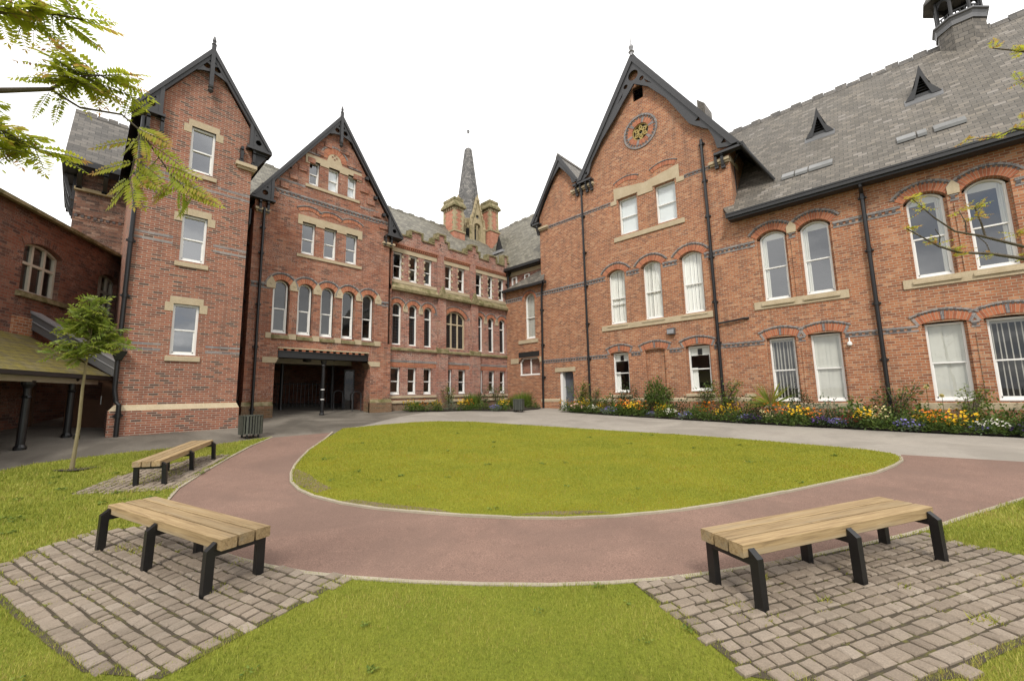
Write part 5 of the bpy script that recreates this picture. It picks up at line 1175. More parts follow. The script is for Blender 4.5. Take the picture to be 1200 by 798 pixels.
mb = MB(); mb.tube([(c0[0], c0[1], 20.2), (c0[0], c0[1], 21.75)], 0.012, 5); mb.lathe((c0[0], c0[1], 21.6), [(0.02, 0), (0.10, 0.05), (0.10, 0.1), (0.04, 0.15), (0.11, 0.2), (0.02, 0.28)], 8); mb.tube([(c0[0]-0.1, c0[1]+0.1, 21.75), (c0[0]+0.1, c0[1]-0.1, 21.75)], 0.02, 5); mb.build('finial', 'lead', sp)

# ================================================================== REAR TOWER, LOW WING AND COVERED WALK (far left)
rear = thing('rear_tower', 'sooty old brick tower with bracketed eaves and slate roof behind the low wing', 'building', (0.6, 21.6, 1.0))
FB_ = FC(21.6); k_ = 21.6/18.0; RZ = lambda z: EYE+(z-EYE)*k_
mb = MB(); mb.box(-0.66, 1.6, 21.6, 26, 0.5, RZ(8.82)); mb.build('wall', 'brick_sooty', rear)
bl = MB(); dentil_band(bl, FB_, -0.64, 1.6, RZ(7.39), [], 0.26); bl.build('blue_brick_band', ['brick_sooty', 'brick_dark'], rear)
mb = MB(); mb.slab([(-1.02, 21.0, RZ(8.98)), (2.2, 21.0, RZ(8.98)), (2.2, 23.4, RZ(11.05)+0.55), (-0.98, 23.4, RZ(11.05)+0.55)], 0.14, 0, 1); mb.slab([(-0.98, 23.4, RZ(11.05)+0.55), (2.2, 23.4, RZ(11.05)+0.55), (2.2, 26.3, RZ(8.8)), (-1.02, 26.3, RZ(8.8))], 0.14, 0, 1)
ridge_tiles(mb, (-0.98, 23.4, RZ(11.05)+0.55), (2.2, 23.4, RZ(11.05)+0.55), 0.12, 0.3, 0.08, saw=0.05); mb.build('roof', ['slate_dark', 'black_board'], rear)
mb = MB('fascia'); mb.box(-1.08, 2.0, 20.92, 21.04, RZ(8.80), RZ(8.98)); mb.box(-1.05, -0.62, 21.0, 26, RZ(8.74), RZ(8.80))
mb.auto = None
for u in (-0.58, 0.1, 0.8): bracket(mb, FB_, u, RZ(8.78), 0.55, 0.55, 0.12)
FS_ = FX(-0.66)
for y in (21.9, 23.0, 24.2): bracket(mb, FS_, -y, RZ(8.78), 0.9, 0.34, 0.12)
mb.build('eaves_bracket', 'black_board', rear)
mb = MB(); mb.fbox(FB_, -0.70, 0.35, RZ(8.18), RZ(8.28), -0.05, 0.12); mb.build('stone_corbel', 'stone_weathered', rear)

LDx, LDy = 0.478, 0.878
P1 = (-0.80, 14.66)
def lpt(t, off, z): return (P1[0]+LDx*t-LDy*off, P1[1]+LDy*t+LDx*off, z)
WOFF = 1.8
qo = lpt(0, WOFF, 0); FLW = FA((qo[0], qo[1], 0), (LDx, LDy, 0), (LDy, -LDx, 0))
low = thing('low_wing', 'dark old brick wing with cream mullioned windows at the left edge', 'building', (qo[0], qo[1], 0.7))
lwn = [(2.16, 3.60), (5.38, 6.48)]
holes = [wpoly(a, b, 4.78, 6.05, 0.20) for a, b in lwn]; drh = [(0.0, 0.3), (0.0, 0.3)]
mb = MB(); mb.sheet(FLW, [(-5.0, 0.2), (7.6, 0.2), (7.6, 7.05), (-5.0, 7.05)], holes)
for h in holes: mb.reveal(FLW, h, 0, -0.22)
rooms(low, FLW, -4.9, 7.5, (0.4, 4.2, 6.9), -2.2)
mb.face([FLW.P(7.6, 0.2, 0), FLW.P(7.6, 0.2, -5), FLW.P(7.6, 7.05, -5), FLW.P(7.6, 8.2, -3), FLW.P(7.6, 7.05, 0)])
for q in (((-5, 0.2, 0), (-5, 0.2, -5), (-5, 7.05, -5), (-5, 7.05, 0)), ((-5, 0.2, -5), (7.6, 0.2, -5), (7.6, 7.05, -5), (-5, 7.05, -5))): mb.face([FLW.P(a, b, c) for a, b, c in q])
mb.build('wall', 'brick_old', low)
mb = MB()
for a, b in lwn: hood(mb, FLW, 0.5*(a+b), 6.05, 0.5*(b-a)+0.03, 0.21, 0.22, 0.02)
mb.build('brick_arch', 'brick_old', low)
mb = MB('window_sill'); mb.fbox(FLW, 2.05, 3.95, 4.60, 4.76, -0.15, 0.10, cham=0.03); mb.fbox(FLW, 5.25, 6.6, 4.60, 4.76, -0.15, 0.10, cham=0.03); mb.build('stone_sill', 'stone_mossy', low)
for i, (a, b) in enumerate(lwn): window(low, FLW, a, b, 4.79, 6.05, 0.19, 0.13, fw=0.07, mat='cream', rail=False, bars_u=(a+(b-a)*0.36, a+(b-a)*0.68), bars_z=(5.62,), thick=0.075, seed=120+i, sill_h=0.03)
mb = MB(); mb.slab([FLW.P(-5, 7.10, 0.22), FLW.P(7.6, 7.10, 0.22), FLW.P(7.6, 8.3, -3.0), FLW.P(-5, 8.3, -3.0)], 0.12, 0, 1); mb.slab([FLW.P(-5, 8.3, -3.0), FLW.P(7.6, 8.3, -3.0), FLW.P(7.6, 7.1, -5.2), FLW.P(-5, 7.1, -5.2)], 0.12, 0, 1); mb.build('roof', ['slate_moss', 'black_board'], low)
mb = MB(); mb.fbox(FLW, -5, 7.6, 6.98, 7.08, 0.14, 0.27); mb.build('gutter', 'stone_mossy', low)

walk = thing('covered_walk', 'covered walk with mossy slate lean-to roof on black iron columns', 'covered walk', lpt(0, 0, gz(P1[0], P1[1])))
FE = FA((P1[0], P1[1], 0), (LDx, LDy, 0), (LDy, -LDx, 0))   # line of the columns
mb = MB(); mb.slab([FE.P(-5, 2.36, 0.36), FE.P(2.34, 2.40, 0.36), FE.P(2.62, 3.58, -WOFF), FE.P(-5, 3.55, -WOFF)], 0.07, 0, 1); mb.build('roof', ['slate_moss', 'black_board'], walk)
mb = MB(); mb.fbox(FE, -5, 2.3, 2.16, 2.29, -0.06, 0.10); mb.build('eaves_beam', 'cream', walk)
mb = MB(); mb.fbox(FE, -5, 2.3, 2.285, 2.33, 0.14, 0.40); mb.build('gutter', 'black_board', walk)
for t in (-2.4, 0.0, 1.45):
    x, y, _ = lpt(t, 0, 0); mb = MB(); mb.lathe((x, y, gz(x, y)-0.05), [(0.11, 0), (0.11, 0.1), (0.075, 0.16), (0.066, 1.2), (0.09, 1.22), (0.066, 1.26), (0.064, 1.42), (0.12, 1.52), (0.12, 1.6)], 14); mb.build('iron_column', 'black', walk, smooth=True)
# sloping parapet with lead flashing that closes the end of the lean-to roof
mb = MB()
def endp(s, dz, dt): t = 2.46+0.30*s; return FE.P(t+dt, 2.50+1.42*s+dz, 0.42-(0.42+WOFF)*s)
def endbox(z0, z1, a, b, s0=0.0, s1=1.0, mi=0): mb.hexa([endp(s0, z0, a), endp(s1, z0, a), endp(s1, z0, b), endp(s0, z0, b), endp(s0, z1, a), endp(s1, z1, a), endp(s1, z1, b), endp(s0, z1, b)], mi)
endbox(-0.14, 0.30, -0.06, 0.10); mb.build('end_parapet', 'lead_dark', walk)
mb = MB(); endbox(0.08, 0.105, -0.09, -0.062); endbox(0.30, 0.36, -0.10, 0.28); mb.build('coping', 'lead', walk)
mb = MB(); c_ = endp(0, 0.05, 0.1); mb.box(c_[0]-0.16, c_[0]+0.10, c_[1]-0.08, c_[1]+0.16, c_[2]-0.14, c_[2]+0.12); mb.build('kneeler_stone', 'stone_weathered', walk)
mb = MB(); mb.fbox(FLW, 2.05, 2.75, 3.55, 4.05, -0.05, 0.05); mb.build('brick_patch', 'brick_hall', walk)
# timber screen with a glazed door at the end of the walk
FK = FA(FE.P(3.0, 0, 0.2), (LDy*-1, LDx, 0), (-LDx, -LDy, 0)); FK = FA(FE.P(2.9, 0, -1.75), (LDy, -LDx, 0), (-LDx, -LDy, 0))
mb = MB()
for a, b in ((0.0, 0.12), (0.86, 1.0), (1.75, 2.1)): mb.fbox(FK, a, b, 0.5, 3.0, -0.06, 0.04)
mb.fbox(FK, 0.1, 2.1, 2.35, 3.0, -0.05, 0.0)
ts = mb.build('timber_screen', 'brown_wood', walk)
mb = MB(); mb.ring(FK, wpoly(1.0, 1.75, 0.7, 2.35), wpoly(1.1, 1.65, 1.75, 2.25), -0.04, 0.02); mb.ring(FK, wpoly(1.0, 1.75, 0.7, 1.74), wpoly(1.12, 1.63, 0.95, 1.45), -0.04, 0.021); do = mb.build('door', 'brown_wood', walk)
mb = MB(); mb.face([FK.P(a, b, -0.02) for a, b in wpoly(1.1, 1.65, 0.9, 2.3)]); mb.face([FK.P(a, b, -0.03) for a, b in wpoly(0.1, 0.88, 0.6, 2.4)]); mb.build('pane', 'glass', do)
mb = MB(); mb.tube([FK.P(1.68, 1.6, 0.06), FK.P(1.68, 1.85, 0.06)], 0.014, 6); mb.build('handle', 'steel', do)

# ================================================================== GROUND
def ground_sheet(name, poly, off, mat, step=0.8, kind='structure', holes=()):
    xs = [p[0] for p in poly]; ys = [p[1] for p in poly]; ex = []
    x = min(xs)+step*0.5
    while x < max(xs):
        y = min(ys)+step*0.5
        while y < max(ys):
            if inside((x, y), poly) and not any(inside((x, y), h) for h in holes): ex.append((x+random.uniform(-.1, .1)*step, y+random.uniform(-.1, .1)*step))
            y += step
        x += step
    # subdivide long edges so the rim follows the lie of the land
    def dens(lp):
        o = []
        for i in range(len(lp)):
            a, b = lp[i], lp[(i+1) % len(lp)]; n = max(1, int(math.hypot(b[0]-a[0], b[1]-a[1])/step))
            o += [(a[0]+(b[0]-a[0])*k/n, a[1]+(b[1]-a[1])*k/n) for k in range(n)]
        return o
    V, T = tri2d(dens(poly), [dens(h) for h in holes], ex)
    mb = MB()
    mb.v = [(p[0], p[1], gz(*p)+off) for p in V]; mb.f = [t if (V[t[1]][0]-V[t[0]][0])*(V[t[2]][1]-V[t[0]][1])-(V[t[1]][1]-V[t[0]][1])*(V[t[2]][0]-V[t[0]][0]) > 0 else tuple(reversed(t)) for t in T]
    mb.uv = [[V[i] for i in t] for t in mb.f]; mb.mi = [0]*len(mb.f); mb.tint = [0.5]*len(mb.f)
    o = mb.build(name, mat, smooth=True); o['kind'] = kind; return o
def strip(name, pts, wd, off, mat, h=0.05, inner=0.0, seg=0.9):
    mb = MB(); P = [Vector((p[0], p[1])) for p in pts]
    # short precast lengths with hairline gaps
    acc = 0.0
    for i in range(len(P)-1):
        d = (P[i+1]-P[i]); L = d.length
        if L < 1e-6: continue
        t = d/L
        n0 = (P[i]-P[i-1]).normalized()+t if i > 0 else t
        n1 = (P[i+2]-P[i+1]).normalized()+t if i+2 < len(P) else t
        n0 = Vector((-n0.y, n0.x)).normalized(); n1 = Vector((-n1.y, n1.x)).normalized()
        a0, a1 = P[i]-n0*inner, P[i]+n0*(wd-inner); b0, b1 = P[i+1]-n1*inner, P[i+1]+n1*(wd-inner)
        j = random.uniform(-.004, .004)
        q = [(v.x, v.y, gz(v.x, v.y)+off-h) for v in (a0, b0, b1, a1)]+[(v.x, v.y, gz(v.x, v.y)+off+j) for v in (a0, b0, b1, a1)]
        mb.hexa(q, tint=random.random())
    o = mb.build(name, mat); o['kind'] = 'structure'; return o
# base sheet out to the horizon
mb = MB(); xs = [-300, -80, -30]+[-8+i for i in range(0, 35)]+[40, 90, 300]
def gz_far(x, y): return gz(x, y)
for i in range(len(xs)-1):
    for j in range(len(xs)-1):
        q = [(xs[i], xs[j]), (xs[i+1], xs[j]), (xs[i+1], xs[j+1]), (xs[i], xs[j+1])]; mb.face([(a, b, gz_far(a, b)) for a, b in q], uv=q)
g = mb.build('ground', 'asphalt', smooth=True); g['kind'] = 'structure'

LAWN = [(6.11,13.54),(7.68,13.61),(8.8,13.50),(9.66,13.20),(10.60,12.10),(11.30,9.94),(11.72,8.13),(12.07,6.35),(12.33,5.05),(12.40,3.62),(12.33,2.41),(12.25,1.38),(12.10,0.73),(11.84,0.42),(11.45,0.29),(11.02,0.27),(10.36,0.37),(9.52,0.57),(8.35,1.04),(7.26,1.48),(6.60,1.77),(6.04,2.04),(5.55,2.30),(5.15,2.58),(4.78,2.85),(4.32,3.30),(3.92,3.81),(3.59,4.34),(3.22,5.04),(2.97,5.55),(2.77,6.12),(2.64,6.78),(2.62,7.35),(2.70,7.95),(2.91,8.60),(3.18,9.22),(3.53,9.89),(4.02,10.74),(4.85,11.91)]
POUT = [(3.92,13.19),(3.17,12.21),(2.40,10.96),(1.79,9.90),(1.26,8.85),(1.04,8.14),(0.97,7.55),(0.94,6.94),(0.98,6.28),(1.08,5.65),(1.23,5.13),(1.40,4.65),(1.60,4.20),(1.84,3.78),(2.14,3.32),(2.49,2.84),(2.86,2.38),(3.25,1.98),(3.63,1.64),(4.0,1.37),(4.49,1.06),(4.97,0.78),(5.53,0.48),(6.12,0.17),(6.88,-0.17),(7.77,-0.55),(8.61,-0.91),(12.3,-2.5)]
red = POUT+[(12.10,-1.35),(11.90,0.29)]+LAWN[14:]+[(5.57,13.06)]
ground_sheet('red_path', red, 0.010, 'red_path', 0.7)
ground_sheet('lawn', LAWN, 0.028, 'lawn', 0.7)
conc = LAWN[:15]+[(11.86,0.29),(12.10,-1.35),(12.3,-8),(16.4,-8),(16.35,12.5),(17.99,12.72),(17.99,14.6),(16.9,14.3),(15.2,14.25),(13.3,15.9),(11.2,16.4),(8.9,15.2),(7.0,13.9)]
ground_sheet('concrete_path', conc[::-1], 0.006, 'concrete', 0.8)
GE = [(-7.0,8.5),(-0.9,12.35),(-0.48,12.75),(0.33,12.90),(1.04,12.99),(2.57,12.90),(3.85,13.22)]
verge = POUT[:1]+POUT[1:-1]+[(12.3,-2.5),(12.3,-8),(-8,-8),(-8,8)]+GE
ground_sheet('grass', verge, 0.022, 'grass', 0.7)
strip('lawn_edging', LAWN[14:]+[(4.85,11.91),(5.57,13.06)], 0.05, 0.037, 'edging', inner=0.025)
strip('path_edging', POUT, 0.05, 0.031, 'edging', inner=0.025)

for q in ([(2.72,6.9),(2.70,7.7),(2.88,8.45),(3.1,8.9),(3.12,8.3),(3.02,7.6),(3.0,7.0)], [(2.75,6.2),(2.95,5.6),(3.2,5.15),(3.55,4.55),(3.5,4.85),(3.2,5.5),(2.98,6.1)], [(4.0,3.85),(4.4,3.35),(4.85,2.95),(4.8,3.15),(4.4,3.6)]):
    ground_sheet('worn_soil', q, 0.0305, 'worn_soil', 0.25)
M_WORN = 1
# ---- paved pads of squared setts
def pad(name, poly, axis, rw=0.135, seed=1, off=0.042):
    rnd = random.Random(seed); a = Vector(axis).normalized(); b = Vector((-a.y, a.x)); c = Vector(poly[0])
    pu = [(Vector(p)-c).dot(a) for p in poly]; pv = [(Vector(p)-c).dot(b) for p in poly]
    mb = MB(); v = min(pv)-0.1
    while v < max(pv)+0.1:
        rh = rw*rnd.uniform(0.85, 1.12); u = min(pu)-rnd.uniform(0, 0.2)-0.1; wob = rnd.uniform(-.02, .02)
        while u < max(pu)+0.1:
            L = rnd.choice((0.09, 0.105, 0.118, 0.13, 0.142))*rnd.uniform(0.93, 1.08)
            ctr = c+a*(u+L/2)+b*(v+rh/2)
            if inside((ctr.x, ctr.y), poly):
                g_ = rnd.uniform(0.010, 0.018); gb = rnd.uniform(0.015, 0.026); dz = rnd.uniform(-0.006, 0.005); tl = (rnd.uniform(-.004, .004), rnd.uniform(-.004, .004)); r = rnd.uniform(-0.015, 0.015)
                bev = 0.011; tn = min(1, max(0, rnd.gauss(0.5, 0.24)))
                def q(su, sv, ins, z):
                    cu, cv = su*(L/2-g_/2-ins), sv*(rh/2-gb/2-ins); cu, cv = cu-cv*r+rnd.uniform(-.002, .002), cv+cu*r+rnd.uniform(-.002, .002)
                    p = ctr+a*cu+b*(cv+0.004*math.sin(u*2.2+v)); return (p.x, p.y, gz(p.x, p.y)+off+dz+z+su*tl[0]+sv*tl[1])
                S = ((-1, -1), (1, -1), (1, 1), (-1, 1))
                lo = [q(*s, 0, -0.035) for s in S]; mi_ = [q(*s, 0.001, -0.009) for s in S]; tp = [q(*s, bev, 0) for s in S]
                mb.face(tp, tint=tn)
                for i in range(4):
                    j = (i+1) % 4; mb.face([mi_[i], mi_[j], tp[j], tp[i]], tint=tn); mb.face([lo[i], lo[j], mi_[j], mi_[i]], tint=tn)
            u += L
        v += rh
    o = mb.build(name, 'sett'); o['kind'] = 'structure'
    j = ground_sheet(name+'_joints', poly, off-0.015, 'joint', 0.4)
    return o
PAVL = [(1.84,3.80),(0.48,3.42),(0.16,3.87),(-0.02,4.50),(-0.22,5.24),(-0.36,5.8),(-0.42,6.6),(-0.23,6.92),(-0.04,7.08),(0.34,7.18),(0.69,7.04),(0.93,6.75),(0.98,6.28),(1.08,5.65),(1.23,5.13),(1.40,4.65),(1.60,4.20)]
PAVR = [(3.36,1.87),(2.76,0.82),(2.95,0.40),(3.51,-0.06),(3.78,-0.16),(4.16,-0.36),(5.0,-0.9),(5.7,-0.98),(6.03,-0.57),(6.06,-0.15),(6.26,0.08),(5.53,0.47),(4.97,0.77),(4.49,1.05),(4.0,1.36),(3.63,1.63)]
PAV3 = [(2.52,11.20),(2.30,11.42),(1.95,11.47),(1.43,11.02),(0.93,10.89),(0.05,9.68),(0.59,9.15),(0.90,9.00),(1.23,8.86),(1.79,9.93)]
pad('paving', PAVL, (-0.25, 0.968), 0.114, 3); pad('paving', PAVR, (0.885, -0.466), 0.110, 5); pad('paving', PAV3, (0.51, 0.86), 0.114, 8)

# ---- mown grass blades
def blades(name, polys, holes, n_per, hmin, hmax, mat, off, seed, wd=0.006, spread=0.5):
    rg = np.random.default_rng(seed); allv = []; tint = []
    for poly, dens in polys:
        xs = [p[0] for p in poly]; ys = [p[1] for p in poly]; A = (max(xs)-min(xs))*(max(ys)-min(ys)); n = int(A*dens)
        x = rg.uniform(min(xs), max(xs), n); y = rg.uniform(min(ys), max(ys), n)
        def ins(px, py, pl):
            c = np.zeros(len(px), bool); j = len(pl)-1
            for i in range(len(pl)):
                xi, yi = pl[i]; xj, yj = pl[j]
                if yi != yj: c ^= ((yi > py) != (yj > py)) & (px < (xj-xi)*(py-yi)/(yj-yi)+xi)
                j = i
            return c
        ok = ins(x, y, poly)
        for h in holes: ok &= ~ins(x, y, h)
        # thin out with distance from the place one looks from, keep only what stands before the benches' side
        d = np.hypot(x, y); keep = rg.random(n) < np.clip((3.2/np.maximum(d, 1.0))**1.35, 0.05, 1.0); ok &= keep
        x, y, d = x[ok], y[ok], d[ok]; m_ = len(x)
        sc = np.clip(d/3.2, 1.0, 3.0)
        z = GC[0]+GC[1]*x+GC[2]*y+GC[3]*x*y+GC[4]*y*y+GC[5]*x*y*y+off
        clump = 0.5+0.5*np.sin(x*5.1+np.sin(y*3.7)*1.7)*np.sin(y*4.6+np.sin(x*2.9)*1.3)
        h = rg.uniform(hmin, hmax, m_)*(0.75+0.5*clump)*np.sqrt(sc); a = rg.uniform(0, 2*np.pi, m_); w_ = wd*rg.uniform(0.6, 1.3, m_)*sc
        le = rg.uniform(0.1, spread, m_)*h; b = rg.uniform(0, 2*np.pi, m_)
        p0 = np.stack([x-np.cos(a)*w_/2, y-np.sin(a)*w_/2, z], 1); p1 = np.stack([x+np.cos(a)*w_/2, y+np.sin(a)*w_/2, z], 1); p2 = np.stack([x+np.cos(b)*le, y+np.sin(b)*le, z+h], 1)
        allv.append(np.stack([p0, p1, p2], 1).reshape(-1, 3)); patch = np.sin(x*1.3+1.7*np.sin(y*0.9))*np.sin(y*1.1+1.4*np.sin(x*0.7+2))+0.5*np.sin(x*3.9+y*2.2+np.sin(y*4))
        tint.append(np.clip(rg.normal(0.42, 0.20, m_)+0.25*(clump-0.5)+0.16*patch+(rg.random(m_) < 0.05)*0.5, 0, 1))
    V = np.concatenate(allv); t = np.concatenate(tint); nf = len(V)//3
    me = bpy.data.meshes.new(name); me.vertices.add(len(V)); me.vertices.foreach_set('co', V.astype(np.float32).ravel())
    me.loops.add(nf*3); me.loops.foreach_set('vertex_index', np.arange(nf*3, dtype=np.int32)); me.polygons.add(nf); me.polygons.foreach_set('loop_start', np.arange(0, nf*3, 3, dtype=np.int32)); me.polygons.foreach_set('loop_total', np.full(nf, 3, dtype=np.int32))
    me.update(calc_edges=True)
    at = me.attributes.new('tint', 'FLOAT', 'FACE'); at.data.foreach_set('value', t.astype(np.float32)); me.materials.append(M[mat])
    o = bpy.data.objects.new(name, me); COL.objects.link(o); o['kind'] = 'stuff'; o['label'] = 'short mown grass blades'; return o
vis = POUT[:-1]+[(9.5,-1.35),(8.5,-2.2),(4.6,-1.5),(3.1,-0.2),(1.8,0.6),(0.9,1.3),(0.2,2.2),(-0.4,3.0),(-1.1,5.2),(-2.3,9.5),(-1.6,11.8),(-0.9,12.35),(-0.48,12.75),(0.33,12.90),(1.04,12.99),(2.57,12.90),(3.85,13.22)]
def shrink(p, k=0.06):
    cx_ = sum(q[0] for q in p)/len(p); cy_ = sum(q[1] for q in p)/len(p); return [(cx_+(q[0]-cx_)*(1-k), cy_+(q[1]-cy_)*(1-k)) for q in p]
blades('grass_blades', [(vis, 9000)], [shrink(PAVL), shrink(PAVR), shrink(PAV3, 0.10)], 0, 0.014, 0.034, 'blade', 0.020, 11, 0.0045)
blades('lawn_blades', [(LAWN, 9000)], [], 0, 0.010, 0.022, 'blade_lawn', 0.026, 12, 0.0045)
def clover(name, spots, seed, lab):
    rg = random.Random(seed); mb = MB()
    for (x, y, r, n) in spots:
        for i in range(n):
            a = rg.uniform(0, 6.283); rr = r*math.sqrt(rg.random()); px, py = x+rr*math.cos(a), y+rr*math.sin(a); b = rg.uniform(0, 6.283); sz = 0.02*max(1, min(2.2, math.hypot(px, py)/4))
            mb.leaf((px, py, gz(px, py)+0.032+rg.uniform(0, .012)), (math.cos(b), math.sin(b), rg.uniform(0.1, 0.7)), (math.cos(b+1.57)*.3, math.sin(b+1.57)*.3, 1), sz*rg.uniform(.7, 1.5), sz*0.8, tint=rg.random())
    o = mb.build(name, 'leaf_fresh'); o['kind'] = 'stuff'; o['label'] = lab
rg = random.Random(9); sp_ = []
while len(sp_) < 30:
    x, y = rg.uniform(2.7, 12), rg.uniform(0.6, 13)
    if inside((x, y), LAWN): sp_.append((x, y, rg.uniform(0.03, 0.09), rg.randint(8, 24)))
while len(sp_) < 70:
    x, y = rg.uniform(-1, 3.2), rg.uniform(1.0, 12)
    if inside((x, y), vis) and not inside((x, y), PAVL) and not inside((x, y), PAVR): sp_.append((x, y, rg.uniform(0.03, 0.09), rg.randint(8, 25)))
clover('clover', sp_, 4, 'small patches of clover and weeds in the mown grass')
# weeds rooted in the joints of the paving
def weeds(name, spots, seed):
    rg = random.Random(seed); mb = MB()
    for (x, y, r, n, h) in spots:
        for i in range(n):
            a = rg.uniform(0, 6.283); rr = r*math.sqrt(rg.random()); px, py = x+rr*math.cos(a), y+rr*math.sin(a); b = rg.uniform(0, 6.283)
            mb.leaf((px, py, gz(px, py)+0.018), (math.cos(b)*0.6, math.sin(b)*0.6, rg.uniform(0.5, 1.6)), (math.cos(b+1.57), math.sin(b+1.57), 0.3), h*rg.uniform(0.5, 1.2), 0.007, tint=rg.random())
    o = mb.build(name, 'blade'); o['kind'] = 'stuff'; o['label'] = 'weeds and tufts of grass growing in the paving joints'; return o
rg = random.Random(5); sp_ = []
for pl, n in ((PAVL, 60), (PAVR, 60), (PAV3, 60)):
    xs = [p[0] for p in pl]; ys = [p[1] for p in pl]; k = 0
    while k < n:
        x, y = rg.uniform(min(xs), max(xs)), rg.uniform(min(ys), max(ys))
        if inside((x, y), pl): sp_.append((x, y, rg.uniform(0.02, 0.06), rg.randint(5, 16), rg.uniform(0.02, 0.045))); k += 1
sp_ += [(0.62,6.05,0.13,90,0.07),(0.45,6.3,0.09,50,0.06),(0.95,4.45,0.10,60,0.05),(1.2,4.9,0.08,40,0.05),(-0.15,6.7,0.08,40,0.06),(-0.2,6.0,0.09,50,0.05),(3.5,1.12,0.07,40,0.05),(4.05,1.05,0.05,30,0.09),(3.95,0.62,0.05,25,0.06),(4.6,0.2,0.06,30,0.05),(0.9,9.75,0.25,160,0.07),(1.25,10.1,0.3,200,0.07),(1.6,10.6,0.25,120,0.06),(0.5,9.9,0.2,90,0.07),(2.2,11.2,0.2,90,0.06),(5.2,-0.45,0.10,50,0.06),(4.3,-0.2,0.08,50,0.07)]
weeds('joint_weeds', sp_, 6)

# ================================================================== BENCHES
def make_bench():
    t = thing('bench', '', 'bench')
    for k, y in enumerate((-0.148, 0.0, 0.148)):
        mb = MB(); x0, x1 = -1.12+0.004*k, 1.13-0.003*k; y0, y1 = y-0.065, y+0.065; z0, z1 = 0.355, 0.448; c = 0.005
        S = [(y0, z0+c), (y0+c, z0), (y1-c, z0), (y1, z0+c), (y1, z1-c), (y1-c, z1), (y0+c, z1), (y0, z1-c)]
        tn = (0.9, 0.45, 0.7)[k]
        for i in range(8): a, b = S[i], S[(i+1) % 8]; mb.face([(x0, *b), (x0, *a), (x1, *a), (x1, *b)], tint=tn)
        mb.face([(x0, *s) for s in S], tint=tn); mb.face([(x1, *s) for s in reversed(S)], tint=tn)
        p = mb.build('plank', 'timber', t, off=(0, 0, 0))
    for x in (-1.05, 0.0, 1.05):
        mb = MB(); w_ = 0.028
        # outer leg climbs past the edge of the planks and is cut to a slope at its head
        mb.hexa([(x-w_, -0.300, -0.12), (x+w_, -0.300, -0.12), (x+w_, -0.228, -0.12), (x-w_, -0.228, -0.12), (x-w_, -0.292, 0.365), (x+w_, -0.292, 0.365), (x+w_, -0.221, 0.420), (x-w_, -0.221, 0.420)])
        mb.build('leg', 'black', t, off=(0, 0, 0))
        mb = MB(); mb.hexa([(x-w_, 0.135, -0.12), (x+w_, 0.135, -0.12), (x+w_, 0.205, -0.12), (x-w_, 0.205, -0.12), (x-w_, 0.135, 0.353), (x+w_, 0.135, 0.353), (x+w_, 0.205, 0.353), (x-w_, 0.205, 0.353)]); mb.build('leg', 'black', t, off=(0, 0, 0))
        mb = MB(); mb.box(x-w_*0.95, x+w_*0.95, -0.228, 0.14, 0.308, 0.353); mb.build('crossbar', 'black', t, off=(0, 0, 0))
    return t
BG = 'timber benches around the lawn'
b1 = make_bench()
def put_bench(o, legs_a, legs_b, ny, label):
    mid = ((legs_a[0]+legs_b[0])/2, (legs_a[1]+legs_b[1])/2); y = Vector(ny).normalized(); x = Vector((y.y, -y.x))
    c = (mid[0]+y.x*0.262, mid[1]+y.y*0.262)
    o.location = (c[0], c[1], gz(*c)+0.02); o.rotation_euler = (0, 0, math.atan2(x.y, x.x)); o['label'] = label; o['group'] = BG
    zx = (gz(c[0]+x.x, c[1]+x.y)-gz(c[0]-x.x, c[1]-x.y))/2; o.rotation_euler = (0, -math.atan(zx), math.atan2(x.y, x.x))
b2 = dup(b1, (0, 0, 0)); b3 = dup(b1, (0, 0, 0))
put_bench(b1, (3.54,0.94), (5.40,-0.04), (0.466,0.885), 'pale clean timber bench with black legs on the paving at the right')
put_bench(b2, (0.87,4.40), (0.30,6.42), (0.963,0.27), 'stained timber bench with black legs on the big paved pad at the left')
b3.scale = (0.93, 0.93, 0.93); put_bench(b3, (1.20,9.35), (2.11,10.89), (-0.86,0.51), 'timber bench farther off on weedy paving beside the young tree')

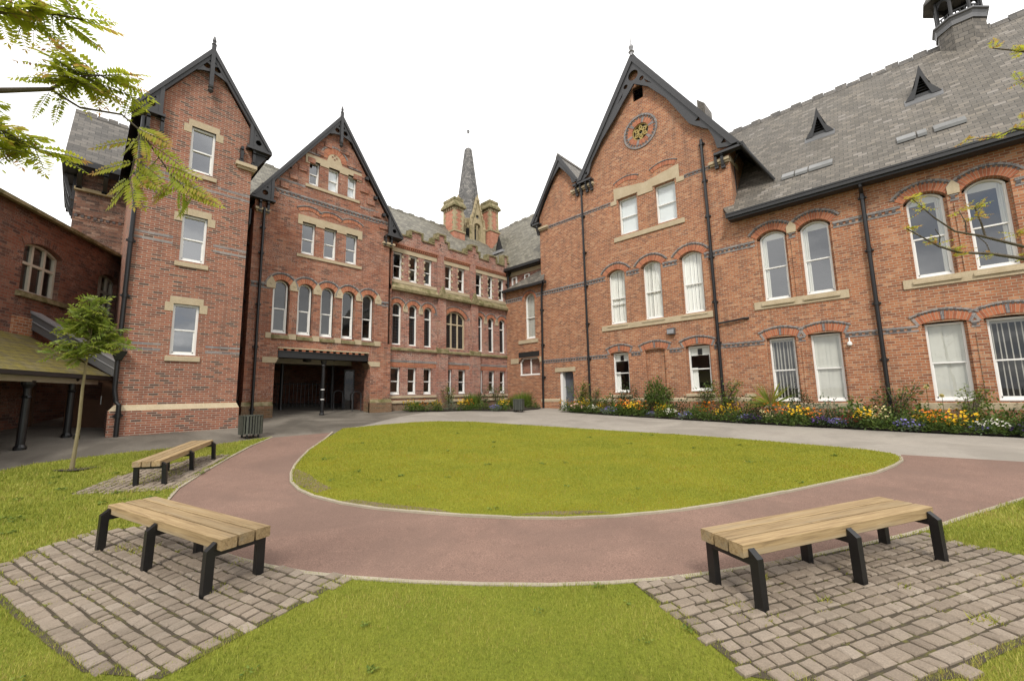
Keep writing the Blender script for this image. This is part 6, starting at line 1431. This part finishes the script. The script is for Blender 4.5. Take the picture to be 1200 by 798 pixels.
# ================================================================== LITTER BINS
def make_bin():
    t = thing('litter_bin', '', 'litter bin'); n = 24
    def sq(a, r): c, s = math.cos(a), math.sin(a); k = (abs(c)**5+abs(s)**5)**(-1/5); return r*k*c, r*k*s
    for i in range(n):
        a0 = 2*math.pi*(i+0.2)/n; a1 = 2*math.pi*(i+0.8)/n; mb = MB()
        o0, o1, i0, i1 = sq(a0, 0.255), sq(a1, 0.255), sq(a0, 0.235), sq(a1, 0.235)
        mb.hexa([(*o0, 0.10), (*o1, 0.10), (*i1, 0.10), (*i0, 0.10), (*o0, 0.62), (*o1, 0.62), (*i1, 0.62), (*i0, 0.62)])
        mb.build('slat', 'bin_slat', t, off=(0, 0, 0))
    mb = MB(); P = [sq(2*math.pi*i/24, 0.228) for i in range(24)]
    for i in range(24): a, b = P[i], P[(i+1) % 24]; mb.face([(*a, 0.12), (*b, 0.12), (*b, 0.60), (*a, 0.60)])
    mb.face([(*p, 0.14) for p in P]); mb.face([(*p, 0.52) for p in P]); mb.build('liner', 'black', t, off=(0, 0, 0))
    mb = MB()
    for i in range(24):
        a, b = sq(2*math.pi*i/24, 0.262), sq(2*math.pi*(i+1)/24, 0.262); c, d = sq(2*math.pi*i/24, 0.222), sq(2*math.pi*(i+1)/24, 0.222)
        mb.hexa([(*a, 0.605), (*b, 0.605), (*d, 0.605), (*c, 0.605), (*a, 0.63), (*b, 0.63), (*d, 0.63), (*c, 0.63)])
    mb.build('rim', 'bin_slat', t, off=(0, 0, 0))
    for sx in (-1, 1):
        for sy in (-1, 1): mb = MB(); mb.box(sx*0.15-0.02, sx*0.15+0.02, sy*0.15-0.02, sy*0.15+0.02, -0.05, 0.12); mb.build('leg', 'black', t, off=(0, 0, 0))
    return t
M['bin_slat'] = plain('bin_slat', (0.060, 0.064, 0.050), 0.6, var=0.4, scale=8)
bn = make_bin(); p = (3.46, 13.56); bn.location = (*p, gz(*p)); bn.rotation_euler = (0, 0, 0.15); bn['label'] = 'grey green slatted litter bin by the foot of the stair tower and path'; bn['group'] = 'slatted litter bins'
p = (14.95, 13.90); dup(bn, (*p, gz(*p)), 0.5, 'slatted litter bin standing at the end of the flower bed in the far corner', 'slatted litter bins')

# ================================================================== TREES
def pinnate(mb, p, d, up, L, pairs, w_, droop, rnd, t0, t1, fold=0.25, rach=True):
    p = Vector(p); d = Vector(d).normalized(); up = Vector(up); s = d.cross(up)
    if s.length < 1e-3: s = d.cross(Vector((1, 0.2, 0)))
    s.normalize(); n = s.cross(d); pos = p; q = p.copy(); dd = d.copy()
    for i in range(pairs):
        f = (i+0.5)/pairs; dd = (d-Vector((0, 0, droop*f))).normalized(); q = q+dd*L/pairs
        wl = w_*(0.55+0.9*math.sin(math.pi*min(1, f*0.85+0.12)))
        for sg in (-1, 1):
            if rnd.random() < 0.04: continue
            dir_ = (s*sg+dd*0.42-n*fold*rnd.uniform(0.2, 1.6)).normalized()
            mb.leaf(q+dd*rnd.uniform(-.15, .15)*L/pairs, dir_, n+s*sg*0.3, wl, wl*0.36, tint=min(1, max(0, t0+(t1-t0)*f+rnd.gauss(0, 0.09))))
    mb.leaf(q, dd, n, w_, w_*0.36, tint=t1)
    if rach: mb.tube([p, p.lerp(q, 0.5)+Vector((0, 0, 0.02*L)), q], [0.0022*L/0.2, 0.0016*L/0.2, 0.0008], 4, False, 1, 0.9)

# young rowan on the grass strip at the left
t = thing('young_tree', 'young slender tree with pale leaning trunk on the grass by the covered walk', 'tree', (0.04, 11.74, gz(0.04, 11.74)))
mb = MB(); tr_ = [(0.04,11.74,0.30),(0.055,11.65,0.75),(0.07,11.56,1.2),(0.06,11.35,1.93),(0.07,11.25,2.41),(0.08,11.18,2.73),(0.1,11.05,3.25),(0.08,11.0,3.5)]
mb.tube(tr_, [0.040, 0.030, 0.026, 0.022, 0.018, 0.014, 0.009, 0.004], 10)
ends = []; rnd = random.Random(21)
top = [(-0.36,11.4,2.75),(-0.22,11.3,3.1),(0.60,10.8,2.72),(0.42,10.9,3.05),(0.22,11.2,3.2),(-0.1,10.95,3.25),(0.1,11.05,3.48),(0.33,11.3,2.6),(-0.15,11.5,2.6),(0.15,10.75,2.65),(-0.3,11.1,2.55),(0.45,11.05,2.8),(-0.02,11.15,3.45),(0.02,11.1,3.35),(0.14,11.0,3.62),(0.05,11.0,3.6)]
for e_ in top:
    b = Vector(tr_[4]).lerp(Vector(tr_[6]), rnd.uniform(0.0, 0.75)); e = Vector(e_); mid = b.lerp(e, 0.5)+Vector((0, 0, 0.10)); mb.tube([b, mid, e], [0.010, 0.007, 0.003], 6); ends.append((b, mid, e))
mb.build('trunk', 'bark_pale', t, smooth=True)
mb = MB()
for b, mid, e in ends:
    for i in range(17):
        f = rnd.uniform(0.2, 1.0); p = (b.lerp(mid, f*2) if f < 0.5 else mid.lerp(e, f*2-1)); a = rnd.uniform(0, 6.283)
        pinnate(mb, p, (math.cos(a), math.sin(a), rnd.uniform(-0.7, 1.1)), (rnd.gauss(0, .6), rnd.gauss(0, .6), 1), rnd.uniform(0.18, 0.28), 6, rnd.uniform(0.065, 0.095), 0.5, rnd, rnd.uniform(0.1, 0.5), rnd.uniform(0.4, 0.85))
mb.build('crown', ['leaf_sapling', 'bark_pale'], t)
mb = MB(); mb.tube([(0.055,11.665,0.98),(0.062,11.64,1.06)], 0.052, 10); mb.build('tree_tie', 'black', t)
mb = MB()
for i in range(14):
    a = 2*math.pi*i/14; b_ = 2*math.pi*(i+1)/14; x0, y0 = 0.12, 11.70
    f = lambda a_, r: (x0+r*1.3*math.cos(a_), y0+r*math.sin(a_), gz(x0, y0)+0.034)
    mb.face([(x0, y0, gz(x0, y0)+0.036), f(a, 0.24+0.05*math.sin(3*a)), f(b_, 0.24+0.05*math.sin(3*b_))])
o = mb.build('tree_pit', 'soil'); o['kind'] = 'structure'

# tree that leans in from the left of the picture: its trunk stands beside the photographer
t = thing('feathery_tree', 'feathery leaved tree hanging yellow green branches into the top left corner', 'tree', (-1.35, 2.6, gz(-1.35, 2.6)))
mb = MB(); rnd = random.Random(33); limbs = []
def limb(pts, r0, r1, leaf=True):
    n = len(pts); mb.tube(pts, [r0+(r1-r0)*i/(n-1) for i in range(n)], 8); 
    if leaf: limbs.append([Vector(p) for p in pts])
limb([(-1.35,2.6,-0.1),(-1.33,2.62,1.0),(-1.3,2.65,2.0),(-1.27,2.7,3.0),(-1.2,2.75,4.2),(-1.15,2.8,5.6)], 0.10, 0.03, False)
limb([(-1.28,2.69,2.75),(-0.9,2.8,2.98),(-0.49,2.89,3.0),(-0.35,2.8,3.04),(-0.20,2.71,3.08)], 0.022, 0.009, False)
limb([(-0.20,2.71,3.08),(-0.14,2.64,3.12),(-0.09,2.59,3.14),(-0.04,2.6,3.18)], 0.007, 0.003)
limb([(-0.20,2.71,3.08),(-0.10,2.69,3.03),(0.04,2.62,3.03),(0.11,2.62,2.98),(0.24,2.6,2.79),(0.34,2.59,2.69)], 0.006, 0.003, False)
limb([(0.11,2.62,2.98),(0.10,2.66,2.83),(0.09,2.70,2.68)], 0.004, 0.002, False)
limb([(-1.25,2.72,3.2),(-0.8,2.75,3.3),(-0.49,2.70,3.28),(-0.31,2.64,3.34),(-0.22,2.6,3.38),(-0.12,2.55,3.38)], 0.016, 0.004)
limb([(-1.22,2.74,3.6),(-0.7,2.7,3.65),(-0.4,2.62,3.55),(-0.2,2.55,3.5)], 0.014, 0.004)
limb([(-0.9,2.8,2.98),(-0.6,2.82,2.85),(-0.45,2.8,2.78),(-0.33,2.78,2.74)], 0.008, 0.003)
limb([(-0.49,2.89,3.0),(-0.42,2.8,2.92),(-0.32,2.76,2.84),(-0.2,2.74,2.78)], 0.006, 0.002)
for k in range(9):
    a = rnd.uniform(1.5, 5.2); z = rnd.uniform(3.3, 5.4); b = Vector((-1.22, 2.74, z)); e = b+Vector((math.cos(a)*1.1, math.sin(a)*1.1, rnd.uniform(0.1, 0.9))); limb([b, b.lerp(e, 0.5)+Vector((0, 0, 0.12)), e], 0.016, 0.004)
mb.build('trunk', 'bark', t, smooth=True)
mb = MB()
right = CX; 
for lm in limbs:
    nL = 44 if len(lm) > 3 else 24
    for i in range(nL):
        f = rnd.uniform(0.25, 1.0)*(len(lm)-1); k = min(int(f), len(lm)-2); p = lm[k].lerp(lm[k+1], f-k); a = rnd.uniform(0, 6.283)
        d = Vector((math.cos(a), math.sin(a), rnd.uniform(-0.45, 0.35)))
        pinnate(mb, p, d, (rnd.uniform(-.4, .4), rnd.uniform(-.4, .4), 1), rnd.uniform(0.13, 0.22), rnd.randint(10, 13), rnd.uniform(0.024, 0.036), 0.45, rnd, rnd.uniform(0.15, 0.6), rnd.uniform(0.45, 1.0))
# the drooping spray in front of the tower: leaves placed along it
def at_(a, b, f): return Vector(a).lerp(Vector(b), f)
spray = [((0.04,2.62,3.03),(0.11,2.62,2.98)),((0.11,2.62,2.98),(0.24,2.6,2.79)),((0.24,2.6,2.79),(0.34,2.59,2.69)),((0.11,2.62,2.98),(0.10,2.66,2.83)),((0.10,2.66,2.83),(0.09,2.70,2.68))]
for si, (a, b) in enumerate(spray):
    for i in range((4, 8, 10, 5, 9)[si]):
        p = at_(a, b, rnd.random()); th = rnd.choice((-1, 1))*rnd.uniform(0.5, 1.35)
        ax = (Vector(b)-Vector(a)).normalized(); d = ax*math.cos(th)+(CX*math.sin(th))+CF*rnd.uniform(-0.35, 0.35)
        pinnate(mb, p, d, -CF+Vector((0, 0, 0.6)), rnd.uniform(0.12, 0.185), rnd.randint(9, 12), rnd.uniform(0.026, 0.037), 0.3, rnd, rnd.uniform(0.3, 0.7), rnd.uniform(0.5, 1.0), 0.1)
for p, d in (((-0.16,2.67,3.05), (-0.1,0.15,-1)), ((0.05,2.62,3.03), (0.15,-0.1,1.0)), ((0.06,2.62,3.03), (0.5,-0.3,0.7)), ((-0.20,2.7,3.06), (-0.25,0.1,-0.9))):
    pinnate(mb, p, d, -CF, 0.13, 11, 0.026, 0.1, rnd, 0.35, 0.5, 0.05)
mb.build('crown', ['leaf_rowan', 'bark'], t)

# tree that leans in from the right: bare twigs with a few clusters of young leaves
t = thing('bare_twigged_tree', 'thin grey branches with few young bronze leaves crossing the right edge', 'tree', (4.35, -1.75, gz(4.35, -1.75)))
mb = MB(); tips = []
def limb2(pts, r0, r1): mb.tube(pts, [r0+(r1-r0)*i/(len(pts)-1) for i in range(len(pts))], 7)
limb2([(4.35,-1.75,-0.1),(4.33,-1.72,1.0),(4.30,-1.66,2.0),(4.28,-1.6,3.1),(4.3,-1.5,4.6)], 0.085, 0.03)
limb2([(4.30,-1.66,1.95),(4.15,-1.15,2.22),(4.02,-0.83,2.33),(3.90,-0.57,2.41),(3.75,-0.43,2.44),(3.61,-0.29,2.45),(3.53,-0.21,2.49),(3.39,-0.08,2.60)], 0.016, 0.003)
limb2([(4.28,-1.6,2.1),(4.12,-1.15,2.3),(4.01,-0.84,2.38),(3.89,-0.58,2.48),(3.71,-0.40,2.55),(3.60,-0.29,2.58),(3.50,-0.21,2.66),(3.39,-0.12,2.78)], 0.014, 0.002)
limb2([(3.73,-0.42,2.54),(3.70,-0.41,2.62),(3.66,-0.39,2.72)], 0.006, 0.003)
limb2([(3.66,-0.34,2.56),(3.62,-0.34,2.63),(3.60,-0.32,2.70)], 0.004, 0.002); limb2([(3.75,-0.43,2.44),(3.73,-0.42,2.50),(3.70,-0.38,2.56)], 0.003, 0.002); limb2([(3.53,-0.21,2.49),(3.50,-0.22,2.54),(3.42,-0.2,2.57)], 0.003, 0.0015)
limb2([(4.28,-1.6,3.0),(4.05,-1.0,3.55),(3.92,-0.72,3.72),(3.86,-0.6,3.78)], 0.012, 0.003); limb2([(4.28,-1.6,2.8),(4.05,-0.9,3.1),(3.95,-0.64,3.25),(3.86,-0.54,3.2),(3.74,-0.42,3.18)], 0.010, 0.002)
limb2([(4.05,-1.0,3.55),(3.98,-0.8,3.4),(3.95,-0.7,3.55)], 0.005, 0.002)
for k in range(8):
    a = rnd.uniform(3.6, 6.6); b = Vector((4.29, -1.58, rnd.uniform(2.8, 4.5))); e = b+Vector((math.cos(a), math.sin(a), rnd.uniform(0.2, 0.8))); limb2([b, b.lerp(e, .5)+Vector((0, 0, .1)), e], 0.012, 0.003); tips.append((e, 5))
mb.build('trunk', 'bark', t, smooth=True)
mb = MB()
tips += [((3.39,-0.08,2.60),3),((3.39,-0.12,2.78),3),((3.45,-0.16,2.71),3),((3.50,-0.20,2.50),2),((3.58,-0.27,2.47),3),((3.66,-0.39,2.72),5),((3.68,-0.40,2.66),4),((3.60,-0.32,2.70),2),((3.86,-0.56,2.56),4),((3.92,-0.65,2.50),3),((3.74,-0.43,2.44),2),((3.62,-0.30,2.43),2),((3.92,-0.72,3.72),4),((3.86,-0.6,3.78),2),((3.95,-0.64,3.25),3),((3.86,-0.54,3.2),3),((3.74,-0.42,3.18),3),((3.95,-0.7,3.55),3),((3.95,-0.68,3.3),3),((3.90,-0.6,2.43),3)]
for p, n in tips:
    p = Vector(p); mb.leaf(p, (rnd.uniform(-1, 1), rnd.uniform(-1, 1), 1), (1, 0, 0), 0.03, 0.018, 0.95, 0)
    for i in range(n*2):
        a = rnd.uniform(0, 6.283); d = Vector((math.cos(a), math.sin(a), rnd.uniform(-0.3, 0.8)))
        pinnate(mb, p, d, (0, 0, 1), rnd.uniform(0.035, 0.075), 5, rnd.uniform(0.014, 0.022), 0.3, rnd, rnd.uniform(0.5, 0.9), rnd.uniform(0.75, 1.0), 0.4)
mb.build('crown', ['leaf_rowan', 'bark'], t)

# ================================================================== FLOWER BEDS
ground_sheet('flower_bed', [(16.46,-8),(17.93,-8),(17.93,12.4),(16.85,12.4),(16.46,11.9)], 0.05, 'soil', 0.6)
ground_sheet('flower_bed', [(10.1,17.3),(13.4,15.95),(15.05,14.25),(16.9,14.35),(17.9,14.95),(17.9,17.3)], 0.05, 'soil', 0.6)
def leaf_mass(mb, n, rx, ry, h, ls, rnd, z0=0.0, flat=0.3, shell=0.5, aspect=0.5):
    for i in range(n):
        a = rnd.uniform(0, 6.283); ct = rnd.uniform(0, 1); st = math.sqrt(1-ct*ct); r = rnd.random()**(1-shell)
        nx, ny, nz = st*math.cos(a), st*math.sin(a), ct
        lump = 1+0.22*math.sin(nx*5+1.3)*math.sin(ny*6+0.4)+0.15*math.sin(nz*7+nx*3)
        p = (nx*rx*r*lump, ny*ry*r*lump, z0+nz*h*r*lump+0.01)
        d = (nx+rnd.gauss(0, .6), ny+rnd.gauss(0, .6), nz*0.7+rnd.gauss(0.1, .5))
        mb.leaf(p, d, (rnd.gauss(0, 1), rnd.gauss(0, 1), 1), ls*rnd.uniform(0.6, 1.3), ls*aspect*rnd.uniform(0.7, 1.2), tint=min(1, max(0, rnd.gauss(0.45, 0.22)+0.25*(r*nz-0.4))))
def petals(mb, n, rx, ry, h, s, rnd, spike=False, clusters=0):
    for i in range(n):
        a = rnd.uniform(0, 6.283); r = math.sqrt(rnd.random()); x, y = rx*r*math.cos(a), ry*r*math.sin(a); z = h*(0.55+0.5*rnd.random())*(1.05-0.35*r*r)
        if spike: z = h*rnd.uniform(0.6, 1.3)
        N = Vector((rnd.gauss(-0.5, .5), rnd.gauss(-0.3, .5), 1)).normalized(); t1 = N.orthogonal().normalized(); t2 = N.cross(t1); k = 6; q = Vector((x, y, z)); ss = s*rnd.uniform(0.7, 1.25); tn = rnd.random()
        ring = [q+(t1*math.cos(6.283*j/k)+t2*math.sin(6.283*j/k))*ss*(1 if j % 2 else 0.8) for j in range(k)]
        for j in range(k): mb.face([q-N*ss*0.35, ring[j], ring[(j+1) % k]], tint=min(1, max(0, tn*0.7+rnd.uniform(0, .3))))
FDEF = dict(yellow=('yellow flowers', 'leaf_shrub'), orange=('orange flowers', 'leaf_shrub'), lavender=('pale violet flowers', 'leaf_grey'), purple=('dark purple flowers', 'leaf_dark'), white=('white flowers', 'leaf_shrub'), cream=('cream flowers', 'leaf_shrub'), red=('dark red leaves', 'leaf_dark'), pink=('pale pink flowers', 'leaf_shrub'))
protos = {}
def flower_proto(c):
    rnd = random.Random(hash(c) % 1000 if False else sum(map(ord, c)))
    t = thing('flowering_plant', 'x', 'flowers'); mb = MB(); tall = c in ('yellow', 'orange', 'cream'); low_ = c in ('lavender', 'purple')
    h = 0.42 if tall else 0.24 if low_ else 0.34
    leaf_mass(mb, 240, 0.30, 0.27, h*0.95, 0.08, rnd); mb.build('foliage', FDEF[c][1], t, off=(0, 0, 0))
    mb = MB(); petals(mb, 46 if not low_ else 70, 0.29, 0.26, h, 0.029 if not low_ else 0.025, rnd, tall); mb.build('flower_heads', 'petal_'+c, t, off=(0, 0, 0)); return t
def shrub_proto(kind):
    rnd = random.Random(sum(map(ord, kind))); t = thing('shrub', 'x', 'shrub'); mb = MB(); st = MB()
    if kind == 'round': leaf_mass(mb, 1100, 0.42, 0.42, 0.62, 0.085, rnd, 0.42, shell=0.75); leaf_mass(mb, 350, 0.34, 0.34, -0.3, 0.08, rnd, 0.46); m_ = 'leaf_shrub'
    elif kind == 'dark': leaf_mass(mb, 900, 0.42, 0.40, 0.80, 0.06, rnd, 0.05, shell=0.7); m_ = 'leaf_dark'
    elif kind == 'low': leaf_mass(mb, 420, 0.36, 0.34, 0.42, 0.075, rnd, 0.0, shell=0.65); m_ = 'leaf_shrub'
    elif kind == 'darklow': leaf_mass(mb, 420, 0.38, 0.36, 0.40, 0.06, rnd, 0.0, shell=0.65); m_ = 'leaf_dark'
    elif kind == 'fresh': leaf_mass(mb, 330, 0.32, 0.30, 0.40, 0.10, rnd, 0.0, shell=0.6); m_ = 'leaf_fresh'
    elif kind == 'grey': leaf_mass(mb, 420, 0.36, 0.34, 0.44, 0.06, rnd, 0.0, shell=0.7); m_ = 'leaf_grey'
    elif kind == 'grassy':
        m_ = 'leaf_fresh'
        for i in range(420):
            a = rnd.uniform(0, 6.283); r = 0.3*math.sqrt(rnd.random()); mb.leaf((r*math.cos(a), r*math.sin(a), 0.0), (math.cos(a)*rnd.uniform(0, .6), math.sin(a)*rnd.uniform(0, .6), 1), (math.cos(a), math.sin(a), 0), rnd.uniform(0.45, 0.85), 0.022, rnd.random())
    elif kind == 'spiky':
        m_ = 'leaf_sapling'
        for i in range(90):
            a = rnd.uniform(0, 6.283); e = rnd.uniform(-0.15, 1.2); c, s = math.cos(e), math.sin(e); L = rnd.uniform(0.45, 0.75)
            mb.leaf((0, 0, 0.42), (c*math.cos(a), c*math.sin(a), s), (math.cos(a+1.57), math.sin(a+1.57), 0.2), L, 0.03, rnd.uniform(0.3, 1.0))
        st.tube([(0, 0, -0.05), (0, 0, 0.45)], 0.05, 8)
    else:   # 'tall': open arching shrub with stems and separate tiers
        m_ = 'leaf_fresh' if kind == 'tall' else 'leaf_shrub'
        for i in range(9):
            a = rnd.uniform(0, 6.283); rr = rnd.uniform(0.15, 0.55); z = rnd.uniform(0.7, 1.25); e = Vector((rr*math.cos(a), rr*math.sin(a), z)); st.tube([(0, 0, -0.05), (e.x*0.3, e.y*0.3, z*0.55), e], [0.014, 0.010, 0.004], 5)
            for j in range(60):
                f = rnd.uniform(0.35, 1.0); q = e*f+Vector((rnd.gauss(0, .075), rnd.gauss(0, .075), rnd.gauss(0, .06))); mb.leaf(q, (rnd.gauss(0, 1), rnd.gauss(0, 1), rnd.gauss(0.1, .5)), (rnd.gauss(0, .5), rnd.gauss(0, .5), 1), rnd.uniform(0.05, 0.10), 0.042, min(1, max(0, rnd.gauss(.5, .25))))
    mb.build('foliage', m_, t, off=(0, 0, 0))
    if st.v: st.build('stem', 'bark', t, off=(0, 0, 0))
    return t
used_protos = set(); seen_labels = {}
SDESC = dict(round='round leafy green shrub', dark='dense dark green shrub', low='low mound of green leaves', darklow='low mound of dark leaves', fresh='clump of bright green leaves', grey='mound of grey green leaves', grassy='tuft of long grassy leaves', spiky='spiky sword leaved plant', tall='tall open shrub with fresh leaves', talld='tall open shrub with mid green leaves')
prnd = random.Random(77)
def plant(kind, x, y, where, s=1.0, sz=1.0):
    fl = kind in FDEF
    if kind not in protos: protos[kind] = flower_proto(kind) if fl else shrub_proto(kind)
    lab = ('clump of '+FDEF[kind][0] if fl else SDESC[kind])+' '+where
    assert lab not in seen_labels, lab
    seen_labels[lab] = 1; grp = 'flowering plants in the beds' if fl else 'shrubs and leafy plants in the beds'
    r = prnd.uniform(0, 6.283); loc = (x, y, gz(x, y)+0.045); k = s*prnd.uniform(0.9, 1.1)
    if kind not in used_protos:
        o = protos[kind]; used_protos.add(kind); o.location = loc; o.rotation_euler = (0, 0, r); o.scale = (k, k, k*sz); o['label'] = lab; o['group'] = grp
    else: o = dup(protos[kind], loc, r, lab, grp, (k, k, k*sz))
    return o
LM = [(12.15, 'beside the grey door'), (11.45, 'right of the grey door'), (10.55, 'left below the hall\'s first low window'), (9.75, 'right below the hall\'s first low window'), (9.05, 'left of the bricked up window'), (8.2, 'below the bricked up window'), (7.35, 'right of the bricked up window'), (6.35, 'below the hall\'s last low window'), (5.5, 'at the hall\'s right drainpipe'), (4.65, 'right of the hall\'s right drainpipe'), (3.95, 'left of the first open slat blind'), (3.3, 'below the first open slat blind'), (2.65, 'between slat blind and pale blind'), (2.0, 'below the first pale blind'), (1.3, 'left of the wing\'s drainpipe'), (0.6, 'at the wing\'s drainpipe'), (0.0, 'right of the wing\'s drainpipe'), (-0.55, 'left below the second pale blind'), (-1.05, 'right below the second pale blind'), (-1.6, 'left of the last low window'), (-2.15, 'below the last low window'), (-2.7, 'at the picture\'s right edge')]
FR_ = ['yellow orange', 'pink yellow', 'white yellow', 'lavender yellow', 'orange yellow', 'orange lavender', 'yellow white', 'lavender yellow', 'orange yellow', 'yellow lavender', 'purple cream', 'orange yellow', 'yellow orange', 'purple lavender', 'red yellow', 'cream white', 'lavender yellow', 'orange yellow', 'yellow lavender', 'white pink', 'purple white', 'lavender cream']
MID = ['fresh', 'low', 'darklow', 'low', 'fresh', 'darklow', 'fresh', 'low', 'darklow', 'low', 'darklow', 'grey', 'low', 'darklow', 'low', 'darklow', 'low', 'fresh', 'darklow', 'low', 'darklow', 'low']
kf = 0
for (y, wh), fr, md in zip(LM, FR_, MID):
    a, b = fr.split()
    kf += 1
    plant(a, 16.54+prnd.uniform(-.04, .12), y+0.16, 'at the bed\'s front '+wh, 1.2); plant(b if kf % 4 else 'low', 16.66+prnd.uniform(0, .12), y-0.20, 'at the bed\'s front '+wh, prnd.uniform(0.85, 1.2))
    plant(md, 17.12+prnd.uniform(-.1, .1), y+prnd.uniform(-.15, .15), 'mid bed '+wh, 1.2)
BACK = [('tall', 12.05, 1.15, 'by the wall beside the grey door'), ('talld', 11.25, 0.95, 'by the wall right of the grey door'), ('dark', 9.45, 1.45, 'below the hall\'s first low window'), ('round', 8.0, 1.25, 'in front of the bricked up window'), ('low', 10.5, 1.5, 'by the wall below the hall\'s first low window'), ('low', 8.9, 1.3, 'by the wall left of the bricked up window'), ('darklow', 7.0, 1.5, 'by the wall left of the hall\'s last low window'), ('tall', 5.3, 1.25, 'by the wall at the hall\'s right drainpipe'), ('talld', 6.05, 1.0, 'by the wall below the hall\'s last low window'), ('darklow', 4.5, 1.6, 'by the wall right of the hall\'s right drainpipe'), ('spiky', 3.75, 1.2, 'left of the first open slat blind'), ('dark', 2.85, 1.15, 'between slat blind and pale blind'), ('grey', 2.15, 1.6, 'by the wall below the first pale blind'), ('low', 1.35, 1.6, 'by the wall left of the wing\'s drainpipe'), ('talld', 0.35, 1.2, 'by the wall beside the wing\'s drainpipe'), ('darklow', 0.75, 1.5, 'by the wall left of the wing\'s drainpipe'), ('tall', -1.15, 1.0, 'in front of the second pale blind'), ('low', -0.2, 1.5, 'by the wall right of the wing\'s drainpipe'), ('low', -1.7, 1.6, 'by the wall left of the last low window'), ('dark', -2.45, 1.15, 'below the last low window')]
for k, y, s, wh in BACK: plant(k, 17.5, y, wh, s*1.08)
ZB = [('yellow', 10.75, 16.95, 'at the left end of the far bed'), ('orange', 11.35, 16.72, 'near the left end of the far bed'), ('fresh', 11.25, 17.2, 'below the range\'s second low window'), ('low', 12.1, 16.9, 'below the range\'s third low window'), ('yellow', 12.0, 16.45, 'left of the range\'s first pier'), ('grey', 12.75, 16.4, 'before the range\'s first pier'), ('tall', 13.1, 17.0, 'against the range\'s first pier'), ('orange', 13.55, 15.95, 'in the middle of the far bed'), ('yellow', 13.2, 16.1, 'in the middle of the far bed'), ('grassy', 14.3, 16.6, 'between the range\'s two piers'), ('low', 14.1, 15.6, 'in the middle of the far bed'), ('dark', 14.9, 16.5, 'against the range\'s second pier'), ('lavender', 14.45, 15.0, 'left of the far bin'), ('yellow', 14.78, 14.78, 'left of the far bin'), ('fresh', 15.5, 15.6, 'behind the far bin'), ('grassy', 16.1, 15.1, 'right of the far bin'), ('talld', 15.9, 16.4, 'behind the far bin by the range'), ('low', 17.0, 14.75, 'at the right end of the far bed'), ('grassy', 17.2, 15.6, 'below the low corner window'), ('low', 16.7, 16.5, 'in the corner of range and hall')]
for k, x, y, wh in ZB: plant(k, x, y, wh, 1.1)
for nme, x, y, lab in (('allium', 17.35, -0.32, 'taller pale round seed head on a stalk right of the wing drainpipe'), ('allium', 17.4, -0.62, 'lower pale round seed head on a stalk below the second pale blind')):
    z = gz(x, y); h = 1.25 if y > -0.5 else 1.0; t = thing(nme, lab, 'flower', (x, y, z)); mb = MB(); mb.tube([(x, y, z), (x+0.01, y, z+h)], 0.006, 5); mb.build('stalk', 'leaf_shrub', t)
    mb = MB(); rnd = random.Random(4)
    for i in range(160):
        d = Vector((rnd.gauss(0, 1), rnd.gauss(0, 1), rnd.gauss(0, 1))).normalized(); mb.leaf((x, y, z+h), d, (rnd.gauss(0, 1), rnd.gauss(0, 1), 1), 0.065, 0.03, rnd.random())
    mb.build('seed_head', 'petal_cream', t)
print('SCENE BUILT', len(bpy.data.objects))
